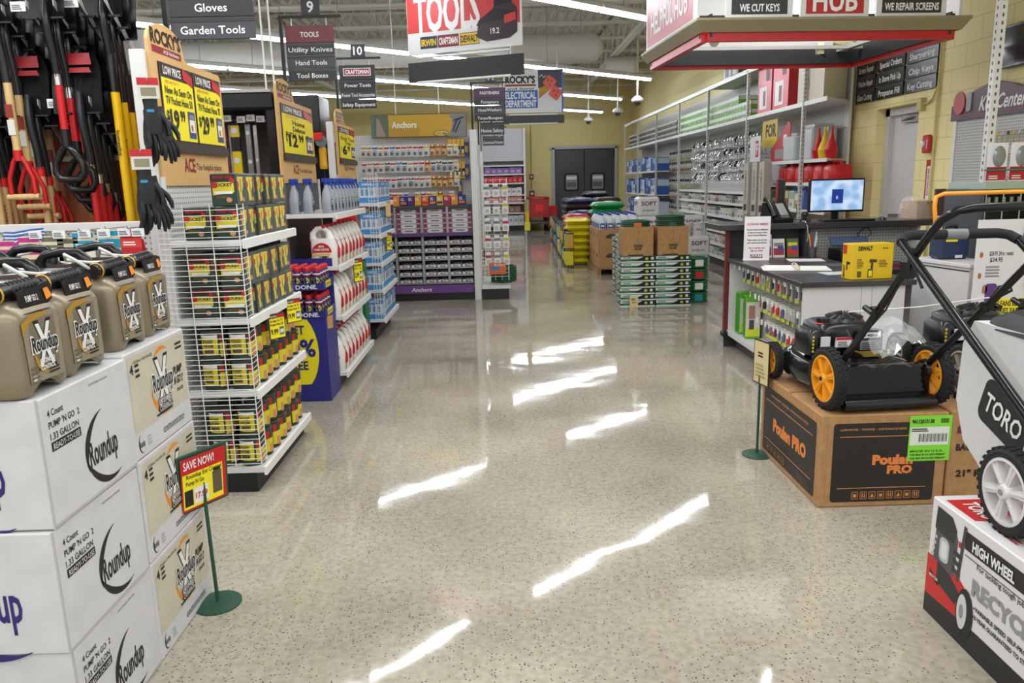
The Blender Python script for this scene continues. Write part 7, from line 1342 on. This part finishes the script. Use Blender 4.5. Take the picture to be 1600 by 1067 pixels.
def wheel(name, par, c, r, w, rim, spokes, hub=BLACK, tread=True):
    """axle along local x; outer face at -x"""
    c = Vector(c); ri = r*.78
    ty = MB().lathe([(ri, -w/2), (r*.9, -w/2), (r, -w*.3), (r, w*.3), (r*.9, w/2), (ri, w/2), (ri, -w/2)], RUBBER, 36, c, (1, 0, 0))
    for k in range(30):
        a = 2*PI*k/30; M = Matrix.Translation(c) @ Matrix.Rotation(a, 4, 'X')
        for s_ in (-1, 1): ty.cb((s_*w*.22, .0+s_*.004, r), (w*.36, r*.085, r*.05), RUBBER, 0, M)
    wo = ty.build(name, par)
    mb = MB().lathe([(ri, -w*.46), (ri*.9, -w*.5), (ri*.9, -w*.1), (ri*.9, w*.4), (ri, w*.46)], rim, 30, c, (1, 0, 0)).lathe([(0, -w*.62), (r*.15, -w*.62), (r*.2, -w*.3), (r*.2, w*.4), (0, w*.4)], rim, 18, c, (1, 0, 0))
    for k in range(spokes):
        a = 2*PI*k/spokes+.3; M = Matrix.Translation(c) @ Matrix.Rotation(a, 4, 'X')
        vs = [(-w*.42, -r*.055, r*.15), (-w*.42, r*.055, r*.15), (-w*.36, r*.12, ri*.93), (-w*.36, -r*.12, ri*.93)]
        mb.add(vs+[(v[0]+w*.45, v[1], v[2]) for v in vs], [(0, 1, 2, 3), (7, 6, 5, 4), (0, 3, 7, 4), (1, 0, 4, 5), (2, 1, 5, 6), (3, 2, 6, 7)], rim, False, M)
        mb.cb((-w*.42, 0, r*.45), (w*.1, r*.03, r*.5), rim, 0, M)
    mb.build('rim', wo); MB().lathe([(0, -w*.7), (r*.07, -w*.7), (r*.07, -w*.5)], hub, 12, c, (1, 0, 0)).build('hub_bolt', wo); return wo
def engine(par, c, s=1.0, flip=False):
    M = Matrix.Translation(Vector(c)) @ Matrix.Scale(s, 4); e = MB(M)
    e.loft([(0, .12, .12, 0, 0), (.03, .15, .14, 0, 0), (.1, .165, .15, 0, 0), (.14, .16, .145, 0, 0), (.155, .13, .12, 0, 0)], PLBLK, 28, 4); eo = e.build('engine', par)
    e = MB(M); e.lathe([(.0, .195), (.06, .19), (.095, .175), (.11, .15)], C('#1d1d20', .35), 24, (.04, .0, 0)); 
    for k in range(12): a = 2*PI*k/12; e.cyl((.04+.03*math.cos(a), .03*math.sin(a), .199), (.04+.1*math.cos(a), .1*math.sin(a), .176), .006, PLBLK, 5)
    e.build('recoil_cover', eo)
    e = MB(M); e.loft([(-.02, .045, .09, -.17, -.02), (.0, .055, .1, -.17, -.02), (.1, .055, .1, -.17, -.02), (.12, .04, .08, -.165, -.02)], PLBLK, 20, 4); e.build('air_filter', eo)
    e = MB(M)
    for k in range(5): e.box(-.2, -.19, -.122, -.119, .0+.02*k, .012+.02*k, C('#d8b82a'))
    e.build('filter_slots', eo)
    e = MB(M); e.cyl((-.11, -.05, .15), (-.11, -.05, .18), .035, PLBLK, 16); e.lathe([(.036, .148), (.04, .15), (.036, .156)], RED, 16, (-.11, -.05, 0)); e.build('fuel_cap', eo)
    e = MB(M); e.box(.03, .17, -.19, -.12, .01, .125, C('#1b1b1e', .3), .008); e.build('muffler_guard', eo)
    e = MB(M); y = -.1455
    e.box(-.08, .01, y-.006, y+.01, .03, .085, C('#e8e6e4', .4)); e.quad((-.08, y-.0068, .07), (.09, 0, 0), (0, 0, .015), RED); e.lines((-.07, y-.0068, .035), X_, Z_, .07, .032, 3, C('#55555a')); e.quad((.045, -.191, .085), (.11, 0, 0), (0, 0, .03), C('#d8d8da')); e.text('140cc', (.1, -.191, .1), X_, Z_, .014, INK, .08, .03); e.quad((.04, -.191, .02), (.12, 0, 0), (0, 0, .05), C('#8a8a8e', .4)); e.lines((.045, -.192, .025), X_, Z_, .1, .04, 4, INK)
    e.box(-.16, -.11, y+.0, y+.012, .03, .09, C('#cfd6d2', .4)); e.build('decal', eo)
    e = MB(M); e.loft([(-.14, .07, .07, .03, 0), (.0, .07, .07, .03, 0)], PLBLK, 16, 3)
    for k in range(6): e.loft([(-.13+.02*k, .085, .085, .03, 0), (-.122+.02*k, .085, .085, .03, 0)], PLBLK, 16, 3)
    e.build('crankcase', eo)
def mower(loc, rz, label, rim, hr, fr, rope=True, bail=None, plastic=True, deck=C('#0d0d0f', .1), bs=.86):
    t = thing('lawn_mower', label, 'lawn mower', loc, rz)
    d = MB(); d.loft([(.05, .235, .33, 0, .31), (.09, .245, .345, 0, .31), (.15, .235, .335, 0, .31), (.185, .2, .3, 0, .31), (.2, .12, .2, 0, .32)], deck, 36, 3.4); d.build('deck', t)
    MB().prism([(-.21, .035), (.21, .035), (.21, .16), (.17, .2), (-.17, .2), (-.21, .16)], (0, -.045, 0), X_, Z_, (0, .03, 0), deck).build('rear_panel', t)
    MB().cyl((-.215, -.085, .033), (.215, -.085, .033), .026, PLBLK, 16).box(-.215, .215, -.075, -.03, .035, .06, PLBLK).build('trailing_shield', t)
    for s_ in (-1, 1):
        wheel('rear_wheel', t, (s_*.25, 0, hr), hr, .052, rim, 7, BLACK); wheel('front_wheel', t, (s_*.25, .575, fr), fr, .046, rim, 8, BLACK)
        MB().cb((s_*.215, .0, hr), (.02, .05, .12), PLBLK, .004).lathe([(0, -.01), (.045, -.01), (.05, .01), (0, .012)], PLBLK, 16, (s_*.205, 0, hr+.02), (s_, 0, 0)).build('height_lever', t)
        MB().cyl((s_*.2, .5, fr), (s_*.25, .575, fr), .014, BLACK, 8).build('axle_arm', t)
    engine(t, (-.06, .3, .215), bs)
    tb = [(-.215, -.02, .19), (-.235, -.38, .55), (-.25, -.62, .80), (-.245, -.70, .885), (-.22, -.745, .918), (-.17, -.76, .925), (0, -.765, .928), (.17, -.76, .925), (.22, -.745, .918), (.245, -.70, .885), (.25, -.62, .80), (.235, -.38, .55), (.215, -.02, .19)]
    P = []
    for i in range(len(tb)-1):
        a, b = Vector(tb[i]), Vector(tb[i+1]); P += [a, a.lerp(b, .5)]
    P.append(Vector(tb[-1])); MB().tube(P, .0155, C('#1a1a1d', .25, .3), 12).build('handle_tube', t)
    for s_ in (-1, 1): MB().cyl((s_*.262, -.33, .505), (s_*.215, -.33, .505), .018, PLBLK, 10).cyl((s_*.27, -.36, .5), (s_*.27, -.3, .515), .012, PLBLK, 8).build('fold_knob', t)
    if bail: MB().tube([(-.235, -.66, .845), (-.245, -.655, .93), (-.24, -.652, .962), (-.21, -.65, .972), (.21, -.65, .972), (.24, -.652, .962), (.245, -.655, .93), (.235, -.66, .845)], .0075, bail, 8).build('bail_bar', t)
    MB().box(-.265, -.225, -.56, -.5, .66, .73, PLBLK, .008).tube([(-.25, -.53, .69), (-.24, -.4, .52), (-.2, -.12, .32), (-.12, .1, .34)], .004, BLACK, 6).build('control_cable', t)
    if rope: MB().tube([(-.05, .22, .40), (.1, -.1, .47), (.225, -.36, .545)], .003, C('#dedede', .5), 6).build('starter_rope', t); MB().tube([(.225, -.36, .545), (.24, -.38, .59), (.28, -.39, .6), (.29, -.39, .575), (.26, -.37, .55)], .006, BLACK, 7).build('rope_guide', t)
    return t
YO = C('#f2a31e', .35)
M1 = mower((1.716, 3.385, .446), .0785, 'black lawn mower with bright orange-yellow wheels on the black-printed carton', YO, .14, .094, True, C('#f0981e', .35))
mb = MB(); rnd = random.Random(2); n = 9; vs = []
for i in range(n+1):
    for j in range(n+1):
        u, v = -1+2*i/n, -1+2*j/n; vs.append((.14+.13*u, .16+.15*v, .36-.13*(u*u*.7+v*v*.6)+rnd.uniform(-.028, .028)))
CRK = glass_mat('crinkled_bag', '#e9ecef', .27, .06)
mb.add(vs, [(i*(n+1)+j, (i+1)*(n+1)+j, (i+1)*(n+1)+j+1, i*(n+1)+j+1) for i in range(n) for j in range(n)], CRK); mb.build('plastic_bag', M1)
mb = MB(); vs = [(-.15+.35*i/8, -.06+.1*j/3, .205-.02*j+.015*math.sin(i*1.7+j)) for i in range(9) for j in range(4)]; mb.add(vs, [(i*4+j, i*4+4+j, i*4+5+j, i*4+1+j) for i in range(8) for j in range(3)], CRK, True); mb.build('plastic_sheet', M1)
M2 = mower((2.38, 3.43, .4515), .02, 'black lawn mower with grey wheels on the plain brown carton', C('#a59c92', .4), .13, .1, False, None, bs=.9)
# third mower on the red and white carton, seen from behind its bag
t = thing('mower_carton', 'white carton printed with a red mower at the lower right corner', 'carton', (1.44, 1.72, 0)); L_ = .7; h = .42
MB().box(0, .6, 0, L_, 0, h, C('#dcdadb', .45), .004).build('carton', t); q = MB(); x = -.0008; U = -Y_; O = Vector((x, L_, 0))   # local: s along the face from its far edge
f = lambda s_, z, o=0: O+U*s_+Z_*z+Vector((-o, 0, 0))
def fp_(pts, m, o=0): q.add([f(a, b, o) for a, b in pts], [tuple(range(len(pts)))], m)
RD = C('#c41a1e', .4); GY = C('#6c6c70', .4); LG = C('#b9babd', .35)
fp_([(0, 0), (L_, 0), (L_, .085), (.3, .085), (.0, .075)], C('#1d1b1d', .45)); fp_([(.195, .325), (L_, .325), (L_, .385), (.195, .385)], C('#1d1b1d', .45), .0002)
fp_([(.0, .07), (.2, .08), (.21, .2), (.17, .22), (.0, .215)], RD, .0004); fp_([(.06, .14), (.17, .115), (.2, .16), (.13, .2), (.06, .21)], C('#1f1f22', .4), .0006)
fp_([(.03, .21), (.15, .2), (.16, .33), (.13, .385), (.04, .39)], C('#4a4a4e', .4), .0006); fp_([(.03, .32), (.14, .31), (.15, .36), (.12, .395), (.035, .4)], C('#262629', .35), .0008)
fp_(rr(.055, .085, .02, 4, .09, .265), LG, .001); fp_(rr(.035, .06, .012, 4, .09, .265), C('#dcdcde', .3), .0012)
for k in range(4): fp_([(.02+.004*k, .22+.022*k), (.035+.004*k, .22+.022*k), (.035+.004*k, .232+.022*k), (.02+.004*k, .232+.022*k)], LG, .001)
for k in range(3): fp_([(.14, .22+.03*k), (.185, .215+.03*k), (.185, .232+.03*k), (.14, .238+.03*k)], C('#2e2e31', .4), .0009)
fp_([(.165, .2), (.18, .2), (.2, .395), (.185, .398)], C('#3a3a3c', .4), .0008); fp_([(.165, .315), (.178, .315), (.178, .335), (.165, .335)], RD, .0012)
fp_([(.225+.045*math.cos(2*PI*k/20), .115+.085*math.sin(2*PI*k/20)) for k in range(20)], C('#19191b', .5), .0012); fp_([(.212+.026*math.cos(2*PI*k/20), .115+.06*math.sin(2*PI*k/20)) for k in range(20)], C('#cfcfd1', .4), .0014); fp_([(.21+.012*math.cos(2*PI*k/12), .115+.025*math.sin(2*PI*k/12)) for k in range(12)], C('#8d8d90', .4), .0016)
fp_([(.02, .15), (.075, .125), (.075, .14), (.02, .165)], C('#1d1b1d'), .001); q.text('RECYCLER', f(.048, .147), U, Vector((0, -.0, 1)), .009, WHITE, .05, .03, off=.0022)
q.text('HIGH WHEEL', f(.335, .352), U, Z_, .032, WHITE, .2, .04, 'c', .002); q.text('For tackling tough jobs', f(.38, .298), U, Z_, .018, INK, .23, .01); q.text('RECYCLER', f(.43, .225), U, Z_, .05, C('#8f8f93', .35), .36, .05)
for k, s_ in enumerate(('VARIABLE SPEED SELF-PROPEL', '3-YEAR GUARANTEED TO START')): q.text(s_, f(.41, .162-.028*k), U, Z_, .014, INK, .27, .03); fp_([(.268, .158-.028*k), (.274, .158-.028*k), (.274, .164-.028*k), (.268, .164-.028*k)], INK, .001)
fp_([(.2, .306), (.5, .306), (.5, .309), (.2, .309)], INK, .001); q.build('side_print', t)
q = MB(); o = Vector((.0, L_, h+.0008)); q.add([o+Vector((.02, -.04, 0)), o+Vector((.02, -.2, 0)), o+Vector((.16, -.22, 0)), o+Vector((.2, -.1, 0)), o+Vector((.16, -.04, 0))], [(0, 1, 2, 3, 4)], RD); q.text('TORO', o+Vector((.08, -.13, 0)), -Y_, X_, .05, WHITE, .13, .03); q.lines(o+Vector((.04, -.25, .0006)), -Y_, X_, .15, .03, 2, C('#b84a4a')); q.build('top_print', t)
t = thing('lawn_mower', 'lawn mower with white wheels and a pale grey grass bag on the white carton', 'lawn mower', (1.75, 2.13, .4215)); WR = C('#d9d8d8', .35)
for s_ in (-1, 1): wheel('rear_wheel', t, (s_*.25, 0, .133), .133, .05, WR, 6, C('#8d8d90')); wheel('front_wheel', t, (s_*.25, -.32, .1), .1, .046, WR, 6, C('#8d8d90'))
MB().loft([(.05, .2, .2, 0, -.14), (.16, .2, .21, 0, -.14), (.2, .15, .15, 0, -.14)], RD, 28, 3.4).build('deck', t); MB().lathe([(0, .3), (.1, .29), (.13, .25), (.14, .2)], PLBLK, 22, (0, -.18, 0)).build('engine', t)
BAGM = noise_mat('grey_bag_cloth', '#cbcacc', '#d0cfd1', 60, .7)
mb = MB(); prof = [(.36, .17), (.42, .3), (.41, .5), (.36, .585), (.1, .59), (-.1, .57), (-.14, .5), (-.12, .3), (-.05, .19), (.03, .145), (.09, .075), (.14, .065), (.22, .09)]
mb.prism(prof, (-.185, 0, 0), Y_, Z_, (.37, 0, 0), BAGM); mb.build('grass_bag', t)
MB().loft([(.575, .19, .25, 0, .12), (.6, .18, .24, 0, .12), (.63, .15, .2, 0, .1)], C('#1e1e20', .5), 24, 4).build('bag_lid', t)
q = MB(); x = -.1858; bd = rr(.24, .155, .035, 5); Ub = Vector((0, -1, -.32)).normalized(); Vb = Vector((0, -.32, 1)).normalized(); oo = Vector((x, .165, .315))
q.add([oo+Ub*a+Vb*b for a, b in bd], [tuple(range(len(bd)))], C('#242327', .5)); q.text('TORO', oo+Vector((-.001, 0, 0)), Ub, Vb, .062, WHITE, .19, .02); q.build('bag_badge', t)
H = [(-.245, -.02, .12), (-.25, .07, .33), (-.25, .3, .505), (-.25, .72, .815)]
for s_ in (-1, 1): MB().tube([((s_*a if s_ < 0 else a-.06), b, c) for a, b, c in [(.245, -.13, .12), (.25, -.1, .335), (.25, -.02, .385), (.25, .74, .815)]], .0155, C('#222226', .2, .5), 12).build('handle_tube', t)
MB().tube([(-.25, .74, .815), (-.235, .775, .832), (-.19, .79, .838), (.14, .79, .838), (.175, .775, .832), (.19, .74, .815)], .019, RUBBER, 12).build('grip_bar', t); MB().cyl((-.06, .79, .838), (.02, .79, .838), .0205, C('#7d7d80', .4), 12).build('grip_label', t)
MB().tube([(-.24, .71, .8), (-.235, .66, .72), (-.225, .62, .66)], .006, BLACK, 6).cb((-.23, .69, .77), (.02, .03, .06), PLBLK, .004).cb((-.221, .69, .77), (.003, .02, .03), YEL).build('cable_bracket', t)
# tan card on a floor stand beside the mower carton
t = thing('sign_stand', 'green floor stand with a tan price card at the corner of the mower carton', 'sign stand', (1.365, 3.97, 0)); MB().lathe([(0, .014), (.045, .013), (.08, .005), (.08, 0), (0, 0)], DGREEN, 26).build('base', t); MB().cyl((0, 0, .01), (0, .0, .45), .007, DGREEN, 8).build('pole', t)
u = Vector((.22, -.975, 0)); v = Vector((.0, -.0, 1)); n = u.cross(v); o = Vector((.0, -.01, .52)); q = MB(); q.prism([(-.075, -.12), (.075, -.12), (.075, .12), (-.075, .12)], o, u, v, -n*.006, C('#2a2a22', .4)); q.build('card_frame', t)
q = MB(); q.quad(o-u*.068-v*.113+n*.0008, u*.136, v*.226, C('#d8c795', .5)); q.lines(o-u*.03+v*.03+n*.002, u, v, .06, .035, 2, INK); q.lines(o-u*.05-v*.08+n*.002, u, v, .1, .08, 4, C('#a8986a')); q.build('price_card', t)
# prototypes that were never set down
for m_ in ALLM:
    if m_.n == 0:
        for o in list(m_.p.children_recursive)+[m_.p]: bpy.data.objects.remove(o)
